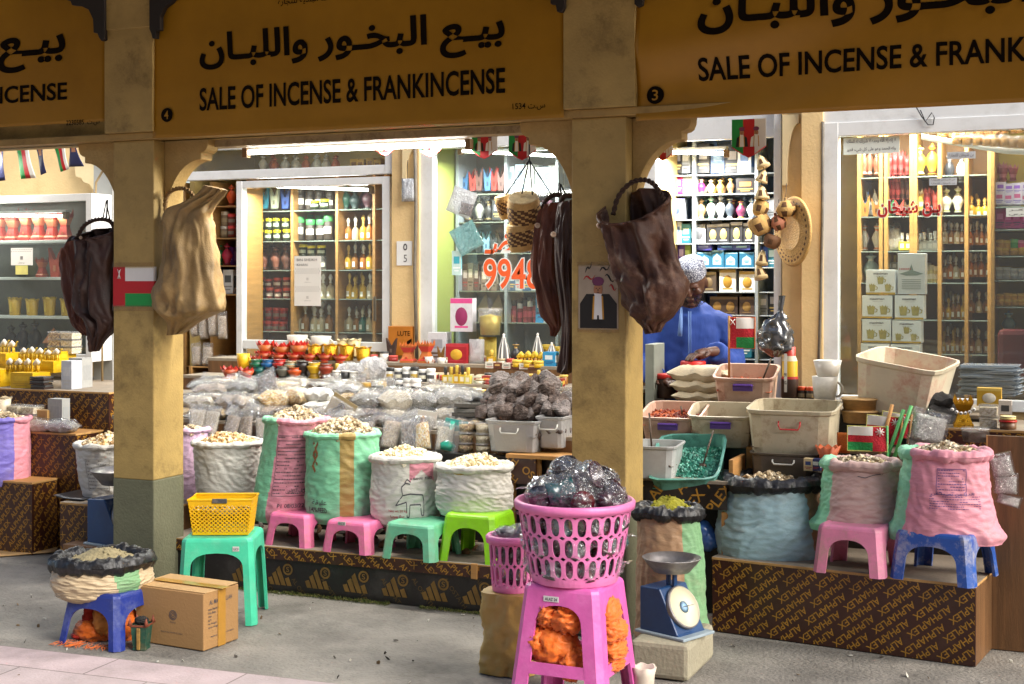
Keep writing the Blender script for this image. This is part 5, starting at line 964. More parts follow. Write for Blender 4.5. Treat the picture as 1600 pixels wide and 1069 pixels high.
CLEAR = Mfilm('clear_box', (.97, .97, .96), .14, .15, .25, 30)
def grain_item(i): return RES[i]
def unit(kind, cols):
    key = (kind, cols)
    if key in UM: return UM[key]
    mb = MB(); q = random.Random(len(UM)); ms = [mcol(c) if isinstance(c, str) else c for c in cols]
    if kind == 'jar': mb.lathe([(.44, 0), (.47, .04), (.47, .68), (.4, .74), (.4, .76)], 16); mb.lathe([(.47, .74), (.48, .76), (.48, .97), (.45, 1), (.0001, 1)], 16, mi=1); mb.lathe([(.475, .25), (.478, .26), (.478, .52), (.475, .53)], 16, mi=2, mf=lambda a, j: 2 if math.sin(a) < -.2 else 0)
    elif kind == 'flask': mb.lathe([(.42, 0), (.48, .03), (.48, .40), (.36, .5), (.12, .58), (.10, .64)], 12); mb.lathe([(.16, .63), (.16, .69), (.08, .71), (.2, .8), (.24, .88), (.12, .97), (.0001, 1)], 10, mi=1); mb.box((0, -.49, .2), (.34, .012, .2), 2)
    elif kind == 'squareflask': mb.box((0, 0, .25), (.9, .6, .5), 0); mb.box((0, 0, .55), (.3, .3, .1), 1); mb.lathe([(.22, .6), (.26, .64), (.26, .95), (.2, 1), (.0001, 1)], 12, mi=1); mb.box((0, -.305, .25), (.5, .012, .26), 2)
    elif kind == 'box':
        mb.box((0, 0, .5), (1, 1, 1), 0); mb.box((0, -.502, .62), (.62, .01, .3), 1); mb.box((0, -.502, .3), (.8, .01, .06), 2); mb.box((0, -.502, .18), (.5, .01, .05), 2); mb.box((.502, 0, .5), (.01, .7, .5), 1)
    elif kind == 'cbox':   # box with a bright band and an oval seal
        mb.box((0, 0, .5), (1, 1, 1), 0); mb.box((0, -.502, .92), (.99, .008, .15), 1); mb.lathe([(.28, 0), (.27, .01), (.0001, .011)], 20, mi=2, T=xf((0, -.5, .45), R(90))); mb.box((0, -.506, .14), (.6, .008, .06), 1)
    elif kind == 'arches': # perfume box with a pale onion arch
        mb.box((0, 0, .5), (1, 1, 1), 0); mb.add([(x * .62, -.506, .16 + z * .62) for x, z in ((-.5, 0), (.5, 0), (.5, .55), (.42, .72), (.22, .84), (.08, .92), (0, 1.02), (-.08, .92), (-.22, .84), (-.42, .72), (-.5, .55))], [tuple(range(11))], 1); mb.box((0, -.512, .42), (.34, .006, .05), 2); mb.box((0, -.512, .33), (.24, .006, .04), 2); mb.box((0, -.503, .95), (.98, .006, .05), 1)
    elif kind == 'tin': mb.lathe([(.47, 0), (.5, .05), (.5, .55), (.47, .58), (.5, .6), (.5, .95), (.46, 1), (.0001, .98)], 18, mf=lambda a, j: 1 if j >= 4 else 0)
    elif kind in ('burner', 'goldburner'):
        pr = [(.5, 0), (.5, .1), (.42, .16), (.28, .42), (.28, .48), (.46, .72), (.5, .78)]; mb.lathe(pr, 4, rot=R(45), smooth=False, mf=lambda a, j: 1 if j in (1, 4) else 0); n = 4
        for a in range(4):
            c, s = math.cos(R(45 + 90 * a)) * .5, math.sin(R(45 + 90 * a)) * .5; c2, s2 = math.cos(R(135 + 90 * a)) * .5, math.sin(R(135 + 90 * a)) * .5
            for i in range(4):
                x0, y0 = c + (c2 - c) * i / 4, s + (s2 - s) * i / 4; x1, y1 = c + (c2 - c) * (i + 1) / 4, s + (s2 - s) * (i + 1) / 4; mb.add([(x0, y0, .78), (x1, y1, .78), ((x0 + x1) / 2 * 1.06, (y0 + y1) / 2 * 1.06, 1.0 - .1 * (1 if i in (1, 2) else 0))], [(0, 1, 2)], 0)
        for i in range(3): mb.box((0, -.27 - .025 * i, .2 + .02 * i), (.08, .02, .06), 1)
    elif kind == 'crown':   # cup burner with a pointed crown
        n = 32; pr = [(.3, 0), (.34, .05), (.26, .2), (.34, .4), (.5, .74), (.46, .72), (.1, .45), (.0001, .45)]; mb.lathe(pr, n, mf=lambda a, j: 1 if j in (0, 2) else 0)
        for i in range(8):
            a0, a1 = 2 * math.pi * i / 8, 2 * math.pi * (i + 1) / 8; am = (a0 + a1) / 2; mb.add([(.5 * math.cos(a0), .5 * math.sin(a0), .73), (.5 * math.cos(am), .5 * math.sin(am), .73), (.56 * math.cos(am), .56 * math.sin(am), 1), (.5 * math.cos(a1), .5 * math.sin(a1), .73)], [(0, 1, 2), (1, 3, 2)], 1)
    elif kind == 'pot': # round footed burner with a dark mouth
        mb.lathe([(.36, 0), (.42, .06), (.3, .2), (.28, .34), (.44, .6), (.5, .72), (.5, .8), (.36, .86), (.4, .96), (.44, 1), (.36, 1), (.28, .88), (.0001, .86)], 20, mf=lambda a, j: 1 if j in (1, 2, 6) else (2 if j >= 10 else 0))
    elif kind == 'bucket': # straight burner, scalloped top
        n = 24; pr = [(.34, 0), (.36, .05), (.44, .9), (.40, .9), (.3, .4), (.0001, .4)]; mb.lathe(pr, n, mf=lambda a, j: 2 if j >= 3 else 0)
        for i in range(6):
            a0, a1 = 2 * math.pi * i / 6, 2 * math.pi * (i + 1) / 6; am = (a0 + a1) / 2; mb.add([(.44 * math.cos(a0), .44 * math.sin(a0), .88), (.44 * math.cos(am), .44 * math.sin(am), .84), (.44 * math.cos(a1), .44 * math.sin(a1), .88), (.5 * math.cos(a0), .5 * math.sin(a0), 1), (.5 * math.cos(am), .5 * math.sin(am), .9), (.5 * math.cos(a1), .5 * math.sin(a1), 1)], [(0, 1, 4, 3), (1, 2, 5, 4)], 1)
        mb.box((0, -.41, .45), (.12, .05, .5), 1)
    elif kind == 'tub':
        mb.lathe([(.40, .02), (.45, .70), (.0001, .78)], 22, mi=0); mb.lathe([(.42, 0), (.47, .84), (.5, .85), (.5, .93), (.46, .95), (.46, 1), (.0001, 1)], 22, mi=1)
    elif kind == 'sqtub': mb.box((0, 0, .40), (.88, .88, .72), 0, taper=(1.06, 1.06)); mb.box((0, 0, .46), (.92, .92, .9), 1, taper=(1.06, 1.06)); mb.box((0, 0, .95), (1.04, 1.04, .1), 1)
    elif kind == 'pillow':
        sd = q.random() * 30
        def f(u, v, sg):
            x, y = 2 * u - 1, 2 * v - 1; e = max(0, (1 - x ** 4) * (1 - y ** 4)) ** .62; w = 1 + .3 * nz(x * 2 + sd, y * 2, sg); ed = max(abs(x), abs(y)) ** 3; an = math.atan2(y, x)
            return (x * .5 * (1.04 - .12 * (1 - y ** 4)), y * .5 * (1.04 - .12 * (1 - x ** 4)), .45 + sg * .5 * e * w + ed * .09 * math.sin(an * 9 + sd) + .035 * (1 - abs(nz(x * 3 + sd, y * 3, 1)) * 2) * (1 if sg > 0 else .3) + .06 * nz(x * 9, y * 9 + sd, 0))
        mb.grid(lambda u, v: f(u, v, 1), 30, 24); mb.grid(lambda u, v: f(1 - u, v, -1), 30, 24)
        if len(ms) > 1:
            def g(u, v): x, y = 2 * u - 1, 2 * v - 1; z = f(u, v, 1)[2]; e = max(abs(x), abs(y)) ** 4; return (x * .545 * (1 + .05 * nz(y * 4, sd, 0)), y * .56 * (1 + .05 * nz(x * 4, sd, 1)), z + .09 + .17 * (1 - abs(nz(x * 3 + sd, y * 3 + nz(x * 2, y * 2, sd) * 2, 5)) * 2.4) * (1 - e) - .12 * e)
            mb.grid(g, 30, 26, 1)
    elif kind == 'stackbag': # flat folded film packets
        for i in range(6):
            o = q.uniform(-.03, .03); r_ = q.uniform(-6, 6); mb.box((0, 0, 0), (.94 + q.uniform(0, .1), .94, .13), i % 2, T=xf((o, o, .08 + i * .165), R(q.uniform(-1.5, 1.5)), R(q.uniform(-1.5, 1.5)), R(r_)))
    elif kind == 'pyramid': mb.lathe([(.5, 0), (.5, .45)], 4, rot=R(45), smooth=False); mb.lathe([(.62, .45), (.0001, 1)], 4, rot=R(45), mi=1, smooth=False); mb.box((0, -.355, .2), (.2, .02, .28), 2)
    elif kind == 'cup': mb.lathe([(.3, 0), (.34, .03), (.42, .5), (.46, 1), (.42, 1), (.36, .5), (.28, .08), (.0001, .06)], 22); mb.tube([(.4 + .2 * math.cos(R(d)), 0, .5 + .28 * math.sin(R(d))) for d in range(-95, 96, 19)], .05, 6, 0)
    elif kind == 'vase': mb.lathe([(.3, 0), (.34, .03), (.22, .1), (.4, .3), (.5, .45), (.34, .62), (.16, .72), (.16, .8), (.3, .86), (.3, .9), (.1, .93), (.06, 1), (.0001, 1)], 18, mf=lambda a, j: 1 if j in (1, 6, 8) else 0)
    elif kind == 'fork': # flat two pronged stand
        mb.prism([(-.3, 0), (.3, 0), (.42, .55), (.5, 1), (.25, .78), (.12, .62), (0, .58), (-.12, .62), (-.25, .78), (-.5, 1), (-.42, .55)], .3, 0, Matrix.Translation((0, -.15, 0))); mb.box((0, -.16, .3), (.2, .03, .2), 1)
    elif kind == 'packet':
        def f(u, v, sg, s=1, o=1): x, y = u - .5, v; return (x * s, sg * .3 * o * max(0, 1 - (2 * x) ** 4) ** .6 * max(0, 1 - (2 * y - 1) ** 6) ** .6 * (1 - .6 * y) + .05 * nz(u * 4, v * 4, 3), y * s + .0)
        q_ = len(ms) > 1
        for sg in (-1, 1):
            mb.grid(lambda u, v: f(u if sg < 0 else 1 - u, v, sg, .86 if q_ else 1), 14, 14)
            if q_: mb.grid(lambda u, v: [a + .05 * nz(u * 7, v * 7, 2) * (i == 1) for i, a in enumerate(f(u if sg < 0 else 1 - u, v, sg, 1.04, 1.25))], 18, 18, 1)
    elif kind == 'camel':
        for sx in (-.22, .2):
            for sy in (-.1, .1): mb.tube([(sx, sy, 0), (sx * .9, sy, .5)], [.05, .07], 6)
        mb.tube([(-.34, 0, .58), (-.1, 0, .66), (.05, 0, .82), (.2, 0, .66), (.3, 0, .6)], [.08, .2, .2, .2, .1], 8, 1); mb.tube([(.3, 0, .6), (.44, 0, .62), (.48, 0, .9), (.6, 0, .92)], [.08, .06, .05, .05], 6)
    elif kind == 'cone': mb.lathe([(.5, 0), (.48, .1), (.36, .5), (.12, .86), (.06, .9), (.1, .95), (.0001, 1)], 20, mf=lambda a, j: 1 if j in (1, 2) and int(a * 24 / 6.283) % 2 else 0)
    elif kind == 'lidjar': mb.lathe([(.46, 0), (.48, .05), (.48, .8), (.44, .82)], 20); mb.lathe([(.5, .8), (.52, .82), (.52, .97), (.48, 1), (.0001, 1)], 20, mi=1)
    o = mb.build(kind, ms); me = o.data; bpy.data.objects.remove(o); UM[key] = me; return me
NAMES = {'jar': 'jar', 'flask': 'perfume_bottle', 'squareflask': 'perfume_bottle', 'box': 'packet_box', 'cbox': 'packet_box', 'arches': 'perfume_box', 'tin': 'tin', 'burner': 'incense_burner', 'goldburner': 'incense_burner', 'crown': 'incense_burner', 'pot': 'incense_burner', 'bucket': 'incense_burner', 'tub': 'plastic_tub', 'sqtub': 'plastic_tub', 'pillow': 'grain_bag', 'stackbag': 'packet_stack', 'pyramid': 'wooden_pyramid', 'cup': 'cup', 'vase': 'vase', 'fork': 'folding_stand', 'packet': 'film_packet', 'camel': 'toy_camel', 'cone': 'lattice_lamp', 'lidjar': 'jar'}
CATS = {'perfume_bottle': 'perfume bottle', 'packet_box': 'box', 'perfume_box': 'box', 'incense_burner': 'incense burner', 'plastic_tub': 'tub', 'grain_bag': 'bag', 'packet_stack': 'packets', 'wooden_pyramid': 'ornament', 'folding_stand': 'stand', 'film_packet': 'packet', 'toy_camel': 'toy', 'lattice_lamp': 'ornament'}
def item(kind, p, w, h, cols, label, d=None, rz=0, group=None, name=None, rx=0, ry=0):
    if kind in ('pillow', 'packet') and not isinstance(cols[0], str) and cols[0].name.startswith('bagged'): cols = (cols[0], Mfilm('packet_film', (.97, .97, .97), .05, .10, .9, 7))
    o = bpy.data.objects.new(name or NAMES[kind], unit(kind, tuple(cols))); COL.objects.link(o); o.location = p; o.scale = (w, d or w, h); o.rotation_euler = (rx, ry, rz)
    return tag(o, label, CATS.get(o.name.split('.')[0], o.name.split('.')[0].replace('_', ' ')), group)
def row(kind, x0, x1, n, pyb, y, wpx, hpx, cols, desc, d=None, jit=0, rz=None, group=None, pyb1=None, name=None, z=None):
    """A row of goods between two photo columns standing on row pyb of plane y; cols is one colour set or a list to cycle."""
    for i in range(n):
        px = x0 + (x1 - x0) * (i + .5) / n + (rnd.uniform(-.14, .14) * (x1 - x0) / n if y > 8 else 0) if n > 1 else (x0 + x1) / 2; pb = pyb + ((pyb1 - pyb) * i / max(1, n - 1) if pyb1 is not None else 0); k = sc(px, y); c = cols[i % len(cols)] if isinstance(cols, list) else cols
        p = P(px, pb, y + rnd.uniform(-jit, jit)) if z is None else None
        if z is not None: p = P(px, pb, y); p.z = z
        if y > 8.15 and n > 2 and i < n - 1 and z is None and kind != 'tub':
            i2 = px + (x1 - x0) / n * .5; p2 = P(i2, pb, y); p2.y += .12; p2.x -= .04; item(kind, p2, wpx * k, hpx * k * rnd.uniform(1.0, 1.2), cols[(i + 1) % len(cols)] if isinstance(cols, list) else cols, 'second row ' + desc, (d or wpx) * k, R(rnd.uniform(-12, 12)), 'second row ' + desc)
        item(kind, p, wpx * k * 1.06, hpx * k * (1 + rnd.uniform(-.13, .09)), c, (nth(i, n) + desc).strip(), (d or wpx) * k, rz if rz is not None else R(rnd.uniform(-9, 9)), group or (desc if n > 1 else None), name)
def shelf_unit(label, pa, pb, shelves, y, dpt, ups, mat, smat=None, ztop=None, zbot=.3, th=.008, backm=None):
    """Upright boards at photo columns, shelves at photo rows."""
    xa, xb = XW(pa, y), XW(pb, y); t = thing('shelf_unit', label, 'shelves', ((xa + xb) / 2, y, 0)); cx = (xa + xb) / 2; zt = ztop or ZW((pa + pb) / 2, min(shelves) - 70, y)
    for u in ups: mb = MB(); mb.box((XW(u, y) - cx, dpt / 2, (zt + zbot) / 2), (.022, dpt, zt - zbot)); mb.build('upright', mat, t, .002)
    for s in shelves: mb = MB(); mb.box((0, dpt / 2 + .004, ZW((pa + pb) / 2, s, y) - th / 2), (xb - xa - .002, dpt - .01, th)); mb.build('shelf', smat or mat, t, .002)
    if backm: mb = MB(); mb.box((0, dpt + .006, (zt + zbot) / 2), (xb - xa, .01, zt - zbot)); mb.build('back_board', backm, t)
    return t
OAK = M('shelf_oak', '9c7440', .55, .25, 4, stretch=(1, 1, 9)); GSH = M('glass_shelf_edge', '6a736a', .2, .1, 5); BACKB = M('tan_back', '8a6840', .7, .15, 4)
AMB = ('a8621a', 'd8cfc0', 'e0ddd4'); AMB2 = ('c49a24', 'd8b45a', 'e0ddd4'); AMB3 = ('8a5a20', 'b8b2a8', 'e8e6e0'); CLR = ('b8a888', 'd8d4cc', 'e8e6e0'); TEA = ('2a6a60', 'c0b8a0', 'e0ddd4')
Y1 = 8.3
shelf_unit('wooden shelves with glass ledges behind sliding door', 385, 604, [328, 376, 422, 467, 519], Y1, .26, [387, 456, 526, 584, 602], OAK, GSH, ztop=2.35, backm=BACKB)
yq = Y1 + .1
row('fork', 388, 454, 4, 326, yq, 16, 34, [('3a93a8', '1c5a70'), ('3a93a8', '1c5a70'), ('c4ccb0', '8a8a70'), ('3456a0', '20346a')], 'pointed stand on the top ledge at left behind sliding door')
YJ = ('26331c', 'e8d414', 'b8c0a8'); DJ = ('2c241e', '3a8a4a', 'c8c4ba'); DK = ('2c241e', '2e2a26', 'c8c4ba'); RJ = ('6a2a20', 'd8503c', 'c8b4a4'); RJ2 = ('8a1c1c', 'c83a30', '7a6a60')
row('jar', 388, 454, 5, 350, yq, 12, 17, YJ, 'yellow lidded jar stacked on the upper jars behind sliding door', z=ZW(420, 376, Y1) + 18 * sc(420, yq)); row('jar', 388, 454, 5, 376, yq, 12, 18, YJ, 'yellow lidded jar on the second left ledge behind sliding door')
row('vase', 388, 454, 4, 421, yq, 17, 40, [('2a7a48', '1c5030', '2a2a2a'), ('6a3a28', '3a2018', '2a2a2a'), ('7a4a3a', '3a2018', '2a2a2a'), ('5a3a30', '3a2018', '2a2a2a')], 'vase on the third ledge at left behind sliding door')
row('jar', 388, 454, 5, 467, yq, 13, 17, RJ, 'red lidded jar on the fourth left ledge behind sliding door'); row('jar', 388, 454, 5, 449, yq, 13, 16, RJ, 'red lidded jar stacked above the fourth ledge jars at left', z=ZW(420, 467, Y1) + 17 * sc(420, yq))
row('jar', 387, 450, 5, 519, yq, 13, 19, RJ2, 'dark red jar on the bottom left ledge behind sliding door'); row('jar', 387, 450, 5, 499, yq, 13, 18, RJ2, 'dark red jar stacked second on the bottom ledge at left', z=ZW(420, 519, Y1) + 19 * sc(420, yq))
row('jar', 460, 522, 4, 328, yq, 15, 32, DK, 'tall dark jar on the top ledge amid the bottle shop'); row('jar', 486, 516, 2, 326, yq - .04, 14, 14, YJ, 'yellow lidded jar before the tall dark jars on the top ledge')
row('jar', 462, 522, 4, 375, yq, 15, 36, DJ, 'green lidded dark jar on the second ledge of the bottle shop'); row('jar', 466, 508, 3, 400, yq, 14, 18, YJ, 'yellow lidded jar just above the pasted paper notice', z=ZW(490, 400, yq))
row('jar', 466, 508, 3, 421, yq, 14, 20, DK, 'dark jar on the third ledge behind the pasted paper notice', z=ZW(490, 422, Y1))
row('flask', 460, 522, 5, 467, yq, 13, 36, CLR, 'clear flask on the fourth ledge at the middle of the bottle shop'); row('flask', 460, 522, 5, 518, yq, 14, 40, [CLR, AMB3, CLR], 'clear flask on the bottom ledge at the middle of the bottle shop')
row('vase', 530, 582, 3, 328, yq, 18, 36, [('1f4a3c', '10281f', '222222'), ('2a3a3a', '10281f', '222222'), ('4a2a34', '10281f', '222222')], 'dark flagon on the top ledge at right behind sliding door')
for pb, cs, nm in ((376, [AMB, AMB, CLR, AMB2, AMB], 'second'), (421, [AMB3, AMB2, AMB3, AMB, AMB2], 'third'), (467, [AMB2, AMB2, AMB2, AMB2, CLR], 'fourth'), (518, [CLR, CLR, AMB3, TEA, CLR], 'bottom')): row('flask', 529, 583, 5, pb, yq, 12, 38, cs, f'perfume flask on the {nm} ledge at right behind sliding door')
yn = YS - .036; k = sc(485, yn); t = thing('paper_notice', 'white paper notice with patterned bands stuck on the sliding door', 'notice', P(460, 478, yn)); w, h = 48 * k, 78 * k
PAPW = M('white_paper', 'd5d3cc', .7, .05, 8); mb = MB(); mb.box((w / 2, 0, h / 2), (w, .002, h)); o = mb.build('paper', PAPW, t)
mb = MB(); write(mb, 'BIN SHEIKH', w * .1, w * .86, h * .9, h * .95, y=-.002); write(mb, 'KHAN', w * .1, w * .5, h * .8, h * .85, y=-.002)
for zz0, zz1 in ((.64, .76), (.28, .40)):
    for i in range(11):
        for j in range(3): a = w * (.06 + .085 * i + .04 * (j % 2)); b = h * (zz0 + (zz1 - zz0) * (j + .5) / 3); r = .0034; mb.add([(a - r, -.002, b), (a, -.002, b - r), (a + r, -.002, b), (a, -.002, b + r)], [(0, 1, 2, 3)])
for c in (.54, .17): write(mb, '❖', w * .43, w * .57, h * (c - .01), h * (c + .06), y=-.002) if False else [mb.add([(w * .5 + dx * .006 - .0022, -.002, h * c + dz * .006), (w * .5 + dx * .006, -.002, h * c + dz * .006 - .0022), (w * .5 + dx * .006 + .0022, -.002, h * c + dz * .006), (w * .5 + dx * .006, -.002, h * c + dz * .006 + .0022)], [(0, 1, 2, 3)]) for dx in (-1, 0, 1) for dz in (-1, 0, 1)]; write(mb, arabic('بن شيخان'), w * .38, w * .62, h * (c - .075), h * (c - .05), y=-.002)
mb.build('printed_text', PRINT, o)
shelf_unit('narrow shelf of pots behind the transom over the sliding door', 300, 606, [270], 8.12, .2, [302, 604], OAK, white, ztop=ZW(450, 230, 8.12), zbot=ZW(450, 272, 8.12))
row('vase', 405, 535, 8, 269, 8.2, 14, 26, [('c8bfb0', 'a8a090', '888888'), ('b85a2a', '8a3a1a', '888888'), ('c8c0b4', 'a8a090', '888888')], 'white or orange vase behind the transom over the sliding door'); row('box', 548, 600, 4, 269, 8.2, 12, 20, ('c89a3a', '8a5a1a', 'e0c890'), 'gold box behind the right end of the transom')
Y0s = 8.0; shelf_unit('open wooden shelves of coloured jars left of the sliding door', 286, 374, [322, 372, 415, 460, 573], Y0s, .28, [288, 330, 372], OAK, OAK, ztop=ZW(330, 284, Y0s), zbot=.35, backm=M('ochre_back', '9a7020', .7, .15, 4)); ya = Y0s + .1
row('vase', 332, 371, 2, 321, ya, 16, 30, [('3a9a84', '1f6a5a', '222222'), ('e05a24', '8a3010', '222222')], 'bright vase on the top open shelf beside the sliding door')
row('jar', 332, 370, 3, 371, ya, 13, 20, [('3a2a1c', 'e8d414', '8a8478'), ('8a7a60', 'c8c4b8', 'a89878'), ('8a3a2c', 'd84848', '8a8478')], 'jar with a coloured lid on the second open shelf'); row('jar', 332, 370, 3, 350, ya, 13, 20, [('3a2a1c', 'e8d414', '8a8478'), ('8a7a60', 'c8c4b8', 'a89878'), ('7a3028', 'd84848', '8a8478')], 'jar with a coloured lid stacked on the second shelf jars', z=ZW(330, 372, Y0s) + 20 * sc(350, ya))
row('vase', 334, 360, 2, 414, ya, 17, 38, [('2a7a44', '1a5030', '222222'), ('b02a4a', '6a1428', '222222')], 'slender vase on the third open shelf'); row('box', 356, 370, 1, 414, ya + .05, 14, 30, ('5a2a7a', '8a5aa8', 'c8b4d8'), 'purple box behind the red vase on the third open shelf')
row('box', 338, 372, 2, 459, ya, 18, 38, [('22262c', '8ab0d0', 'c8c8c8'), ('c8ccd0', '44484c', '8a8a8a')], 'printed gadget box on the fourth open shelf')
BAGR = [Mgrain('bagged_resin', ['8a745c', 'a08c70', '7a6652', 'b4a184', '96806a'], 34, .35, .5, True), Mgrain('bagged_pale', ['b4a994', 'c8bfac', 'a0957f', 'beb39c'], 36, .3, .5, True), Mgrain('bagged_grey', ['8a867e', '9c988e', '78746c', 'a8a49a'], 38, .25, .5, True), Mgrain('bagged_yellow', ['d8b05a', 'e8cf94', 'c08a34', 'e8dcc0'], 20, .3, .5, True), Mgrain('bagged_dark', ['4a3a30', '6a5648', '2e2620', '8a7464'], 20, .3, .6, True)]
for i in range(4): px = 306 + i * 14; k = sc(px, 7.85); item('packet', P(px, 526 + 4 * (i % 2), 7.85), 16 * k, 42 * k, (BAGR[0],), f'{nth(i, 4)}clear packet of resin hanging under the tan hide bag', .1, R(10 * i - 15), 'clear packets hanging under the tan hide bag', ry=R(-14 + 4 * i))
shelf_unit('low wooden cupboard with grain bags on it left of the sliding door', 296, 374, [574], 7.72, .2, [297, 373], OAK, OAK, ztop=ZW(330, 574, 7.72), zbot=.3, backm=M('ochre_back', '9a7020', .7, .15, 4))
for i in range(2): px = 310 + i * 14; k = sc(px, 7.8); item('packet', P(px, 573, 7.8), 18 * k, 36 * k, (BAGR[0],), ['left', 'right'][i] + ' bag of brown resin standing on the low cupboard', .12, 0, 'bags of resin standing on the low cupboard', ry=R(10 * i - 8))
k = sc(350, 7.8); item('pillow', P(352, 572, 7.8), 44 * k, 14 * k, (BAGR[1],), 'pale flat grain bag lying on the low cupboard', .16)
y = YS - .056; k = sc(633, y); t = thing('number_plaque', 'small white plaque numbered 5 on the cream pilaster', 'plaque', P(620, 415, y)); w, h = 27 * k, 38 * k
mb = MB(); mb.box((w / 2, 0, h / 2), (w, .006, h)); o = mb.build('plate', M('plaque_white', 'd5d6d4', .5, .05, 9), t, .001); mb = MB(); write(mb, '٥', w * .44, w * .7, h * .62, h * .9, y=-.0045, bold=.02); write(mb, '5', w * .46, w * .68, h * .14, h * .44, y=-.0045); mb.build('numeral', PRINT, o)
SILV = M('silver_foil', 'a9acb0', .25, .3, 14, .7, 25, metal=.6); k = sc(638, y); item('packet', P(638, 315, y - .02), 22 * k, 36 * k, (SILV,), 'silver sachet hanging on the cream pilaster', .06, R(8))
mb = MB(); mb.tube([P(637, 222, y), P(637, 280, y - .02)], .0025, 5); tag(mb.build('string', CORD), 'string holding the silver sachet on the pilaster', 'string')
Y2 = 8.45; shelf_unit('white edged glass shelves full of trinkets behind the orange number', 712, 1000, [300, 345, 395, 455, 505], Y2, .3, [714, 790, 870, 998], M('grey_shelf', '8a949c', .4), GSH, ztop=2.5, backm=M('grey_back', '5f6668', .6, .15, 4)); yb2 = Y2 + .08
row('fork', 722, 790, 6, 298, yb2, 13, 34, [('3a6a9a', '1c3a5a'), ('a83a3a', '5a1c1c'), ('6a4a4a', '3a2020')], 'hanging comb on the top shelf behind the orange number'); row('box', 795, 880, 6, 299, yb2, 14, 40, [('a8b4bc', '6a7a84', 'd8dcdc'), ('8aa0b4', '4a6478', 'd8dcdc'), ('c4c8c4', '7a8084', '888888')], 'pale box on the top shelf above the woven drums')
row('vase', 725, 788, 4, 344, yb2, 15, 36, [('2a2a2c', '8a7a50', '222222'), ('8a8a88', '44403a', '222222')], 'dark ornament on the second shelf behind the white sachet'); row('box', 770, 880, 7, 344, yb2, 14, 30, [('33363a', '8a90a0', 'b8a060'), ('c0c8cc', '5a7088', '888888'), ('4a2a3a', 'b89aa0', 'b8a060')], 'dark box on the second shelf behind the woven drums')
row('fork', 742, 790, 4, 394, yb2, 13, 32, [('2c2c30', '8a8a8a'), ('7aa4c4', '3a5a7a'), ('30343a', 'a0a0a0')], 'nail clipper card on the third shelf beside the mask bag'); row('jar', 800, 880, 6, 394, yb2, 13, 26, [('5a2a2a', '2a2a2a', 'b8b0a8'), ('3a4a5a', 'a8a8a8', 'b8b0a8')], 'dark jar on the third shelf above the orange number')
row('box', 724, 780, 6, 454, yb2, 9, 40, [('5a4440', 'b8a8a0', '8a2a2a'), ('7a6a60', 'c8b8a8', '3a2a2a')], 'narrow patterned bangle box on the fourth shelf left of the number'); row('box', 782, 880, 8, 454, yb2, 12, 30, [('a8b0b4', '5a6a74', 'c03a2a'), ('3a5a7a', 'c8d0d4', 'd0b060')], 'small box on the fourth shelf behind the orange number')
row('jar', 792, 850, 7, 504, yb2, 9, 34, [('7a1c28', 'c8c4c4', 'c04a5a'), ('8a2a34', '2a2a2a', 'c04a5a')], 'slim red perfume on the bottom shelf behind the hide bags'); row('box', 838, 880, 3, 504, yb2, 13, 46, [('2a84b8', 'd8e0e4', '1a4a7a'), ('b8bcc4', '7a6a9a', '888888')], 'blue box on the bottom shelf beside the hide bags'); row('pyramid', 745, 790, 2, 504, yb2, 24, 44, ('8a7a64', '6a5a48', '3a2a1c'), 'brown pyramid ornament on the bottom shelf left of the slim perfumes')
yw = YS - .12
def hung_packet(lab, px, py, w, h, mat, ang, y=yw): k = sc(px, y); q = R(ang); item('packet', P(px, py, y) - Vector((math.sin(q) * h * k / 2, 0, math.cos(q) * h * k / 2)), w * k, h * k, (mat,), lab, .05, R(10), None, ry=q)
hung_packet('white clear sachet of dark incense hanging at left of the orange number', 721, 316, 40, 42, Mfilm('white_sachet', (.9, .9, .9), .55, .15, .8, 10), 22)
k = sc(726, yw); item('pillow', P(729, 327, yw - .01), 22 * k, .012, (BAGR[4],), 'dark incense lump inside the white hanging sachet', 20 * k, 0, rx=R(90), ry=R(15))
hung_packet('teal bag of face masks hanging under the white sachet', 730, 372, 42, 44, Mfilm('teal_film', (.55, .8, .8), .45, .2, .8, 12, (.25, .55, .55)), -28)
k = sc(714, yw); item('box', P(714, 430, yw), 16 * k, 38 * k, ('b8d4d0', '3aa0b4', 'e0e8e8'), 'pale teal toothbrush card hanging left of the orange number', .012)
k = sc(724, yw); item('cbox', P(724, 518, yw), 38 * k, 52 * k, ('c8c8ce', 'd04a8a', '8a2a5a'), 'hair dryer box with pink trim on the sill left of the number', .06); item('tub', P(766, 524, yw), 38 * k, 42 * k, (M('gold_bag_fill', 'c8b45a', .4, .3, 20, metal=.4), CLEAR), 'clear tub with gold band on the sill beside the hair dryer box')
t = thing('window_lettering', 'orange phone number 9948 with white edge on the shop window', 'window lettering', (0, YS - .004, 0)); yl = -.001
def outl(mb, st, pa, pb, pyb, pyt, mi, bold, y, g): write(mb, st, XW(pa, YS) - g, XW(pb, YS) + g, ZW((pa + pb) / 2, pyb, YS) - g, ZW((pa + pb) / 2, pyt, YS) + g, mi=mi, bold=bold, y=y)
mb = MB(); outl(mb, '99483', 756, 866, 452, 404, 0, .05, -.001, .006); outl(mb, arabic('ضـ'), 758, 800, 397, 366, 0, .05, -.001, .006); mb.build('white_edge', M('vinyl_white', 'e0e0dc', .5), t); mb = MB(); outl(mb, '99483', 756, 866, 452, 404, 0, .015, -.003, 0); outl(mb, arabic('ضـ'), 758, 800, 397, 366, 0, .02, -.003, 0); mb.build('orange_digits', M('vinyl_orange', 'dc5418', .5, .05), t)
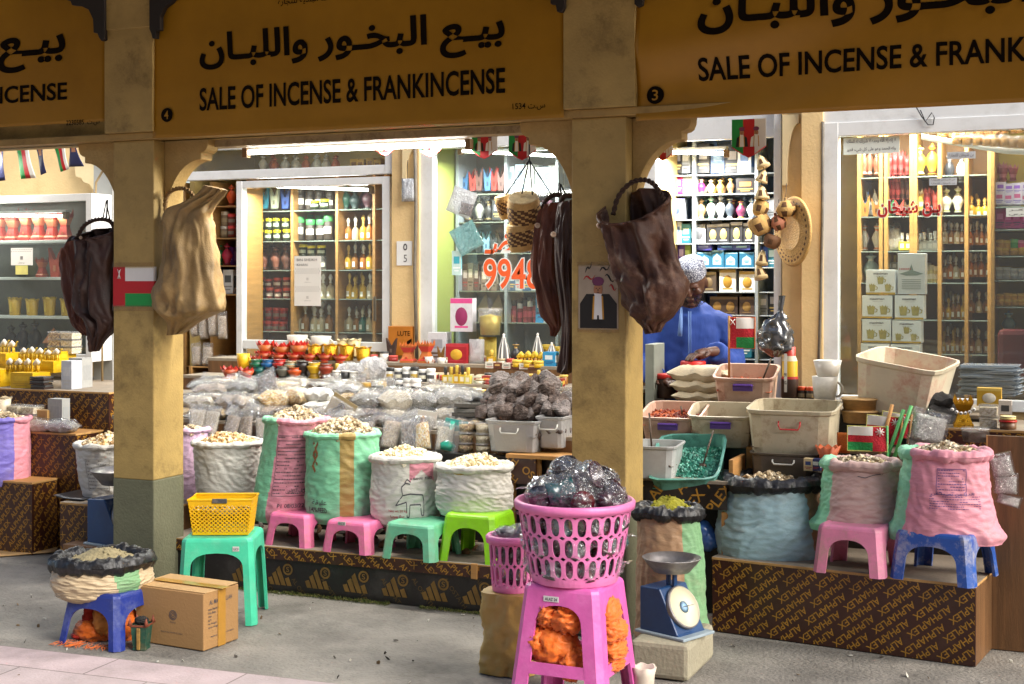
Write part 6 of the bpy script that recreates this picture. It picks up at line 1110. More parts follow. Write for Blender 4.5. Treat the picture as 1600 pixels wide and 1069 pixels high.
Y3 = 8.5; shelf_unit('bright shelves of perfume boxes behind the man in blue', 1004, 1222, [272, 303, 342, 380, 418, 456, 492, 560], Y3, .28, [1006, 1084, 1182, 1220], M('grey_shelf', '8a949c', .4), M('grey_shelf', '8a949c', .4), ztop=2.6, backm=M('pale_blue_back', '5a6c84', .6, .1, 4)); y3 = Y3 + .08
BL = ('2a4aa0', 'a8c0e0', 'd0b870'); PUR = ('4a2a84', 'b0a0d0', 'd0b870'); WHB = ('c8ccd4', '5a78b0', '8a8a90'); TL = ('1c6a80', 'b8d4dc', 'd0d8d8'); BK = ('22242a', '9a9aa0', 'c0a860'); PK = ('b0286a', 'e0a8c4', 'd8d0d0'); GR = ('7a8088', 'c0c4c8', '44484c')
row('box', 1024, 1082, 4, 271, y3, 14, 38, [WHB, BL, BK, GR], 'perfume box on the highest shelf left behind the man'); row('box', 1090, 1180, 4, 271, y3, 20, 44, [BK, ('3a5a8a', '88a8cc', 'c8c8c8'), BK, WHB], 'dark perfume box on the highest shelf above the cap')
row('box', 1024, 1082, 4, 303, y3, 14, 26, [GR, TL, PK, GR], 'perfume box on the second shelf left behind the man'); row('vase', 1090, 1150, 4, 303, y3, 13, 25, [('8a2a6a', 'd0b060', '222222'), ('c8bca8', 'a08a50', '222222'), ('a8884a', 'd0b060', '222222'), ('8a6a4a', 'd0b060', '222222')], 'perfume flagon on the second shelf above the cap'); row('box', 1152, 1180, 1, 303, y3, 27, 22, ('1c1a1c', 'b87a3a', 'c09a4a'), 'black box with gold pistol shaped bottle on the second shelf')
row('cbox', 1040, 1074, 1, 342, y3, 28, 32, ('c8ccd8', '4a4a9a', '3a4a9a'), 'white box with a blue oval seal left behind the man'); row('vase', 1086, 1182, 6, 342, y3, 15, 34, [('a8845a', 'd0b080', '222222'), ('c8d4d0', '4a9a7a', '222222'), ('b8bcc0', '888c90', '222222'), ('3a4450', 'a8b0b8', '222222'), ('6a2a4a', 'c09a50', '222222'), ('a8b0b8', '5a6a84', '222222')], 'ornate perfume bottle on the third shelf above the cap')
row('box', 1050, 1082, 2, 380, y3, 15, 32, [WHB, TL], 'pale box on the fourth shelf beside the hide bag'); row('cbox', 1087, 1182, 5, 380, y3, 18, 30, [('c4c6c8', '8a8c90', '5a5c60'), BK, BK, BK, BK], 'boxed perfume with a round seal on the fourth shelf above the cap')
row('box', 1060, 1082, 2, 418, y3, 11, 36, [PUR, ('6a8a3a', 'b0c880', 'd0d0b0')], 'purple or green box on the fifth shelf beside the cap'); row('arches', 1088, 1180, 4, 418, y3, 21, 26, ('1f5f80', '9cc8dc', '1f5f80'), 'blue perfume box with pale arch right of the cap'); row('box', 1088, 1180, 3, 391, y3, 26, 9, [('2c2c84', '7a8ac8', '5a6ab8'), ('1c3a7a', '6a9ac8', '5a6ab8'), ('2c3a84', '8ab8c8', '5a6ab8')], 'flat violet box lying on the blue arched perfume boxes', z=ZW(1134, 418, Y3) + 27 * sc(1134, y3))
row('cbox', 1100, 1180, 3, 456, y3, 24, 34, [('4a4038', '8a7a58', '6a5a40'), ('c8c8c4', 'a08440', 'a07a2a'), ('c8c8c4', 'a08440', 'a07a2a')], 'boxed perfume with a gold seal on the sixth shelf right of the man'); row('cbox', 1112, 1180, 3, 492, y3, 22, 32, [('3a2c24', '6a5434', '8a6c3a'), ('3a2c24', '6a5434', '8a6c3a'), ('44342a', '6a5434', '8a6c3a')], 'brown boxed perfume with a gold seal on the seventh shelf'); row('box', 1100, 1180, 3, 558, y3, 26, 40, [BK, ('c8a43a', '8a6a1a', 'd8d0a0'), TL], 'box on the lowest shelf beside the flag')
row('box', 1024, 1060, 3, 492, y3, 12, 34, [BL, WHB, PUR], 'box on the seventh shelf behind the big brown hide'); row('box', 1026, 1058, 2, 456, y3, 14, 30, [TL, BL], 'box on the sixth shelf behind the big brown hide')
row('box', 1024, 1046, 2, 380, y3, 12, 30, [BK, WHB], 'box on the fourth shelf behind the big brown hide'); row('box', 1024, 1056, 2, 418, y3, 14, 32, [WHB, BL], 'box on the fifth shelf behind the big brown hide')
row('box', 1186, 1216, 2, 342, y3, 13, 30, [WHB, GR], 'pale box on the third shelf by the door jamb'); row('box', 1186, 1216, 2, 418, y3, 13, 34, [BL, TL], 'blue box on the fifth shelf by the door jamb'); row('box', 1186, 1216, 2, 492, y3, 13, 34, [GR, BK], 'dark box on the seventh shelf by the door jamb')
Y4 = 8.35; OAKL = M('shelf_ply', 'a47c40', .55, .25, 4, stretch=(1, 1, 9)); GREENB = M('shelf_green', '7a8438', .6, .15, 4)
shelf_unit('tall tan shelves of flasks and burners behind the red Arabic name', 1340, 1548, [275, 337, 392, 442, 500, 553], Y4, .3, [1342, 1376, 1384, 1424, 1430, 1468, 1510, 1546], OAKL, GSH, ztop=2.6, backm=M('tan_back_dark', '7d5a34', .7, .15, 4)); y4 = Y4 + .1
FK = [('2f5f9a', '1c3a5a'), ('a8a8a4', '6a6a68'), ('b8b8b4', '6a6a68')]
row('vase', 1344, 1376, 3, 273, y4, 12, 44, ('9a5a44', 'c8b0a0', '222222'), 'shiny bronze vase on the top shelf under the Arabic notice'); row('crown', 1384, 1424, 4, 273, y4, 13, 36, ('7a1c1c', 'a84444'), 'dark red burner on the top shelf right of the notice'); row('vase', 1430, 1468, 2, 273, y4, 21, 50, [('c8a834', 'e0d8b8', '222222'), ('c89a2c', '6a2a1c', '222222')], 'gold and white vase on the top shelf'); row('vase', 1472, 1510, 2, 285, y4, 16, 48, [('2a2c34', '8a8a90', '222222'), ('c4c8cc', '8a8a90', '222222')], 'dark or silver vase on the top shelf'); row('crown', 1548, 1590, 3, 283, y4 - .02, 15, 30, ('7a2a3a', 'a86a74'), 'wine red burner at far right of the top shelf')
row('fork', 1344, 1378, 3, 336, y4, 13, 38, FK, 'folding stand on the second shelf left of the red name'); row('fork', 1346, 1376, 2, 338, y4 - .05, 14, 34, ('9a6428', '5a3814'), 'brown folding stand before the grey stands left of the red name'); row('crown', 1384, 1424, 5, 312, y4, 12, 40, [('8a1c1c', 'c04a4a'), ('8a1c1c', 'c04a4a'), ('7a1a1a', 'c04a4a'), ('3a1c18', '6a3a34'), ('3a1c18', '6a3a34')], 'dark red crowned burner behind the red name'); row('fork', 1384, 1426, 3, 336, y4 - .04, 14, 24, [('2a6a38', '1a3a20'), ('b03a30', '6a1c18'), ('5a3a24', '3a2010')], 'coloured folding stand below the dark red burners')
row('crown', 1432, 1466, 3, 330, y4, 13, 36, [('b89a3a', 'd8d0b0'), ('8a2020', 'c04a3a'), ('8a2a1c', 'c04a3a')], 'burner behind the end of the red name'); row('vase', 1472, 1508, 2, 332, y4, 17, 40, ('d0ccb8', 'a8b070', '222222'), 'frosted vase on the second shelf'); row('flask', 1512, 1546, 3, 340, y4, 13, 34, AMB2, 'gold flask on the second shelf near the right divider')
row('vase', 1344, 1376, 2, 391, y4, 15, 44, ('b8b4ac', 'c07a5a', '222222'), 'white porcelain piece on the third shelf at left'); row('pillow', 1384, 1410, 1, 391, y4, 24, 40, (BAGR[1],), 'clear bag of pale chips on the third shelf'); row('squareflask', 1404, 1424, 2, 391, y4 - .04, 10, 28, ('c8b834', 'e0ddd4', 'e8e6e0'), 'yellow spray bottle on the third shelf'); row('squareflask', 1432, 1466, 4, 391, y4, 11, 30, ('a8aca8', 'd8dcd8', 'c8c8c4'), 'clear square bottle with white cap on the third shelf')
row('flask', 1472, 1508, 4, 381, y4, 11, 34, [CLR, AMB3], 'small flask on the third shelf right of the white caps'); row('flask', 1513, 1546, 4, 383, y4, 10, 36, [AMB, AMB3], 'amber flask on the third shelf near the right divider')
row('vase', 1346, 1376, 1, 441, y4, 26, 46, ('8aa4a8', 'b8c8c8', '222222'), 'pale glass peacock shaped piece behind the mug boxes'); row('squareflask', 1384, 1404, 2, 421, y4, 10, 24, ('8a8a84', 'a89a50', 'c8c8c4'), 'small grey bottle behind the topmost mug box'); row('jar', 1446, 1466, 3, 443, y4, 8, 28, ('c8ba84', 'd8d0b0', 'e0d8c0'), 'cream tube right of the pale grey carton')
row('flask', 1472, 1508, 4, 436, y4, 11, 36, [AMB3, AMB, CLR], 'brown flask on the fourth shelf'); row('flask', 1513, 1546, 4, 433, y4, 10, 36, [AMB, AMB3], 'amber flask on the fourth shelf near the right divider'); row('flask', 1470, 1508, 5, 499, y4, 10, 38, [AMB3, AMB2, AMB3], 'flask on the fifth shelf right of the mug boxes'); row('flask', 1512, 1546, 3, 489, y4, 11, 36, [AMB3, CLR], 'flask on the fifth shelf near the right divider'); row('flask', 1470, 1508, 5, 552, y4, 10, 40, [AMB2, AMB3], 'flask on the lowest shelf right of the mug boxes'); row('flask', 1512, 1546, 3, 552, y4, 11, 36, [AMB3, CLR], 'flask on the lowest shelf near the right divider')
shelf_unit('yellow backed side shelves with tins at the right edge', 1549, 1680, [322, 358, 400, 438, 480, 524], 8.2, .35, [1551, 1678], OAKL, GSH, ztop=2.6, backm=M('yellow_back', 'b09a44', .7, .1, 4)); y5 = 8.3
row('box', 1556, 1610, 4, 320, y5, 14, 20, ('c8c0d0', 'c05a8a', '6a5ab0'), 'pink and white soap box on the top side shelf'); row('box', 1556, 1610, 4, 300, y5, 14, 18, ('c8c0d0', '8a5ac0', '6a5ab0'), 'pink and white soap box stacked second on the top side shelf', z=ZW(1580, 322, 8.2) + 20 * sc(1580, y5)); row('box', 1556, 1610, 4, 357, y5, 14, 28, ('a82a7a', 'd06ab0', '4a2a5a'), 'magenta box on the second side shelf')
row('tin', 1554, 1614, 5, 399, y5, 13, 13, ('b8841c', 'd0a838'), 'gold tin on the third side shelf'); row('tin', 1556, 1602, 4, 386, y5, 13, 13, [('b8841c', 'd0a838'), ('b8841c', 'd0a838'), ('3a9a4a', '6ac07a'), ('d03a7a', 'e080a8')], 'tin stacked second on the third side shelf', z=ZW(1580, 400, 8.2) + 13 * sc(1580, y5)); row('tin', 1554, 1614, 5, 437, y5, 13, 10, ('a8aaac', 'c8cacc'), 'silver tin on the fourth side shelf'); row('tin', 1554, 1614, 5, 427, y5, 13, 10, ('a8aaac', 'c8cacc'), 'silver tin stacked second on the fourth side shelf', z=ZW(1580, 438, 8.2) + 10 * sc(1580, y5))
row('tin', 1556, 1614, 5, 478, y5, 12, 11, ('c08a2a', 'd8b050'), 'gold tin on the fifth side shelf'); row('tin', 1556, 1614, 5, 467, y5, 12, 10, ('c08a2a', 'd8b050'), 'gold tin stacked second on the fifth side shelf', z=ZW(1580, 480, 8.2) + 11 * sc(1580, y5)); row('vase', 1566, 1586, 1, 523, y5, 20, 36, ('4a6a74', '8aa8b0', '222222'), 'blue glass ball bottle on the sixth side shelf')
k = sc(1590, 8.0); t = thing('armchair', 'dark red chair back low behind the right window', 'chair', P(1596, 590, 8.05)); mb = MB(); mb.box((0, 0, 38 * k), (70 * k, .1, 76 * k)); mb.build('backrest', M('maroon_leather', '5a1c20', .4, .2, 6), t, .03)
for i in range(2): mb = MB(); mb.box((-28 * k + 56 * k * i, .05, -.3), (.04, .04, .6)); mb.build('leg', wood_and_shade, t)
row('tub', 1468, 1604, 10, 214, 8.1, 15, 16, (M('amber_candy', 'c88a2a', .3, .3, 14, coat=.6), CLEAR), 'gold wrapped sweet tub in the front row under the window head', jit=.02, pyb1=208); row('tub', 1490, 1604, 8, 226, 8.02, 17, 18, (M('amber_candy', 'c88a2a', .3, .3, 14, coat=.6), CLEAR), 'gold wrapped sweet tub in the lower row under the window head', pyb1=232)
y = 8.06; mb = MB(); mb.tube([P(1440, 214, y), P(1570, 236, y), P(1640, 240, y)], .016, 8, smooth=False); tag(mb.build('display_rail', white), 'slanting white rail under the sweet tubs', 'rail')
ymx = YS + .2
def mug_box(label, pl, pr, pb, pt, kind, sidew=8):
    k = sc((pl + pr) / 2, ymx); a = P(pl, pb, ymx); w, h = (XW(pr, ymx) - a.x) - .003, (pb - pt) * k - .002; t = thing('mug_box', label, 'box', (a.x + w / 2, ymx, a.z), 0, 'stacked mug boxes in the right window'); d = .13
    mb = MB(); mb.box((0, d / 2, h / 2), (w, d, h)); bx = mb.build('carton', M('carton_white', 'cfd3d6', .5, .05, 9), t, .002); mb = MB(); mb.box((0, -.0015, h * .04), (w * .99, .002, h * .08)); mb.build('yellow_band', M('carton_band', 'b0902a', .5), bx); mb = MB(); write(mb, 'maximan', -w * .24, w * .24, h * .8, h * .9, y=-.0015, bold=.02); write(mb, 'COFFEE MUGS SET', -w * .15, w * .2, h * .72, h * .745, y=-.0015); mb.build('printed_name', PRINT, bx)
    mb = MB(); s = h * .42 if kind == 2 else h * .32
    for cx, cz in (((-.2, .16), (.22, .16)) if kind == 2 else ((0, .42), (-.28, .12), (.25, .12))):
        q = lambda x, z: (cx * w + x * s, -.0018, cz * h + z * s); mb.add([q(-.3, 0), q(.3, 0), q(.42, .9), q(.3, .8), q(.2, 1), q(.05, .82), q(-.12, 1.02), q(-.25, .84), q(-.42, .95)], [tuple(range(9))]); mb.add([q(.36, .2), q(.62, .25), q(.68, .55), q(.42, .7), q(.41, .6), q(.58, .5), q(.54, .32), q(.38, .3)], [(0, 1, 6, 7), (1, 2, 5, 6), (2, 3, 4, 5)])
    mb.build('printed_mugs', M('mug_print', '9a8f4c', .5, .3, 30), bx); return t
for i, (pl, pr, pb, pt, kd, lab) in enumerate(((1353, 1400, 460, 421, 3, 'white three mug box topmost on the left pile'), (1347, 1395, 497, 461, 2, 'white two mug box second from top of the left pile'), (1347, 1393, 535, 498, 2, 'white two mug box third from top of the left pile'), (1345, 1390, 573, 536, 3, 'white three mug box at the bottom of the left pile'), (1398, 1444, 499, 461, 2, 'white two mug box topmost under the grey carton'), (1394, 1440, 536, 500, 3, 'white three mug box second on the right pile'), (1392, 1438, 574, 537, 2, 'white two mug box at the bottom of the right pile'))): mug_box(lab, pl, pr, pb, pt, kd)
k = sc(1424, ymx); t = thing('carton', 'pale grey printed carton standing on top of the right mug box pile', 'box', P(1424, 460, ymx)); w, h = 41 * k, 64 * k; mb = MB(); mb.box((0, .06, h / 2), (w, .12, h)); bx = mb.build('carton_body', M('carton_grey', 'b9bdc0', .5, .05, 9), t, .002)
mb = MB(); mb.add([(-w * .45, -.0015, h * .5), (-w * .2, -.0015, h * .46), (w * .2, -.0015, h * .46), (w * .45, -.0015, h * .5), (w * .08, -.0015, h * .58), (0, -.0015, h * .74), (-w * .08, -.0015, h * .58)], [tuple(range(7))])
for i in range(6): mb.box((0, -.0012, h * (.36 - .045 * i)), (w * .7, .001, h * .012))
mb.build('printed_fountain', M('carton_print', '6a7a74', .6), bx); mb = MB(); write(mb, '123332', -w * .45, w * .0, h * .6, h * .64, y=-.0015, bold=.02); mb.build('red_number', M('vinyl_red', 'b01c22', .5), bx)
yg = YS - .05; t = thing('window_lettering', 'red Arabic name with white edge on the right window', 'window lettering', (0, yg - .004, 0)); NM = arabic('بـن شيخان')
def ol2(mb, st, pa, pb, pyb, pyt, bold, y, g): write(mb, st, XW(pa, yg) - g, XW(pb, yg) + g, ZW((pa + pb) / 2, pyb, yg) - g, ZW((pa + pb) / 2, pyt, yg) + g, bold=bold, y=y)
mb = MB(); ol2(mb, NM, 1372, 1470, 339, 313, .07, -.001, .006); mb.build('white_edge', M('vinyl_white', 'e0e0dc', .5), t); mb = MB(); ol2(mb, NM, 1372, 1470, 339, 313, .03, -.003, 0); mb.build('red_letters', M('vinyl_red', 'b01c22', .5), t)
def notice(label, pa, pb, pb_, pt_, rows_, y=yg - .008, mat=None):
    k = sc((pa + pb) / 2, y); a = P(pa, pb_, y); w, h = XW(pb, y) - a.x, (pb_ - pt_) * k; t = thing('window_notice', label, 'notice', a); mb = MB(); mb.box((w / 2, 0, h / 2), (w, .002, h)); pp = mb.build('paper', mat or M('notice_paper', 'cfd4cc', .6, .05, 9), t); mb = MB()
    for i, st in enumerate(rows_): n = len(rows_); write(mb, st, w * .06, w * .94, h * (1 - (i + .78) / n), h * (1 - (i + .2) / n), y=-.002, bold=.01)
    mb.build('printed_text', PRINT, pp)
notice('white two line Arabic notice at top left of the right window', 1318, 1405, 242, 216, [arabic('لا إله إلا الله وحده لا شريك له الملك'), arabic('وله الحمد وهو على كل شيء قدير')])
notice('small grey patterned strip notice on the right window', 1480, 1524, 249, 238, [arabic('بن شيخان للتجارة')], mat=M('notice_grey', 'b8bcc0', .6)); notice('small grey text label under the strip notice', 1452, 1495, 290, 279, [arabic('بن شيخان للتجارة'), arabic('بن شيخان للتجارة')], mat=M('notice_grey', 'b8bcc0', .6)); notice('white label in front of the magenta boxes at the right edge', 1572, 1640, 339, 325, [arabic('بن ذكـر'), arabic('البحـري')])
mb = MB(); mb.tube([P(a, b, YS - .1) for a, b in ((1432, 168), (1440, 182), (1450, 195), (1458, 195), (1460, 184), (1456, 176), (1446, 190), (1438, 172))], .0035, 6); tag(mb.build('cable', CORD), 'black cable loop dangling under the banner numbered 3', 'cable')
T1, T2, T3, T4 = ZW(600, 668, 6.66), ZW(600, 628, 7.0), ZW(600, 596, 7.3), ZW(600, 566, 7.58)
xa, xb = XW(283, 7.3), XW(1004, 7.3); t = thing('display_table', 'stepped brown display table under the burners of the centre stall', 'table', ((xa + xb) / 2, 6.62, 0)); w = xb - xa
for z, y0, y1_ in ((T1, 6.62, 7.0), (T2, 7.0, 7.3), (T3, 7.3, 7.58), (T4, 7.58, 7.86)):
    mb = MB(); mb.box((0, (y0 + y1_) / 2 - 6.62, z - .01), (w, y1_ - y0, .02)); mb.build('tier_top', DUST, t, .002)
    mb = MB(); mb.box((0, y0 - 6.62 + .01, (z - .02) / 2), (w - .02, .02, z - .02)); mb.build('tier_front', WOODDK, t)
def pile(kind, px, pyb, y, wpx, hpx, cols, label, dpx=None, rz=0, rx=0, ry=0, z=None, group=None, name=None):
    k = sc(px, y); p = P(px, pyb, y)
    if z is not None: p.z = z
    return item(kind, p, wpx * k, hpx * k, cols if isinstance(cols, tuple) else (cols,), label, (dpx or wpx) * k, R(rz), group, name, R(rx), R(ry))
ga = 'bags of resin piled behind the sacks'
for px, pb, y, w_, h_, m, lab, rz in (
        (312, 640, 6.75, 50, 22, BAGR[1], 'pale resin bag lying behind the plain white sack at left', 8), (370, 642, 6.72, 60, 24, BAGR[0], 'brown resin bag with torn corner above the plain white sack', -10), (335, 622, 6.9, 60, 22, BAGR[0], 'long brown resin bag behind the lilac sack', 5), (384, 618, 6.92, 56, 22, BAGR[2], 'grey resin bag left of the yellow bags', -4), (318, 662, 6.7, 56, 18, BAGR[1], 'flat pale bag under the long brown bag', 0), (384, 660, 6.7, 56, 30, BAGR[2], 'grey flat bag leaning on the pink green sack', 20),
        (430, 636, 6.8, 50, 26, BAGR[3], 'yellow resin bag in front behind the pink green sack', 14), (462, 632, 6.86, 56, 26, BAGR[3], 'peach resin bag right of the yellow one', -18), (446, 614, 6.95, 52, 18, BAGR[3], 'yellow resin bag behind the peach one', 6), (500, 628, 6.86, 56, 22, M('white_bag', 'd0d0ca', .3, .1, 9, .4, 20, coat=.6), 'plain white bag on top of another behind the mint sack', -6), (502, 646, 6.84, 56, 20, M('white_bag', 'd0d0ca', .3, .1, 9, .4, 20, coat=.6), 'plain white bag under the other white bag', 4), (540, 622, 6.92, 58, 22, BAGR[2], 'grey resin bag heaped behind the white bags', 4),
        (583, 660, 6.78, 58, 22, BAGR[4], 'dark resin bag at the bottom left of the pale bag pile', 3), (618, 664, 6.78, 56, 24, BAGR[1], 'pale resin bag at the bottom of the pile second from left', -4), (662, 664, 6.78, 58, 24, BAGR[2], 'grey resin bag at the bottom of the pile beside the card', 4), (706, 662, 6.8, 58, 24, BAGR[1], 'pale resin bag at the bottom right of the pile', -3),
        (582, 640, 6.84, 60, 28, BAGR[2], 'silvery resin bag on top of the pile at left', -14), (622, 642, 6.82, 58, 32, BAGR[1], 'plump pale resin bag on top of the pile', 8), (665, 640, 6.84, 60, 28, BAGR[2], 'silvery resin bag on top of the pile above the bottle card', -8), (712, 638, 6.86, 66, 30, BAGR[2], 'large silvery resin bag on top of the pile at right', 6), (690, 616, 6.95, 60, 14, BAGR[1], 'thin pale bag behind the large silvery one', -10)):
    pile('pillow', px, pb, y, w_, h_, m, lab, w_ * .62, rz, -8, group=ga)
pile('stackbag', 738, 672, 6.78, 50, 44, (M('grey_film', '6e6c68', .25, .2, 12, .5, 30, coat=.7), M('dark_film', '46423e', .25, .2, 12, .5, 30, coat=.7)), 'stack of folded grey film packets beside the dark lumps', 44, 8)
for px, pb, w_, h_, m, ry, lab in ((420, 612, 40, 34, BAGR[4], -25, 'upright clear bag of dark resin leaning at the far left'), (398, 640, 38, 40, BAGR[1], 18, 'upright clear packet of green tins leaning behind the pink green sack')): pile('packet', px, pb, 6.86, w_, h_, m, lab, 12, 0, -12, ry)
pile('packet', 611, 712, 6.66, 46, 58, BAGR[1], 'upright clear bag of pale resin between the mint and goat sacks', 26, 5, -8, 6)
fq = random.Random(21)
for px0, px1, n_, pb, y_, hz_ in ((292, 410, 5, 652, 6.74, 0), (410, 560, 5, 652, 6.76, 0), (560, 760, 8, 670, 6.72, 0), (300, 420, 6, 630, 6.86, .0), (540, 760, 7, 626, 6.93, 0), (300, 560, 7, 612, 7.02, 0)):
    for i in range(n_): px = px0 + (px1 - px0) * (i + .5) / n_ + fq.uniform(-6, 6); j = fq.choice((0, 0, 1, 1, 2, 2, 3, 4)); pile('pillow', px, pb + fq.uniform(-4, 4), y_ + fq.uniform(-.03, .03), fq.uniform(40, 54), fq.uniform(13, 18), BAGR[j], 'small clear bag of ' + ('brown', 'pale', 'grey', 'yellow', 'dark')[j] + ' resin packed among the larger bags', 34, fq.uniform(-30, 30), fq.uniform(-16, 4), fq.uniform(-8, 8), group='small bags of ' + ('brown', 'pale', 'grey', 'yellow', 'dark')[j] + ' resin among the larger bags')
for px0, px1, n_, y_, z_ in ((300, 400, 6, 7.12, T2), (505, 700, 12, 7.22, T2), (300, 400, 5, 6.9, T1)):
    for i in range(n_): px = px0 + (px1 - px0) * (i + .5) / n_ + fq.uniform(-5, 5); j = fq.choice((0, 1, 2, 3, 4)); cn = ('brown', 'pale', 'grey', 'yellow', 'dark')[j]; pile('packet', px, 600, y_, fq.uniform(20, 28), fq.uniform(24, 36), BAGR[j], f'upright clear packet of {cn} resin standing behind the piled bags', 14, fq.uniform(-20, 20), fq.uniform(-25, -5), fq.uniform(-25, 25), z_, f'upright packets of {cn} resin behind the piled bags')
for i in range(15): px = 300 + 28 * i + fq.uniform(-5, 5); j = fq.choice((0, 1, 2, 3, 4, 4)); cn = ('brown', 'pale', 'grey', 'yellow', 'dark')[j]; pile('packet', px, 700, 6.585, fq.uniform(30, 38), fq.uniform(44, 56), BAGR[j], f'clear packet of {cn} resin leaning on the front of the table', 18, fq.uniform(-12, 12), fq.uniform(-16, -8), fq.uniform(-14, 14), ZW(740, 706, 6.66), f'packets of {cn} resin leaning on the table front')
SM = [('tin', ('c0bca8', 'a89878')), ('lidjar', ('c8c4bc', '3a3a3a')), ('squareflask', ('b8901c', 'b89a3a', 'd0c8b0')), ('box', ('c0b498', '8a2a2a', '2a5a3a')), ('lidjar', ('8a5a24', 'c8a850')), ('tin', ('9a2a24', 'c04a40'))]
for px0, px1, n_, y_, z_ in ((690, 890, 14, 7.22, T2), (520, 700, 12, 7.48, T3), (690, 890, 15, 7.48, T3), (560, 760, 10, 7.16, T2), (690, 890, 12, 7.7, T4), (560, 620, 4, 7.7, T4)):
    for i in range(n_): px = px0 + (px1 - px0) * (i + .5) / n_ + fq.uniform(-3, 3); kd, cs = fq.choice(SM); nm_ = {'tin': 'flat', 'lidjar': 'lidded', 'squareflask': 'yellow', 'box': 'tiny'}[kd]; hh_ = {'tin': 9, 'box': 12, 'lidjar': 15, 'squareflask': 22}[kd]; c1 = {'c0bca8': 'pale', 'c8c4bc': 'white', 'b8901c': 'oil', 'c0b498': 'beige', '8a5a24': 'amber', '9a2a24': 'red'}[cs[0]]; nn = NAMES[kd].replace('_', ' '); pile(kd, px, 600, y_ + fq.uniform(-.03, .03), fq.uniform(11, 15), hh_, cs, f'{nm_} {c1} {nn} crowded among the small goods of the centre table', None, fq.uniform(-25, 25), z=z_, group=f'{nm_} {c1} {nn} items on the centre table')
BLC = M('blister_card', 'a8a298', .4, .1, 8); TLC = M('teal_card', '3f8a84', .35, .15, 8, coat=.4)
def card(label, px, pyb, wpx, hpx, y, mat, kind, ry=0, rx=-10):
    k = sc(px, y); t = thing('blister_card', label, 'packet', P(px, pyb, y)); t.rotation_euler = (R(rx), R(ry), 0); w, h = wpx * k, hpx * k; mb = MB(); mb.box((0, 0, h / 2), (w, .004, h)); mb.build('card_back', mat, t, .0015)
    mb = MB()
    if kind == 'bottle': mb.lathe([(.2 * w, 0), (.24 * w, .2 * h), (.1 * w, .3 * h), (.1 * w, .38 * h), (.15 * w, .4 * h), (.001, .48 * h)], 14, (-.12 * w, -.018, .38 * h)); mb.lathe([(.16 * w, 0), (.16 * w, .1 * h), (.06 * w, .12 * h), (.05 * w, .4 * h)], 12, (.2 * w, -.014, .16 * h), 1)
    elif kind == 'jar': mb.lathe([(.3 * w, 0), (.34 * w, .16 * h), (.14 * w, .3 * h), (.1 * w, .34 * h), (.1 * w, .8 * h)], 14, (-.1 * w, -.02, .14 * h), 1)
    else: mb.tube([(-.3 * w, -.01, .2 * h), (0, -.012, .7 * h), (.3 * w, -.01, .3 * h)], .006, 6, 1); mb.tube([(w * .12 * math.cos(q), -.01, h * .6 + w * .12 * math.sin(q)) for q in [i * .63 for i in range(10)]], .004, 6, 1, True)
    mb.build('packed_goods', [M('amber_bottle', 'a8702a', .2, .3, 20, coat=.7), M('teal_jar', '1f8a74', .2, .2, 12, coat=.7) if kind == 'jar' else M('black_tool', '2a2626', .4)], t)
    mb = MB(); mb.box((0, -.022, h * .46), (w * .86, .04, h * .8)); mb.build('blister', CLEAR, t, .008); return t
card('blister card with amber bottle and black tool between the sacks', 659, 698, 34, 56, 6.64, BLC, 'bottle', 6); card('teal blister card with a green jar beside the small tubs', 702, 713, 40, 58, 6.62, TLC, 'jar', 9); card('tilted blister card with black curling tool behind the mint sack', 524, 655, 46, 36, 6.7, M('card_gold', '7a6a4a', .4, .2, 8), 'tool', 28)
GT = (Mgrain('tub_grain', ['b89a70', '8a6a44', 'd8c49c', '6e543a'], 9, .5, .4), CLEAR); GT2 = (Mgrain('tub_orange', ['c8742a', 'd89a4a', 'a85a1c', 'e0b070'], 9, .5, .4), CLEAR); GT3 = (Mgrain('tub_pale', ['c8b898', 'e0d8c4', 'a8987c', 'd4c8ac'], 9, .5, .4), CLEAR)
ZT1 = ZW(740, 706, 6.66)
mb = MB(); a = P(742, 712, 6.58); mb.box((0, 0, ZT1 / 2), (XW(900, 6.62) - XW(288, 6.62), .2, ZT1)); o = mb.build('low_shelf', PLYD); o.location = ((XW(900, 6.62) + XW(288, 6.62)) / 2, 6.64, 0); tag(o, 'dark low shelf carrying the front packets, small tubs and bins of lumps', 'shelf')
for px, cs, n_, nm in ((729, GT, 3, 'left'), (755, GT3, 3, 'middle'), (782, GT2, 3, 'right')):
    for j in range(n_):
        k = sc(px, 6.64); p = P(px, 708, 6.62); p.z = ZT1 + j * 16 * k; item('tub', p, 26 * k, 16 * k, cs, f'{["lowest", "middle", "topmost"][j]} round resin tub of the {nm} small stack beside the grey bins', group='small round resin tubs beside the grey bins')
BINM = Mfilm('grey_bin', (.86, .87, .88), .55, .3, .15, 30, (.42, .42, .42)); BINW = M('milky_bin', 'b9af95', .35, .2, 6, dirt='6a4a28', damt=.8, dscale=12); BINP = M('pink_stained_bin', 'bfa08c', .35, .25, 6, dirt='7a3426', damt=.8, dscale=12); BINT = M('teal_stained_bin', '5f9a8c', .3, .3, 6, dirt='123a32', damt=.85, dscale=16); BINR = M('red_stained_bin', 'cdc4ac', .35, .2, 5, dirt='a03a2a', damt=.85, dscale=5); BIND = M('dark_bin', '4a433a', .4, .3, 6, dirt='2a2520', damt=.5, dscale=8); BINC = M('clear_bin', 'a9aaa8', .25, .15, 6, dirt='7a7060', damt=.3, dscale=7)
LUMPM = [M('lump_brown', '44342c', .7, .6, 30, 1, 90, dirt='9a8e88', damt=.6, dscale=22), M('lump_grey', '5e5450', .6, .6, 30, 1, 90, dirt='a8a09c', damt=.5, dscale=18)]
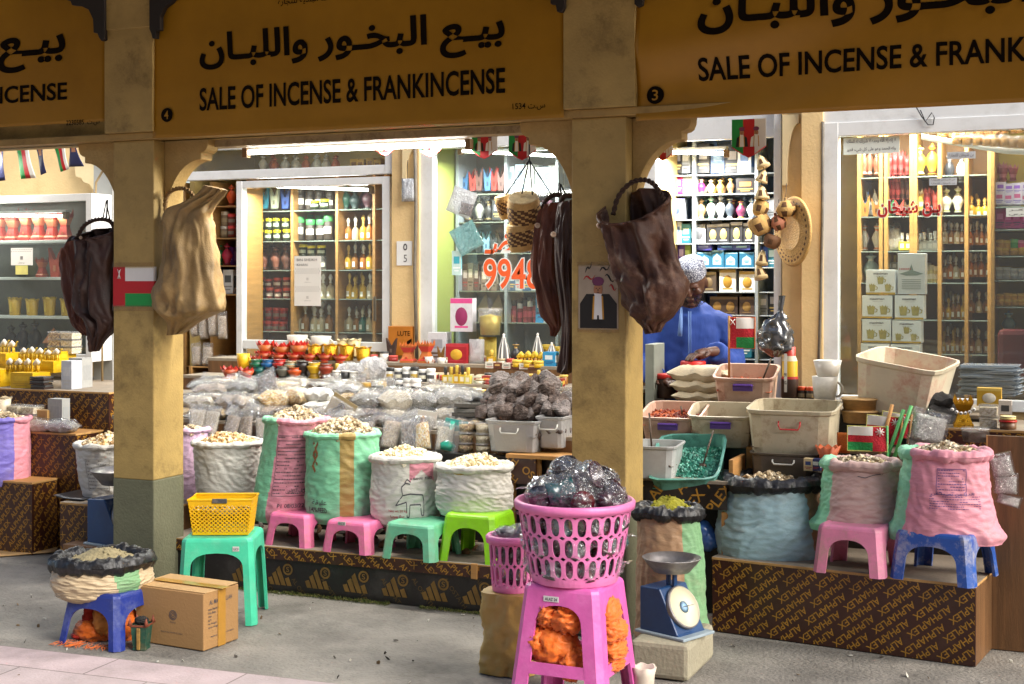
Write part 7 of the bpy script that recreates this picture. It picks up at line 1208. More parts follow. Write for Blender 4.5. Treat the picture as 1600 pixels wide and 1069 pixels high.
def bin_(label, px, pyb, y, wpx, hpx, dep, mat, cont=None, fill=.6, handle=None, spoon=None, rz=0, rx=0, ry=0, taper=1.14, lump=.008, nl=160, heap=0, z=None, hside='front', name='plastic_bin'):
    k = sc(px, y); w, h = wpx * k / taper, hpx * k; p = P(px, pyb, y); t = thing(name, label, 'bin', p); t.rotation_euler = (R(rx), R(ry), R(rz)); mb = MB(); n = 32
    def ring(s, z, ins=0):
        o = []
        for i in range(n):
            a = 2 * math.pi * i / n; e = 7; q = (abs(math.cos(a)) ** e + abs(math.sin(a)) ** e) ** (-1 / e); o.append(((w / 2 * s - ins) * q * math.cos(a), (dep / 2 * s - ins) * q * math.sin(a) , z))
        return o
    f = lambda v: 1 + (taper - 1) * v; th = .004
    L = [ring(f(0), 0, .012), ring(f(.04), h * .04), ring(f(.9), h * .9), ring(f(.92), h * .92, -.008), ring(f(1), h, -.010), ring(f(1), h, .004), ring(f(.9), h * .9, th), ring(f(.05), h * .05, th)]
    vs = [q for r_ in L for q in r_]; fs = [(j * n + i, j * n + (i + 1) % n, (j + 1) * n + (i + 1) % n, (j + 1) * n + i) for j in range(len(L) - 1) for i in range(n)]; fs += [tuple(reversed(range(n))), tuple(range((len(L) - 1) * n, len(L) * n))]; mb.add(vs, fs, 0, False); mb.build('bin_shell', mat, t, .002)
    if cont:
        mb = MB(); zc_ = h * fill; s = f(fill) * .97
        mb.grid(lambda u, v: ((u - .5) * w * s, (v - .5) * dep * s, zc_ + heap * (1 - (2 * u - 1) ** 2) * (1 - (2 * v - 1) ** 2) + .006 * nz(u * 9, v * 9, px)), 14, 14)
        for i in range(nl):
            u, v = rnd.random(), rnd.random(); mb.lump(((u - .5) * w * s * .95, (v - .5) * dep * s * .95, zc_ + heap * (1 - (2 * u - 1) ** 2) * (1 - (2 * v - 1) ** 2) + lump * .4), lump * rnd.uniform(.6, 1.4), rnd.randrange(2), .3)
        stuff(mb.build('bin_contents', cont, t))
    if handle:
        mb = MB(); s = f(.9); 
        if hside == 'front': mb.tube([(-.045, -dep / 2 * s - .006, h * .80), (-.045, -dep / 2 * s - .02, h * .82), (.045, -dep / 2 * s - .02, h * .82), (.045, -dep / 2 * s - .006, h * .80)], .007, 8, smooth=False); mb.box((0, -dep / 2 * s - .014, h * .74), (.1, .012, .03))
        else: mb.tube([(-.05, -dep / 2 * s - .004, h * .78), (-.05, -dep / 2 * s - .012, h * .7), (-.042, -dep / 2 * s - .014, h * .62), (.042, -dep / 2 * s - .014, h * .62), (.05, -dep / 2 * s - .012, h * .7), (.05, -dep / 2 * s - .004, h * .78)], .004, 8)
        mb.build('handle', handle, t)
    if spoon:
        a, b = spoon; mb = MB(); mb.tube([Vector(a), Vector(b)], .005, 6); mb.lathe([(.02, 0), (.018, .01), (.001, .014)], 12, a, sq=.7); mb.build('spoon_stub', M('dark_spoon', '4a3c30', .4, .2, 20, metal=.5), t) if False else tagspoon(label, t, mb)
    return t
SPOONS = []
def tagspoon(label, t, mb):
    o = mb.build('spoon', M('dark_spoon', '4a3c30', .4, .2, 20, metal=.5)); o.matrix_world = Matrix.Translation(t.location) @ t.rotation_euler.to_matrix().to_4x4(); SPOONS.append(o); tag(o, 'dark long handled spoon standing in the ' + ' '.join(label.split()[:7]), 'spoon')
HW, HP_, HR = M('handle_white', 'b9b9b2', .4), M('handle_purple', '4a2f7a', .4), M('handle_red', 'b03030', .4)
yb3 = 6.62
bin_('grey bin heaped with dark incense lumps at left of the pair', 812, 704, yb3, 86, 50, .24, BINM, [LUMPM[1], LUMPM[0]], .5, HW, hside='loop', heap=.02, lump=.02, nl=60)
bin_('smaller grey bin of dark lumps hard by the centre pillar', 872, 698, 6.68, 44, 50, .24, BINM, [LUMPM[1], LUMPM[0]], .5, HW, hside='loop', lump=.02, nl=40)
def chunk(mb, r):
    pl = [(Vector((rnd.gauss(0, 1), rnd.gauss(0, 1), rnd.gauss(0, 1))).normalized(), rnd.uniform(.5, .85)) for _ in range(11)]; sd = rnd.random() * 40
    def f(u, v):
        a, b = 6.28318 * u, math.pi * (v - .5); d = Vector((math.cos(a) * math.cos(b), math.sin(a) * math.cos(b), math.sin(b))); q = min([1] + [h / d.dot(n) for n, h in pl if d.dot(n) > .05]); return d * r * (q + .06 * nz(d.x * 6 + sd, d.y * 6, d.z * 6))
    mb.grid(f, 24, 20, cu=True, smooth=False)
rr_ = random.Random(5)
for i in range(44):
    lay = 0 if i < 20 else 1 if i < 34 else 2; n_ = (20, 14, 10)[lay]; j = i - (0, 20, 34)[lay]; px = 752 + (138 - lay * 26) * (j % (n_ // 2) + .5) / (n_ // 2) + lay * 13 + rr_.uniform(-5, 5); pb = 652 - lay * 17 - (10 if j >= n_ // 2 else 0); y = 6.7 + .12 * (j >= n_ // 2) + .03 * lay; s = rr_.uniform(11, 17); k = sc(px, y)
    mb = MB(); chunk(mb, s * k * 1.25); o = mb.build('incense_lump', LUMPM[i % 2]); o.location = P(px, pb - s * .6, y)
    tag(o, ('brown' if i % 2 == 0 else 'greyish') + ' rough incense lump in the heap above the grey bins', 'lump', ('brown' if i % 2 == 0 else 'greyish') + ' incense lumps above the grey bins')
pile('sqtub', 858, 632, 6.98, 30, 20, GT3, 'clear square tub of grain behind the dark lumps', z=T2); pile('sqtub', 880, 632, 6.98, 26, 34, GT3, 'taller clear square tub of grain beside the pillar', z=T2); pile('sqtub', 836, 618, 7.08, 30, 20, GT2, 'clear square tub of orange resin behind the dark lumps', z=T2)
y = 7.06; TB = lambda a, b, c: (a, b, c)
row('pot', 508, 562, 3, 605, y, 17, 20, [('8a4a24', '5a2c14', '2a1a10'), ('b8622a', '8a4018', '2a1a10')], 'small brown clay bowl in front of the gold tin', z=T2); row('tin', 560, 600, 2, 603, y, 19, 26, [(GOLDM(), '8a6a1a'), ('8a8a88', '4a4a48')], 'shiny tall tin right of the clay bowls', z=T2)
row('box', 608, 640, 2, 608, y, 15, 13, [('1f8a78', '8ac8bc', 'c8b060'), ('b0483a', 'd8a8a0', 'c8b060')], 'small flat box left of the orange gold boxes', z=T2); row('cbox', 646, 680, 2, 612, y - .03, 17, 22, [('b0642a', 'd0a24a', '6a2a1a'), ('c8921c', 'd8b850', '6a2a1a')], 'orange gold box in the middle of the small boxes', z=T2)
row('box', 682, 722, 3, 610, y, 14, 16, ('d0cdc4', 'b0aca4', '8a8a88'), 'small white box in the row right of the orange ones', z=T2); row('box', 722, 756, 2, 612, y - .02, 17, 22, [('b8a47c', '8a6a3a', '5a4a30'), ('c4bca8', '8a8478', '5a5a58')], 'beige box in the front row right of the white ones', z=T2); row('cbox', 756, 800, 2, 618, y - .04, 22, 26, [('c89a24', 'd8bc60', '8a6a1a'), ('c0a048', 'd8cc9a', '8a6a1a')], 'yellow box at the right end of the small boxes', z=T2)
row('box', 690, 750, 4, 590, 7.2, 15, 13, [('c8c4b8', '3a3a3a', 'b02a2a'), ('b8b4a8', '8a2a2a', '3a3a3a')], 'small pale box in the second row behind the white ones', z=T2 + .03); row('lidjar', 800, 880, 5, 608, 7.15, 15, 14, [('c8b070', 'd0ccc0'), ('b03028', 'd0ccc0'), ('4a4038', 'c8c4b8')], 'small jar lying at the right end of the second tier', z=T2)
row('cup', 440, 500, 3, 603, 7.12, 18, 18, [('2a2a2c', '2a2a2c', '2a2a2c'), ('8a8a88', '5a5a58', '5a5a58')], 'dark or grey footed cup under the coloured burners', z=T2); row('jar', 620, 656, 3, 598, 7.2, 16, 24, [('2a2a2c', 'c8c8c4', '8a8a88'), ('d0d0cc', 'b8b8b4', '8a8a88'), ('d0d0cc', 'd0d0cc', '2a2a2a')], 'white or black cosmetic jar on the second tier', z=T2 + .03)
y = 7.36; PT = [('1f6a4a', '0f3a28', '2a1a10'), ('24629a', '12365a', '2a1a10'), ('b02a24', '6a1814', '2a1a10'), ('a8906c', '5a7a70', '6a3a20'), ('2c2422', '14100e', '2a1a10'), ('d0a820', '8a6a10', '2a1a10'), ('8a3420', '4a1a10', '2a1a10')]
row('pot', 392, 518, 7, 590, y, 22, 26, PT, 'coloured clay burner in the row on the third tier', z=T3, group='coloured clay burners on the third tier'); row('pot', 396, 470, 4, 603, 7.33, 22, 22, [('14605a', '0a3a36', '2a1a10'), ('4a4a44', '2a2a26', '2a1a10'), ('6a6a60', '2a2a26', '2a1a10'), ('c0501c', '6a2810', '2a1a10')], 'dull clay burner in front of the coloured row', z=T3 - .02)
for i, (px, w_, h_) in enumerate(((480, 34, 30), (548, 40, 32), (583, 46, 44))): pile('pillow', px, 590 - 4 * i, 7.42, w_, h_ * .8, Mfilm('bag_clear_white', (.95, .95, .95), .5, .15, .8, 14), ['clear crumpled bag left of the small jars', 'clear crumpled bag between burners and jars', 'large clear crumpled bag left of the orange burners'][i], w_ * .8, 10 * i, z=T3)
row('lidjar', 520, 560, 3, 588, y, 14, 14, [('b8b4ac', 'd0ccc4'), ('2a2a2a', 'a8a8a8')], 'small cosmetic jar on the third tier behind the clay bowls', z=T3); row('jar', 604, 680, 6, 585, y, 14, 22, [('c8c4bc', '2a2a2a', 'b89a4a'), ('3a3a3c', 'c8c8c4', 'c8c4b0'), ('c8c8c4', 'd0d0cc', '4a4a4a')], 'white or dark cream jar on the third tier', z=T3)
row('squareflask', 692, 736, 5, 594, 7.33, 11, 28, [('b89a1c', '2a2a2a', 'd0c8b0'), ('c8b85a', 'b89a3a', 'd0c8b0'), ('b8901c', 'b89a3a', 'd0c8b0')], 'yellow oil bottle on the third tier', z=T3); row('box', 742, 880, 10, 584, y, 15, 12, [('c0bca8', '8a2a2a', '2a6a3a'), ('8a2a24', 'd0a040', 'c8c4b8'), ('3a3430', 'c8a850', 'c8c4b8'), ('c8b048', '8a2a2a', 'c8c4b8')], 'small flat trinket box at right of the third tier', z=T3); row('tin', 742, 880, 9, 596, 7.33, 13, 9, [('c0bca8', 'a89878'), ('8a2a24', 'b04a40'), ('3a5a3a', '8a9a60')], 'tiny tin in front of the trinket boxes', z=T3)
y = 7.66; RC = ('b4622c', 'b02218'); GC = (GOLDM(), GOLDM())
row('crown', 403, 480, 3, 560, y, 28, 28, RC, 'tall orange burner with red pointed rim on the top tier', z=T4); row('crown', 400, 545, 6, 572, 7.6, 26, 16, ('a84a24', 'b0281c'), 'low orange burner with red pointed rim at the tier edge', z=T4 - .015); row('bucket', 480, 580, 4, 568, 7.63, 26, 26, (GOLDM(), GOLDM(), '5a3a10'), 'gold burner with scalloped rim on the top tier', z=T4); row('bucket', 528, 562, 2, 548, 7.78, 22, 26, ('c8b480', 'd8c89c', '5a4a30'), 'pale gold burner at the back of the top tier', z=T4 + .02)
row('cup', 446, 520, 2, 545, 7.8, 34, 24, ('c4beb0', 'c4beb0', 'c4beb0'), 'large off white cup at the back of the top tier', z=T4 + .045)
k = sc(625, 7.82); t = thing('packet_box', 'upright orange printed box behind the orange mabkhara burners', 'box', P(625, 556, 7.82)); w, h = 42 * k, 46 * k; mb = MB(); mb.box((0, .02, h / 2), (w, .04, h)); bx = mb.build('carton', M('orange_carton', 'b06a1a', .5, .2, 8), t, .002); mb = MB(); write(mb, 'LUTE', -w * .1, w * .42, h * .68, h * .84, y=-.0015, bold=.01); mb.prism([(w * .2, h * .2), (w * .49, h * .2), (w * .49, h * .6), (w * .3, h * .5)], -.001); mb.build('printed_text', ink, bx)
pile('fork', 612, 548, 7.74, 18, 28, ('3a2c28', '6a5a50'), 'dark two pronged stand before the orange box', z=T4 + .03); row('burner', 624, 680, 2, 568, 7.62, 28, 36, ('b0602a', 'b8342a'), 'orange waisted burner with red bands on the top tier', z=T4)
row('box', 672, 702, 1, 568, 7.78, 28, 46, ('b4b6ba', '8a8c92', '6a5a4a'), 'tall silver grey box right of the orange waisted burners', z=T4); pile('cbox', 718, 568, 7.7, 36, 30, ('9a1824', 'b0303a', 'c89a2a'), 'crimson gift box with gold medallion on the top tier', 24, z=T4); pile('fork', 689, 568, 7.64, 12, 26, ('6a4a1c', 'a8843a'), 'small bronze figure in front of the silver grey box', z=T4)
pile('packet', 745, 568, 7.68, 26, 38, Mfilm('bag_clear_white', (.95, .95, .95), .5, .15, .8, 14), 'pointed clear bag right of the crimson gift box', 16, z=T4); pile('packet', 762, 560, 7.8, 30, 40, (M('gold_bag_fill', 'c8b45a', .4, .3, 20, metal=.4),), 'clear bag of gold trinkets at the back of the top tier', 16, z=T4)
for px, h_, pb, lab in ((787, 48, 562, 'white lattice lamp left of the amber tray'), (840, 50, 562, 'white lattice lamp nearer the hide bags'), (862, 36, 548, 'white lattice lamp half behind the blue box')): pile('cone', px, pb, 7.72, 24, h_, ('d0cdc6', '4a4a4a'), lab, z=T4)
pile('vase', 806, 548, 7.74, 18, 34, ('2a2a2c', 'a8884a', '222222'), 'dark coffee pot between the lattice lamps', z=T4); row('camel', 808, 852, 4, 566, 7.62, 18, 22, ('b88a14', 'c8a82c'), 'yellow toy camel on the top tier', z=T4); row('tin', 800, 850, 3, 570, 7.6, 16, 12, ('c09a14', 'd0b040'), 'yellow tin in front of the toy camels', z=T4 - .01)
pile('box', 861, 568, 7.64, 20, 22, ('2a84b4', 'c8d4d8', '1a4a7a'), 'bright blue box beside the amber bottle', z=T4); pile('jar', 880, 568, 7.64, 14, 26, ('a8461c', 'c8b060', 'd8c8a0'), 'amber honey bottle next to the centre pillar', z=T4); row('cbox', 846, 882, 2, 545, 7.78, 16, 22, [('c8a01c', 'd8bc50', '8a6a1a'), ('c8a01c', 'd8bc50', '8a6a1a')], 'yellow box at the back beside the hide bags', z=T4 + .03)
row('box', 760, 840, 6, 574, 7.6, 13, 9, [('c4c0b4', '8a8a84', 'a02a2a'), ('6a3a2a', 'c8a060', '3a2a2a')], 'tiny box along the front edge of the top tier', z=T4 - .02); row('cup', 660, 700, 2, 570, 7.6, 14, 12, ('c8c4bc', '8a8a88', '8a8a88'), 'tiny white cup on the edge before the burners', z=T4 - .01)
y = 7.3; k = sc(372, y); z3 = T3
row('crown', 346, 398, 2, 606, 7.28, 26, 22, ('a84a28', 'a82a20'), 'orange scalloped bowl at the left end of the third tier', z=T3 - .02); pile('cup', 380, 586, 7.36, 22, 24, ('d0a81c', '8a6a10', '8a6a10'), 'yellow cup on the orange bowls at left', z=T3 + .045); pile('pot', 356, 622, 7.1, 20, 26, ('c0401c', '7a2410', '2a1a10'), 'red clay pot below the orange bowls at left', z=T2)
pile('crown', 398, 572, 7.5, 24, 24, ('1f6a3a', '8a2a1c'), 'green cup with red rim behind the yellow cup', z=T3 + .03); row('box', 366, 410, 3, 618, 7.1, 15, 16, [('c8c4b0', '3a7a6a', 'b0922a'), ('b8c0b8', '2a5a4a', 'b0922a')], 'pale green printed packet under the yellow cup', z=T2)
mb = MB(); xa, xb = XW(796, 6.5), XW(905, 6.5)
t = thing('wooden_stand', 'raw wood stand with dark printed board below the grey bins', 'stand', ((xa + xb) / 2, 6.46, 0)); w = xb - xa; zt_ = ZW(850, 712, 6.46)
mb.box((0, .09, zt_ - .01), (w, .2, .02)); mb.build('top_board', RAW, t, .002); mb = MB(); mb.box((-w * .28, .0, zt_ - .085), (w * .42, .012, .13)); fp = mb.build('front_board', PLY, t); mb = MB(); pattern(mb, 'OSTATH', w * .42, .13, R(-35), .04, .04, .08, Matrix.Translation((-w * .49, -.0075, zt_ - .15)), 0, .01, .2); mb.build('printed_pattern', GOLD, fp)
for x in (-w / 2 + .02, -.03, w / 2 - .03): mb = MB(); mb.box((x, .03, (zt_ - .02) / 2), (.035, .03, zt_ - .02)); mb.build('leg', RAW, t, .002)
ZA, ZB, ZC = ZW(1060, 748, 6.2), ZW(1100, 693, 6.6), ZW(1250, 640, 6.95)
xa, xb = XW(1004, 6.3), XW(1150, 6.3); xr = XW(1555, 6.55)
t = thing('step_counter', 'stepped plywood counter carrying the stained bins of the right stall', 'counter', (xa, 6.2, 0))
mb = MB(); mb.box(((xb - xa) / 2, .2, ZA - .008), (xb - xa, .42, .016)); mb.build('low_top', DUST, t, .002); mb = MB(); mb.box(((xb - xa) / 2 - .0, -.006, ZA - .075), (xb - xa - .03, .012, .115)); fp = mb.build('front_board', PLYD, t)
mb = MB(); pattern(mb, 'ALPHAPLEX', xb - xa - .03, .115, R(55), .05, .03, .085, Matrix.Translation((.015, -.0135, ZA - .132)), 0, .012, .3); mb.build('printed_pattern', GOLD, fp)
mb = MB(); mb.box(((xb - xa) / 2, .28, (ZA - .02) / 2), (xb - xa, .02, ZA - .02)); mb.build('kick_board', BLK, t)
for x in (.02, (xb - xa) / 2, xb - xa - .03): mb = MB(); mb.box((x, .02, ZA / 2 - .07), (.03, .03, ZA - .15)); mb.build('leg', RAW, t)
mb = MB(); mb.box(((xr - xa) / 2, .575, ZB - .008), (xr - xa, .35, .016)); mb.build('middle_top', DUST, t, .002); mb = MB(); mb.box(((xr - xa) / 2, .41, ZB / 2), (xr - xa - .02, .018, ZB - .02)); mb.build('middle_front', PLYD, t)
mb = MB(); mb.box(((xr - xa) / 2, 1.08, ZC - .008), (xr - xa, .66, .016)); mb.build('high_top', DUST, t, .002); mb = MB(); mb.box(((xr - xa) / 2, .76, ZC / 2), (xr - xa - .02, .018, ZC - .02)); mb.build('high_front', PLYD, t)
mb = MB(); mb.box((XW(1140, 6.25) - xa, .2, ZA + .045), (.02, .25, .09)); mb.box((XW(1146, 6.2) - xa, .38, ZA + .06), (.05, .05, .12)); mb.build('wood_block', RAW, t, .002)
ORR = [M('orange_resin', 'b0562a', .5, .4, 30), M('red_resin', '7a2c18', .5, .4, 30)]; TEAR = [M('teal_crystal', '1f6a56', .4, .5, 30), M('pale_teal_crystal', '5fa894', .4, .4, 30)]; BRR = [M('brown_grain_a', '5a4a38', .6, .4, 30), M('brown_grain_b', '7a6a50', .6, .4, 30)]
bin_('tilted bin of teal green crystals at the front of the right stall', 1080, 752, 6.40, 106, 46, .36, BINT, TEAR, .55, HP_, ((-.07, .03, .1), (-.12, -.1, .22)), 186, -24, 3, nl=700, lump=.006, heap=.03)
bin_('cloudy bin cut off by the centre pillar', 1026, 744, 6.3, 74, 52, .26, BINC, BRR, .4, None, ((-.02, 0, .08), (-.04, .02, .3)), 6)
bin_('pale bin of orange resin with purple handle, second row left', 1056, 690, 6.72, 92, 52, .28, BINP, ORR, .72, HP_, ((.03, .05, .1), (.02, .06, .17)), 4, 10, nl=200)
bin_('beige bin with purple handle behind the teal crystals', 1132, 690, 6.7, 100, 52, .28, BINW, BRR, .5, HP_, None, 8, 8, nl=40)
bin_('upper bin of orange resin with purple handle below the small flag', 1168, 634, 7.06, 92, 56, .28, BINP, ORR, .6, HP_, ((.06, .03, .09), (.12, .06, .24)), 6, 10, nl=220)
bin_('large milky bin with red wire handle', 1243, 706, 6.64, 133, 74, .34, BINW, BRR, .2, HR, None, 3, 4, hside='loop', nl=30, taper=1.1)
bin_('dark bin with white handle under the large milky bin', 1232, 745, 6.56, 104, 42, .3, BIND, None, .4, HW, None, 3, hside='loop', taper=1.05)
bin_('big tilted bin streaked with red stains before the mug boxes', 1408, 640, 7.0, 128, 82, .42, BINR, ORR, .15, None, None, -8, 4, 9, nl=60, taper=1.16)
mb = MB(); k = sc(1340, 6.9)
for i, (pb, w_, h_, nm) in enumerate(((629, 86, 19, 'lowest'), (612, 90, 22, 'middle'), (593, 96, 26, 'topmost'))): pile('pillow', 1098, pb, 7.2, w_ * 1.05, h_, M('flour_bag', 'c4b698', .5, .15, 12, .4, 30), f'{nm} cream flour bag of the pile in front of the man', w_ * .6, 4 - 4 * i, 0, group='cream flour bags before the man', z=ZC + (0, .052, .108)[i])
pile('lidjar', 1040, 612, 7.36, 34, 38, ('3a2418', 'b01c14'), 'brown jar with a red lid left of the flour bags', z=ZC); pile('lidjar', 1074, 600, 7.42, 28, 36, ('2c2420', '2a2a2c'), 'black lidded jar behind the flour bags', z=ZC)
pile('lidjar', 1083, 600, 7.35, 38, (ZW(1086, 564, 7.35) - ZC) / sc(1085, 7.35), ('3a2018', 'b01c14'), 'jar whose red lid the man is holding', z=ZC)
xa_, xb_ = XW(1012, 7.5), XW(1190, 7.5); mb = MB(); mb.box((0, 0, .01), (xb_ - xa_, .2, .02), 0); o = mb.build('red_tray', M('lid_red', 'b81410', .35, .1, 6)); o.location = ((xa_ + xb_) / 2, 7.48, ZC + .02); tag(o, 'long red tray edge on the counter before the blue robe', 'tray')
row('jar', 1146, 1180, 2, 585, 7.4, 15, 38, [('2a2420', '1a1a1a', 'c8c0b0'), ('2a2420', '1a1a1a', 'c8c0b0')], 'dark spice jar behind the small flag stick', z=ZC)
def hand_flag(label, px, py, wpx, hpx, stick, y, order=('w', 'r', 'g'), barside=-1, ry=0, fringe=None, stickmat=None, group=None):
    k = sc(px, y); p = P(px, py, y); t = thing('hand_flag', label, 'flag', p, 0, group); t.rotation_euler = (0, R(ry), R(8)); w, h = wpx * k, hpx * k; mb = MB()
    def at(u, v): return (u * w, .006 * math.sin(u * 6 + v * 2), v * h)
    def f(u, v):
        b = u < .3 if barside < 0 else u > .64
        return 0 if b else (2 if v > .64 else 0 if v > .36 else 1)
    mb.grid(at, 25, 25, mf=f, smooth=False); cl = mb.build('cloth', [M('knit_red', 'b01c2a', .85, .2, 40, .6, 120), M('knit_green', '1f8a44', .85, .2, 40, .6, 120), FWH], t, 0, -.003)
    if fringe: mb = MB(); mb.tube([at(u, v) for u, v in ((0, 0), (1, 0), (1, 1), (0, 1))], .004, 6, closed=True, smooth=False); mb.build('braid_edge', fringe, cl)
    mb = MB()
    if barside < 0: mb.tube([(w * .15 - .012, -.006, h * .75), (w * .15 + .012, -.006, h * .95)], .002, 4); mb.tube([(w * .15 + .012, -.006, h * .75), (w * .15 - .012, -.006, h * .95)], .002, 4)
    else:
        for a in range(4): c, s = math.cos(a * .785), math.sin(a * .785); mb.tube([(w * .82 - .02 * c, -.007, h * .8 - .02 * s), (w * .82 + .02 * c, -.007, h * .8 + .02 * s)], .0022, 4)
    mb.build('emblem', FWH, cl); sx = 0 if barside < 0 else w; mb = MB(); mb.tube([(sx, .004, h * 1.05), (sx, .004, -stick * k)], .006, 8); mb.build('stick', stickmat or RAW, t)
hand_flag('small knitted red white green flag on a stick beside the man', 1139, 544, 40, 48, 50, 7.05, fringe=M('orange_braid', 'c8642a', .8, .3, 60))
GST = M('green_stick', '4a9a54', .5, .2, 30); PINKK = M('olive_braid', 'a8a45a', .8, .3, 60); gfl = 'hand flags standing behind the pink sacks'
hand_flag('front hand flag with white star bar behind the smaller pink sack', 1324, 704, 60, 38, 40, 6.42, barside=1, fringe=PINKK, stickmat=GST, group=gfl); hand_flag('second hand flag half hidden behind the front one', 1352, 690, 52, 42, 60, 6.5, barside=1, fringe=PINKK, group=gfl, ry=4); hand_flag('third hand flag mostly hidden at the back of the bunch', 1374, 678, 44, 36, 70, 6.56, barside=1, fringe=PINKK, group=gfl, ry=8)
for i, (a, b, c, d, m, lab) in enumerate(((1394, 632, 1362, 760, RAW, 'bare wooden stick leaning with the hand flags'), (1424, 634, 1396, 720, GST, 'green topped stick leaning furthest right of the hand flags'), (1412, 640, 1378, 740, GST, 'green stick between the other two flag sticks'))): mb = MB(); mb.tube([P(a, b, 6.52), P(c, d, 6.46)], .009, 8); tag(mb.build('flag_stick', m), lab, 'stick')
k = sc(1234, 7.0); t = thing('spice_bottle', 'tall shrink wrapped bottle with yellow and red bands left of the white cups', 'bottle', P(1234, 622, 7.0)); mb = MB(); mb.lathe([(13 * k, 0), (13.5 * k, .005), (13.5 * k, 30 * k), (12 * k, 34 * k), (12 * k, 58 * k), (9 * k, 66 * k), (9 * k, 80 * k), (.0001, 80 * k)], 18, mf=lambda a, j: (1, 1, 2, 0, 3, 4, 4, 4)[min(j, 7)]); mb.build('bottle_body', [mcol('c8a020'), mcol('3a2418'), mcol('a82a24'), mcol('c8c0a8'), mcol('b83a2c')], t); mb = MB(); mb.box((-.012, -13.8 * k, 40 * k), (.014, .002, 60 * k)); o = mb.build('paper_strip', PAPW, t); mb = MB(); write(mb, '91', -.018, -.007, 34 * k, 40 * k, y=-13.8 * k - .002, bold=.03); write(mb, '1G', -.018, -.007, 22 * k, 28 * k, y=-13.8 * k - .002, bold=.03); mb.build('print', ink, o)
row('jar', 1246, 1272, 2, 624, 7.0, 13, 24, ('2a1a12', 'c84a1c', '8a7a60'), 'small dark bottle with orange cap beside the white cups', z=ZW(1260, 626, 7.0))
pile('cup', 1289, 628, 6.9, 44, 40, ('c9c5bb', 'c9c5bb', 'c9c5bb'), 'white ceramic mug under the white bowl'); k = sc(1293, 6.9); p = P(1293, 590, 6.9); mb = MB(); mb.lathe([(14 * k, 0), (16 * k, .01), (22 * k, 27 * k), (20 * k, 27 * k), (14 * k, 8 * k), (.0001, 6 * k)], 28); o = mb.build('bowl', M('white_ceramic', 'c9c5bb', .3, .06, 8)); o.location = p; tag(o, 'white ceramic bowl stacked on the white mug', 'bowl')
for i, (pb, lab) in enumerate(((660, 'lower round brown paper tub below the tilted bin'), (641, 'upper round brown paper tub below the tilted bin'))): pile('tub', 1343, pb, 6.8, 58, 20, (M('kraft', 'a8804c', .7), M('kraft_lid', 'b08c5a', .6)), lab, z=None, group='round brown paper tubs')
zigcup('incense_burner', 'terracotta cup burner with scalloped rim and handle beside the dark bin', 'incense burner', P(1294, 736, 6.42), [(.03, 0), (.034, .008), (.024, .03), (.03, .05), (.055, .105)], [M('terracotta', 'b4562c', .6, .25, 16), CLAYRIM], 36, 9, .014, None, (-.036, .04, .022, .008), None, 1, R(20))
pile('packet', 1318, 708, 6.5, 20, 32, (M('candy_orange', 'c06a24', .4, .5, 20),), 'small clear bag of orange sweets beside the front hand flag', 10); row('box', 1258, 1282, 2, 735, 6.36, 13, 18, [('b8a47c', '2a3a6a', '8a2a2a'), ('22305a', 'c8c8c0', '8a2a2a')], 'small dark box at the foot of the dark bin')
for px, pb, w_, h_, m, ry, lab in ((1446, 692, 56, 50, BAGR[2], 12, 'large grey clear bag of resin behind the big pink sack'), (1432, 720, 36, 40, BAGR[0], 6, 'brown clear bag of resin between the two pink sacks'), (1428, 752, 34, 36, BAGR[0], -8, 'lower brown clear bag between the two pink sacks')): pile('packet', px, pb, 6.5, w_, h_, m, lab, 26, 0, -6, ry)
for i, (px, pb, w_, h_, lab) in enumerate(((1462, 640, 60, 26, 'black glossy film packet nearest the tilted bin'), (1474, 655, 56, 24, 'black glossy film packet in the middle before the counter'), (1484, 668, 50, 20, 'black glossy film packet lowest before the gold burner'))): pile('pillow', px, pb, 6.84, w_, h_, BLACKBAG, lab, 44, 20 * i, -14)
ye = 6.62; xa, xb = XW(1462, ye), XW(1590, ye) + .6; ze = ZW(1520, 670, ye); counter('brown printed counter at the right edge under the gold burner', ((xa + xb) / 2, ye, 0), 0, xb - xa, .5, ze, R(180 + 52), .03, gx=.03, gy=.047, stag=.07, name='plywood_counter', cat='counter')
xe = XW(1547, 6.5); t = thing('plywood_sheet', 'plain brown wood grained board standing at the right edge', 'board', (xe + .3, 6.3, 0)); mb = MB(); mb.box((0, .02, ZW(1570, 682, 6.3) / 2), (.6, .02, ZW(1570, 682, 6.3))); mb.build('board', WOODDK, t); mb = MB(); mb.box((-.3, .02, ZW(1570, 682, 6.3) / 2), (.006, .022, ZW(1570, 682, 6.3))); mb.build('raw_edge', PLYEDGE, t)
ZE = ze + .001
pile('goldburner', 1505, 668, 6.68, 42, 50, (GOLDM(), M('gold_foil_b', 'a87a14', .35, .2, 20, metal=.7)), 'gold square burner with daisy chain on the end counter', z=ZE, rz=8)
mb = MB()
for i in range(6): a = -1 + 2 * i / 5; q = P(1488 + 34 * i / 5, 640 + 6 * (1 - a * a), 6.60); mb.lathe([(.009, 0), (.007, .004), (.0001, .005)], 10, q, T=None)
for i in range(6): q = P(1488 + 34 * i / 5, 640 + 6 * (1 - (-1 + 2 * i / 5) ** 2), 6.6); mb.lump(q, .009, 0, .1, 1, 1); mb.lump(q - Vector((0, .008, 0)), .004, 1, .1)
o = mb.build('daisy_chain', [FWH, mcol('3a3a3a')]); tag(o, 'string of white daisies across the gold square burner', 'garland')
pile('cbox', 1546, 634, 6.95, 36, 28, ('b8922a', 'c8ac58', 'd0ccc0'), 'yellow gold box behind the clear tubs', 20); 
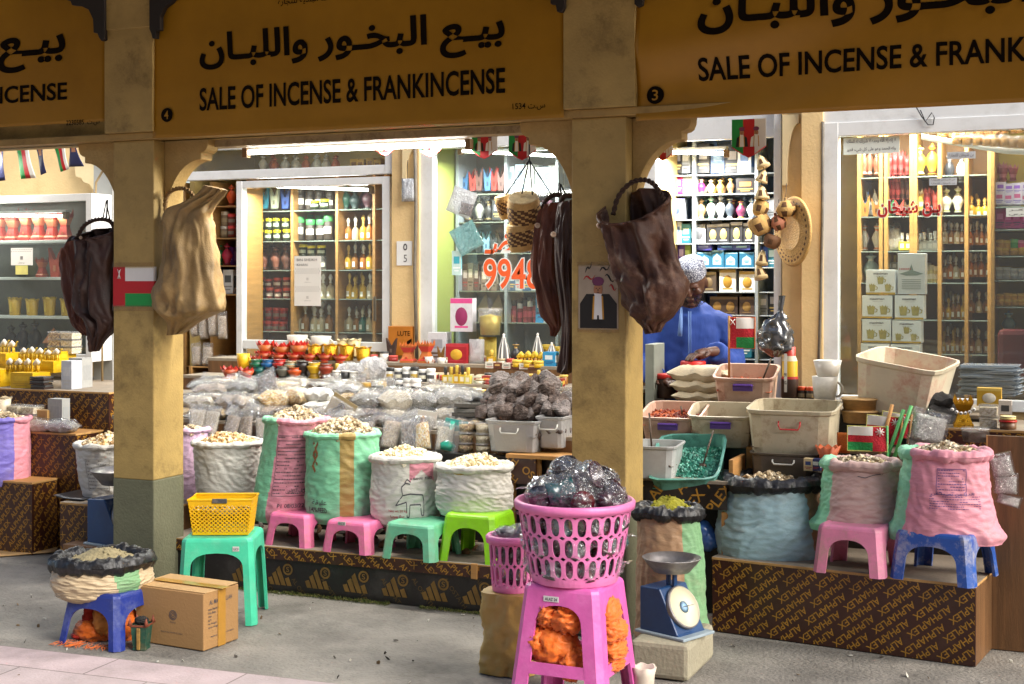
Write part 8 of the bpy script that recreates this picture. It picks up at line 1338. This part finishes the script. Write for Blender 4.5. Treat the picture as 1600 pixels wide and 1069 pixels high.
for i in range(2): pile('sqtub', 1545, 668 - 18 * i, 6.7, 28, 17, GT3, ['lower', 'upper'][i] + ' clear tub of pale resin on the end counter', z=ZE + i * .055, group='clear tubs of pale resin on the end counter')
pile('box', 1571, 648, 6.85, 19, 32, ('c0b8b0', '3a3a3c', 'b08a5a'), 'small white brown box behind the red lidded jar', z=ZE + .02); pile('lidjar', 1575, 668, 6.66, 26, 14, ('6a4a30', 'b01c14'), 'squat jar standing on its red lid at the end counter', z=ZE); pile('tin', 1575, 652, 6.66, 24, 6, ('c8b470', 'd0c490'), 'pale flat lid on the squat jar', z=ZE + .043)
k = sc(1545, 7.2); 
for i in range(7): pile('stackbag', 1546 + (i % 2) * 4, 616 - i * 6.6, 7.2, 84, 7, (M('slate_film', '7a8a98', .25, .2, 12, .4, 30, coat=.7), M('pale_film', 'a8b4bc', .2, .2, 12, .4, 30, coat=.7)), f'{"lowest" if i == 0 else "topmost" if i == 6 else ORD[i] + " from bottom"} slate blue film packet of the stack by the red chair', 60, rnd.uniform(-8, 8), group='stack of slate blue film packets')
pile('tub', 1524, 690, 6.5, 46, 22, (M('choco', '3a2418', .5), CLEAR), 'clear bag with red and white wrapper beside the big pink sack', 40); 
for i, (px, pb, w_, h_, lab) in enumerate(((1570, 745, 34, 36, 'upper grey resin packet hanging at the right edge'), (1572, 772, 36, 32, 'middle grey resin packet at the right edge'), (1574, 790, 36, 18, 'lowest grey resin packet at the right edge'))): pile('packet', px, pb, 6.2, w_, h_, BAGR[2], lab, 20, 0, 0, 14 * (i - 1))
mb = MB(); k = sc(1210, 7.0); q0 = P(1212, 510, 7.0)
def bb(u, v):
    a = 2 * math.pi * u; z = (.5 - v) * 96 * k; pr = interp([(0, .18), (.25, .14), (.4, .6), (.6, .95), (.85, 1), (1, .25)], v); f_ = 1 + .28 * (1 - abs(nz(math.cos(a) * 2, math.sin(a) * 2, v * 7)) * 2) - .1; return (26 * k * pr * f_ * math.cos(a) + (10 * k * (1 - v) if v < .4 else 0), 22 * k * pr * f_ * math.sin(a), z)
mb.grid(bb, 36, 30, cu=True); mb.add([bb(i / 36, 1) for i in range(36)], [tuple(range(36))]); o = mb.build('polythene_bag', M('grey_polythene', '3a3c40', .2, .4, 9, .5, 20, spec=.9, coat=.6)); o.location = q0; tag(o, 'knotted shiny black polythene bag hanging below the straw hat', 'bag')
k = sc(1112, 6.15); t = thing('water_bottle', 'blue water bottle lying in the dark gap under the bins', 'bottle', P(1116, 858, 6.3)); t.rotation_euler = (R(0), R(-35), 0); mb = MB(); mb.lathe([(.03, 0), (.05, .02), (.052, .06), (.046, .07), (.052, .08), (.05, .12), (.022, .16)], 20); mb.build('bottle_body', M('blue_plastic', '3a62a0', .2, .2, 8, coat=.5), t); mb = MB(); mb.lathe([(.024, .158), (.024, .185), (.0001, .186)], 16); mb.build('cap', M('blue_cap', '1450b0', .35), t)
wall_piece('display_post', 1008, 1022, 0, ZW(1015, 538, 7.25), 7.25, .2, M('grey_post', '7a7f74', .5), 'grey cabinet post right of the centre pillar', 'cabinet')
yc1 = 6.75; zc1 = ZW(140, 612, yc1); xa, xb = XW(-260, yc1), XW(170, yc1)
counter('tall brown printed counter of the left stall beside the flag pillar', ((xa + xb) / 2, yc1, 0), 0, xb - xa, 1.1, zc1, R(50), .03, gx=.03, gy=.047, stag=.07, side=PLY, sideprint=True, name='plywood_counter', cat='counter')
yc2 = 6.5; zc2 = ZW(80, 676, yc2); xa2, xb2 = XW(-300, yc2), XW(118, yc2)
counter('lower brown printed counter step of the left stall', ((xa2 + xb2) / 2, yc2, 0), 0, xb2 - xa2, .24, zc2, R(50), .03, gx=.03, gy=.047, stag=.07, side=PLY, sideprint=True, top=RAW, name='plywood_counter', cat='counter')
yc3 = 6.28; xa3, xb3 = XW(-330, yc3), XW(50, yc3); zc3 = ZW(20, 752, yc3); counter('lowest brown printed step under the purple sack', ((xa3 + xb3) / 2, yc3, 0), 0, xb3 - xa3, .2, zc3, R(50), .03, gx=.03, gy=.047, stag=.07, side=PLY, sideprint=True, top=RAW, name='plywood_counter', cat='counter')
sack('purple and pink striped sack of grey resin at the left edge', -62, 46, 756, 655, yc3 + .08, [W_PINK, W_PURPLE], lambda u, v: 1 if .1 < u < .52 else 0, [(0, .9), (.1, .98), (.5, 1), (1, .96)], RES[1], .1, .012, 300, amp=.7, group=sg)
xa4, xb4 = XW(94, 6.1), XW(250, 6.1); counter('dark printed box behind the steel pan scale at left', ((xa4 + xb4) / 2, 6.1, 0), 0, xb4 - xa4, .6, ZW(140, 788, 6.1), R(50), .03, gx=.03, gy=.047, stag=.07, name='plywood_platform')
mb = MB(); a = P(112, 784, 6.3); mb.grid(lambda u, v: (u * .2, v * .3, .05 * (1 - u) ** 3 * 0 + .012 + .05 * v * v * 0 + .06 * max(0, .5 - u) ** 2), 10, 6); o = mb.build('black_sheet', M('black_sheet', '2a2a2c', .4), None, 0, .003); o.location = (a.x, 6.15, ZW(140, 788, 6.1)); tag(o, 'curled black rubber sheet under the half hidden white sack', 'sheet')
p = P(152, 852, 6.0); scale('blue scale with steel pan half hidden behind the flag pillar', (PZ(152, 858, ZW(152, 852, 5.98)).x, 5.95, ZW(152, 851, 5.98)), R(-8), sc(150, 6.0) * .95)
mb = MB(); mb.box((0, .12, ZW(152, 851, 5.98) / 2), (.34, .26, ZW(152, 851, 5.98))); o = mb.build('wooden_crate', WOODDK, None, .004); o.location = (XW(152, 6.0), 5.93, 0); tag(o, 'brown crate carrying the half hidden scale', 'crate')
Yk = 7.42; xk0, xk1 = XW(-160, Yk), XW(147, Yk); zk0, zk1 = ZW(60, 563, Yk), ZW(60, 305, Yk); t = thing('display_cabinet', 'white aluminium display cabinet of burners on the left counter', 'cabinet', ((xk0 + xk1) / 2, Yk, zk0)); w, h = xk1 - xk0, zk1 - zk0; dk = .32
mb = MB(); f = .05
for x in (-w / 2 + f / 2, w / 2 - f / 2): mb.box((x, 0, h / 2), (f, .05, h))
mb.box((0, 0, h - f / 2), (w - 2 * f, .046, f)); mb.box((0, 0, f / 2), (w - 2 * f, .046, f)); mb.box((-w / 2 + .01, dk / 2, h / 2), (.02, dk - .03, h)); mb.box((w / 2 - .01, dk / 2, h / 2), (.02, dk - .03, h)); mb.box((0, dk / 2, h - .01), (w - .05, dk - .03, .016)); mb.box((0, dk / 2, .01), (w - .05, dk - .03, .016)); mb.build('frame', white, t, .003); mb = MB(); mb.box((0, dk, h / 2), (w, .02, h)); mb.build('back_panel', M('cabinet_back', '7a7f78', .6), t)
for s in (375, 433, 494): mb = MB(); mb.box((0, dk / 2 + .01, ZW(60, s, Yk) - zk0 - .01), (w - .05, dk - .05, .02)); mb.build('shelf', white, t, .002)
mb = MB(); mb.box((0, -.0, h / 2), (w - 2 * f, .005, h - 2 * f)); mb.build('pane', glass, t)
yk = Yk + .12; zz = lambda s: ZW(60, s, Yk)
row('burner', -10, 112, 6, 372, yk, 25, 48, ('9a2c22', 'b86a4a'), 'dark red waisted burner on the top shelf of the white cabinet', z=zz(375)); pile('burner', 66, 432, yk, 20, 32, ('8a2a1c', 'a85a3a'), 'small dark red burner on the middle cabinet shelf', z=zz(433)); pile('fork', 88, 432, yk, 26, 46, ('a83a24', 'b06a4a'), 'open orange red stand on the middle cabinet shelf', z=zz(433))
k = sc(34, Yk - .03); t = thing('price_card', 'white patterned card with small yellow label on the middle cabinet shelf', 'card', P(34, 414, Yk - .032)); mb = MB(); mb.box((0, 0, 13 * k), (43 * k, .003, 27 * k)); o = mb.build('card_paper', PAPW, t); mb = MB(); mb.box((0, -.001, -8 * k), (24 * k, .003, 14 * k)); mb.build('yellow_label', M('label_yellow', 'c8c070', .6), t); mb = MB(); write(mb, arabic('بن شيخان'), -6 * k, 6 * k, 2 * k, 5 * k, y=-.003)
for i in range(12):
    for j in range(2): a, b = (-20 + 3.5 * i + 1.7 * j) * k, (21 + 3 * j) * k; r = .0035; mb.add([(a - r, -.0025, b), (a, -.0025, b - r), (a + r, -.0025, b), (a, -.0025, b + r)], [(0, 1, 2, 3)])
for dx in (-1, 0, 1):
    for dz in (-1, 0, 1): mb.box((dx * .008, -.0025, 11 * k + dz * .008), (.005, .001, .005))
mb.build('printed_pattern', PRINT, o)
row('bucket', 10, 118, 4, 492, yk, 22, 30, ('c0982c', 'd0b048', '8a6a1a'), 'gold goblet burner on the bottom cabinet shelf', z=zz(494))
row('vase', 8, 64, 3, 545, yk, 22, 46, ('22222a', '4a4a54', '222222'), 'black flagon in film at the cabinet bottom', z=zk0 + .05); pile('pyramid', 84, 545, yk - .04, 28, 44, ('6a4424', 'a86a44', 'd0b060'), 'copper roofed wooden house ornament at the cabinet bottom', z=zk0 + .03)
BXY = ('c8a00c', 'd0ac20', 'b08a08'); gy = 'yellow boxes of toy camels on the left counter'; ZL = zc1 + .001
for px, pb, w_, h_, z_, y_, lab in ((-6, 612, 54, 26, ZL, 6.9, 'yellow box lowest at the left edge of the counter'), (48, 614, 44, 24, ZL, 6.86, 'yellow box in the front row below the toy camels'), (44, 590, 52, 18, ZL + .09, 7.0, 'yellow box in the second row of toy camels'), (84, 592, 34, 18, ZL + .09, 7.02, 'yellow box right end of the second row'), (92, 570, 34, 14, ZL + .16, 7.15, 'yellow box at the top right under the clear tubs'), (60, 568, 44, 10, ZL + .16, 7.15, 'yellow box at the top behind the camels'), (8, 578, 40, 24, ZL + .1, 7.1, 'yellow box upper left near the cabinet')): pile('box', px, pb, y_, w_, h_, BXY, lab, 40, 0, z=z_, group=gy)
row('camel', 8, 64, 4, 586, 6.88, 18, 22, ('c09a18', 'c8c0b0'), 'toy camel in the front row on the yellow boxes', z=ZL + .095); row('camel', 30, 94, 5, 566, 7.02, 18, 20, ('c8a828', 'c8c0b0'), 'toy camel in the second row on the yellow boxes', z=ZL + .16); row('camel', 0, 24, 2, 548, 7.12, 18, 24, ('c8a828', 'c8c0b0'), 'toy camel at the upper left by the cabinet', z=ZL + .19)
for i in range(3): pile('sqtub', 92, 565 - i * 12, 7.2, 24, 12, GT, f'{["lowest", "middle", "topmost"][i]} clear tub of the left pile in front of the cabinet', z=ZL + .2 + i * .048, group='clear tubs before the cabinet'); pile('sqtub', 111, 565 - i * 12, 7.2, 24, 12, GT3, f'{["lowest", "middle", "topmost"][i]} clear tub of the right pile in front of the cabinet', z=ZL + .2 + i * .048, group='clear tubs before the cabinet')
pile('box', 126, 612, 7.0, 26, 46, ('9c9d9b', '929494', '8a8a8a'), 'tall plain white carton at the right end of the left counter', 24, z=ZL); pile('box', 112, 612, 6.88, 20, 44, ('b8bcc4', 'c4c6c8', 'b8b8b8'), 'grey white carton beside the tall plain one', 24, z=ZL); pile('stackbag', 65, 612, 6.8, 28, 20, (mcol('3a2c28'), mcol('4a4a4a')), 'small pile of dark folded cloth packets on the left counter', 22, z=ZL)
Z2 = zc2 + .001; pile('box', 92, 660, 6.6, 28, 50, ('9a9c9a', '929696', '6a6a6a'), 'white carton with an eye symbol standing on the lower step', 18, z=Z2); pile('box', 72, 660, 6.58, 20, 32, ('b08a54', 'a8824c', '9a7444'), 'brown cardboard carton left of the eye carton', 18, z=Z2)
for i in range(3): pile('sqtub', 51, 660 - 13 * i, 6.56, 26, 13, GT if i < 2 else GT3, f'{["lowest", "middle", "topmost"][i]} clear grain tub of the right pile on the lower step', z=Z2 + i * .05, group='clear grain tubs on the lower step'); pile('sqtub', 26, 656 - 13 * i, 6.56, 28, 13, GT3 if i else GT, f'{["lowest", "middle", "topmost"][i]} clear grain tub of the left pile on the lower step', z=Z2 + i * .05, group='clear grain tubs on the lower step')
for px, w_, lab in ((62, 46, 'flat clear bag of pale resin left on the wooden step'), (98, 48, 'flat clear bag of grey resin right on the wooden step')): pile('pillow', px, 672, 6.53, w_, 18, BAGR[1 if px < 80 else 2], lab, 24, 6, z=Z2)
k = sc(10, 6.5); pile('bucket', 4, 630, 6.52, 30, 26, ('c8bca4', 'b8a888', '8a7a60'), 'off white bowl at the left edge of the step', z=Z2 + .1)
wall_piece('door_post', 146, 176, 0, ZW(160, 236, 7.6), 7.6, .06, M('grey_white', '9a9b96', .5, .15, 6), 'white metal door post left of the flag pillar', 'post'); mb = MB(); mb.tube([P(a, b, 7.5) for a, b in ((160, 600), (158, 430), (148, 330), (150, 285), (160, 268), (172, 266))], .008, 8); tag(mb.build('hose', M('pale_hose', 'a08a64', .6)), 'pale curved hose hanging by the door post', 'hose')
q = [PZ(0, 858, .02), PZ(92, 850, .02), PZ(98, 836, .02), PZ(-20, 842, .02)]; mb = MB()
q = [PZ(-60, 872, .01), PZ(86, 862, .01), PZ(100, 838, .01), PZ(-60, 846, .01)]; mb.grid(lambda u, v: (q[0] * (1 - u) * (1 - v) + q[1] * u * (1 - v) + q[2] * u * v + q[3] * (1 - u) * v) + Vector((0, 0, .006 * nz(u * 3, v * 3, 0))), 10, 6); o = mb.build('cardboard_sheet', CARDL, None, 0, .005); tag(o, 'flattened cardboard lying on the ground at the left edge', 'cardboard')
a, b = PZ(62, 836, .01), PZ(93, 828, .01); mb = MB(); mb.tube([a + Vector((0, 0, .03)), b + Vector((0, 0, .03))], .03, 10); o = mb.build('cardboard_roll', CARD); tag(o, 'folded cardboard end lying against the printed box', 'cardboard')
mb = MB(); q = random.Random(9)
for i in range(120): p = PZ(q.uniform(-20, 1620), q.uniform(905, 1069), 0); mb.lump((p.x, p.y, .002), q.uniform(.003, .009), q.randrange(3), .4, 1.6, .3)
stuff(mb.build('ground_litter', [M('scrap_white', 'b8b4a8', .8), M('scrap_brown', '6e5a40', .9), M('scrap_dark', '3e3830', .9)]))
mb = MB(); xr_ = XW(1740, YS) + .02; mb.box((3, .06, 1.5), (6, .12, 3.0)); o = mb.build('shop_wall', cream, None, .003); o.location = (xr_, YS - .06, 0); tag(o, 'cream wall continuing past the large right window', 'wall')
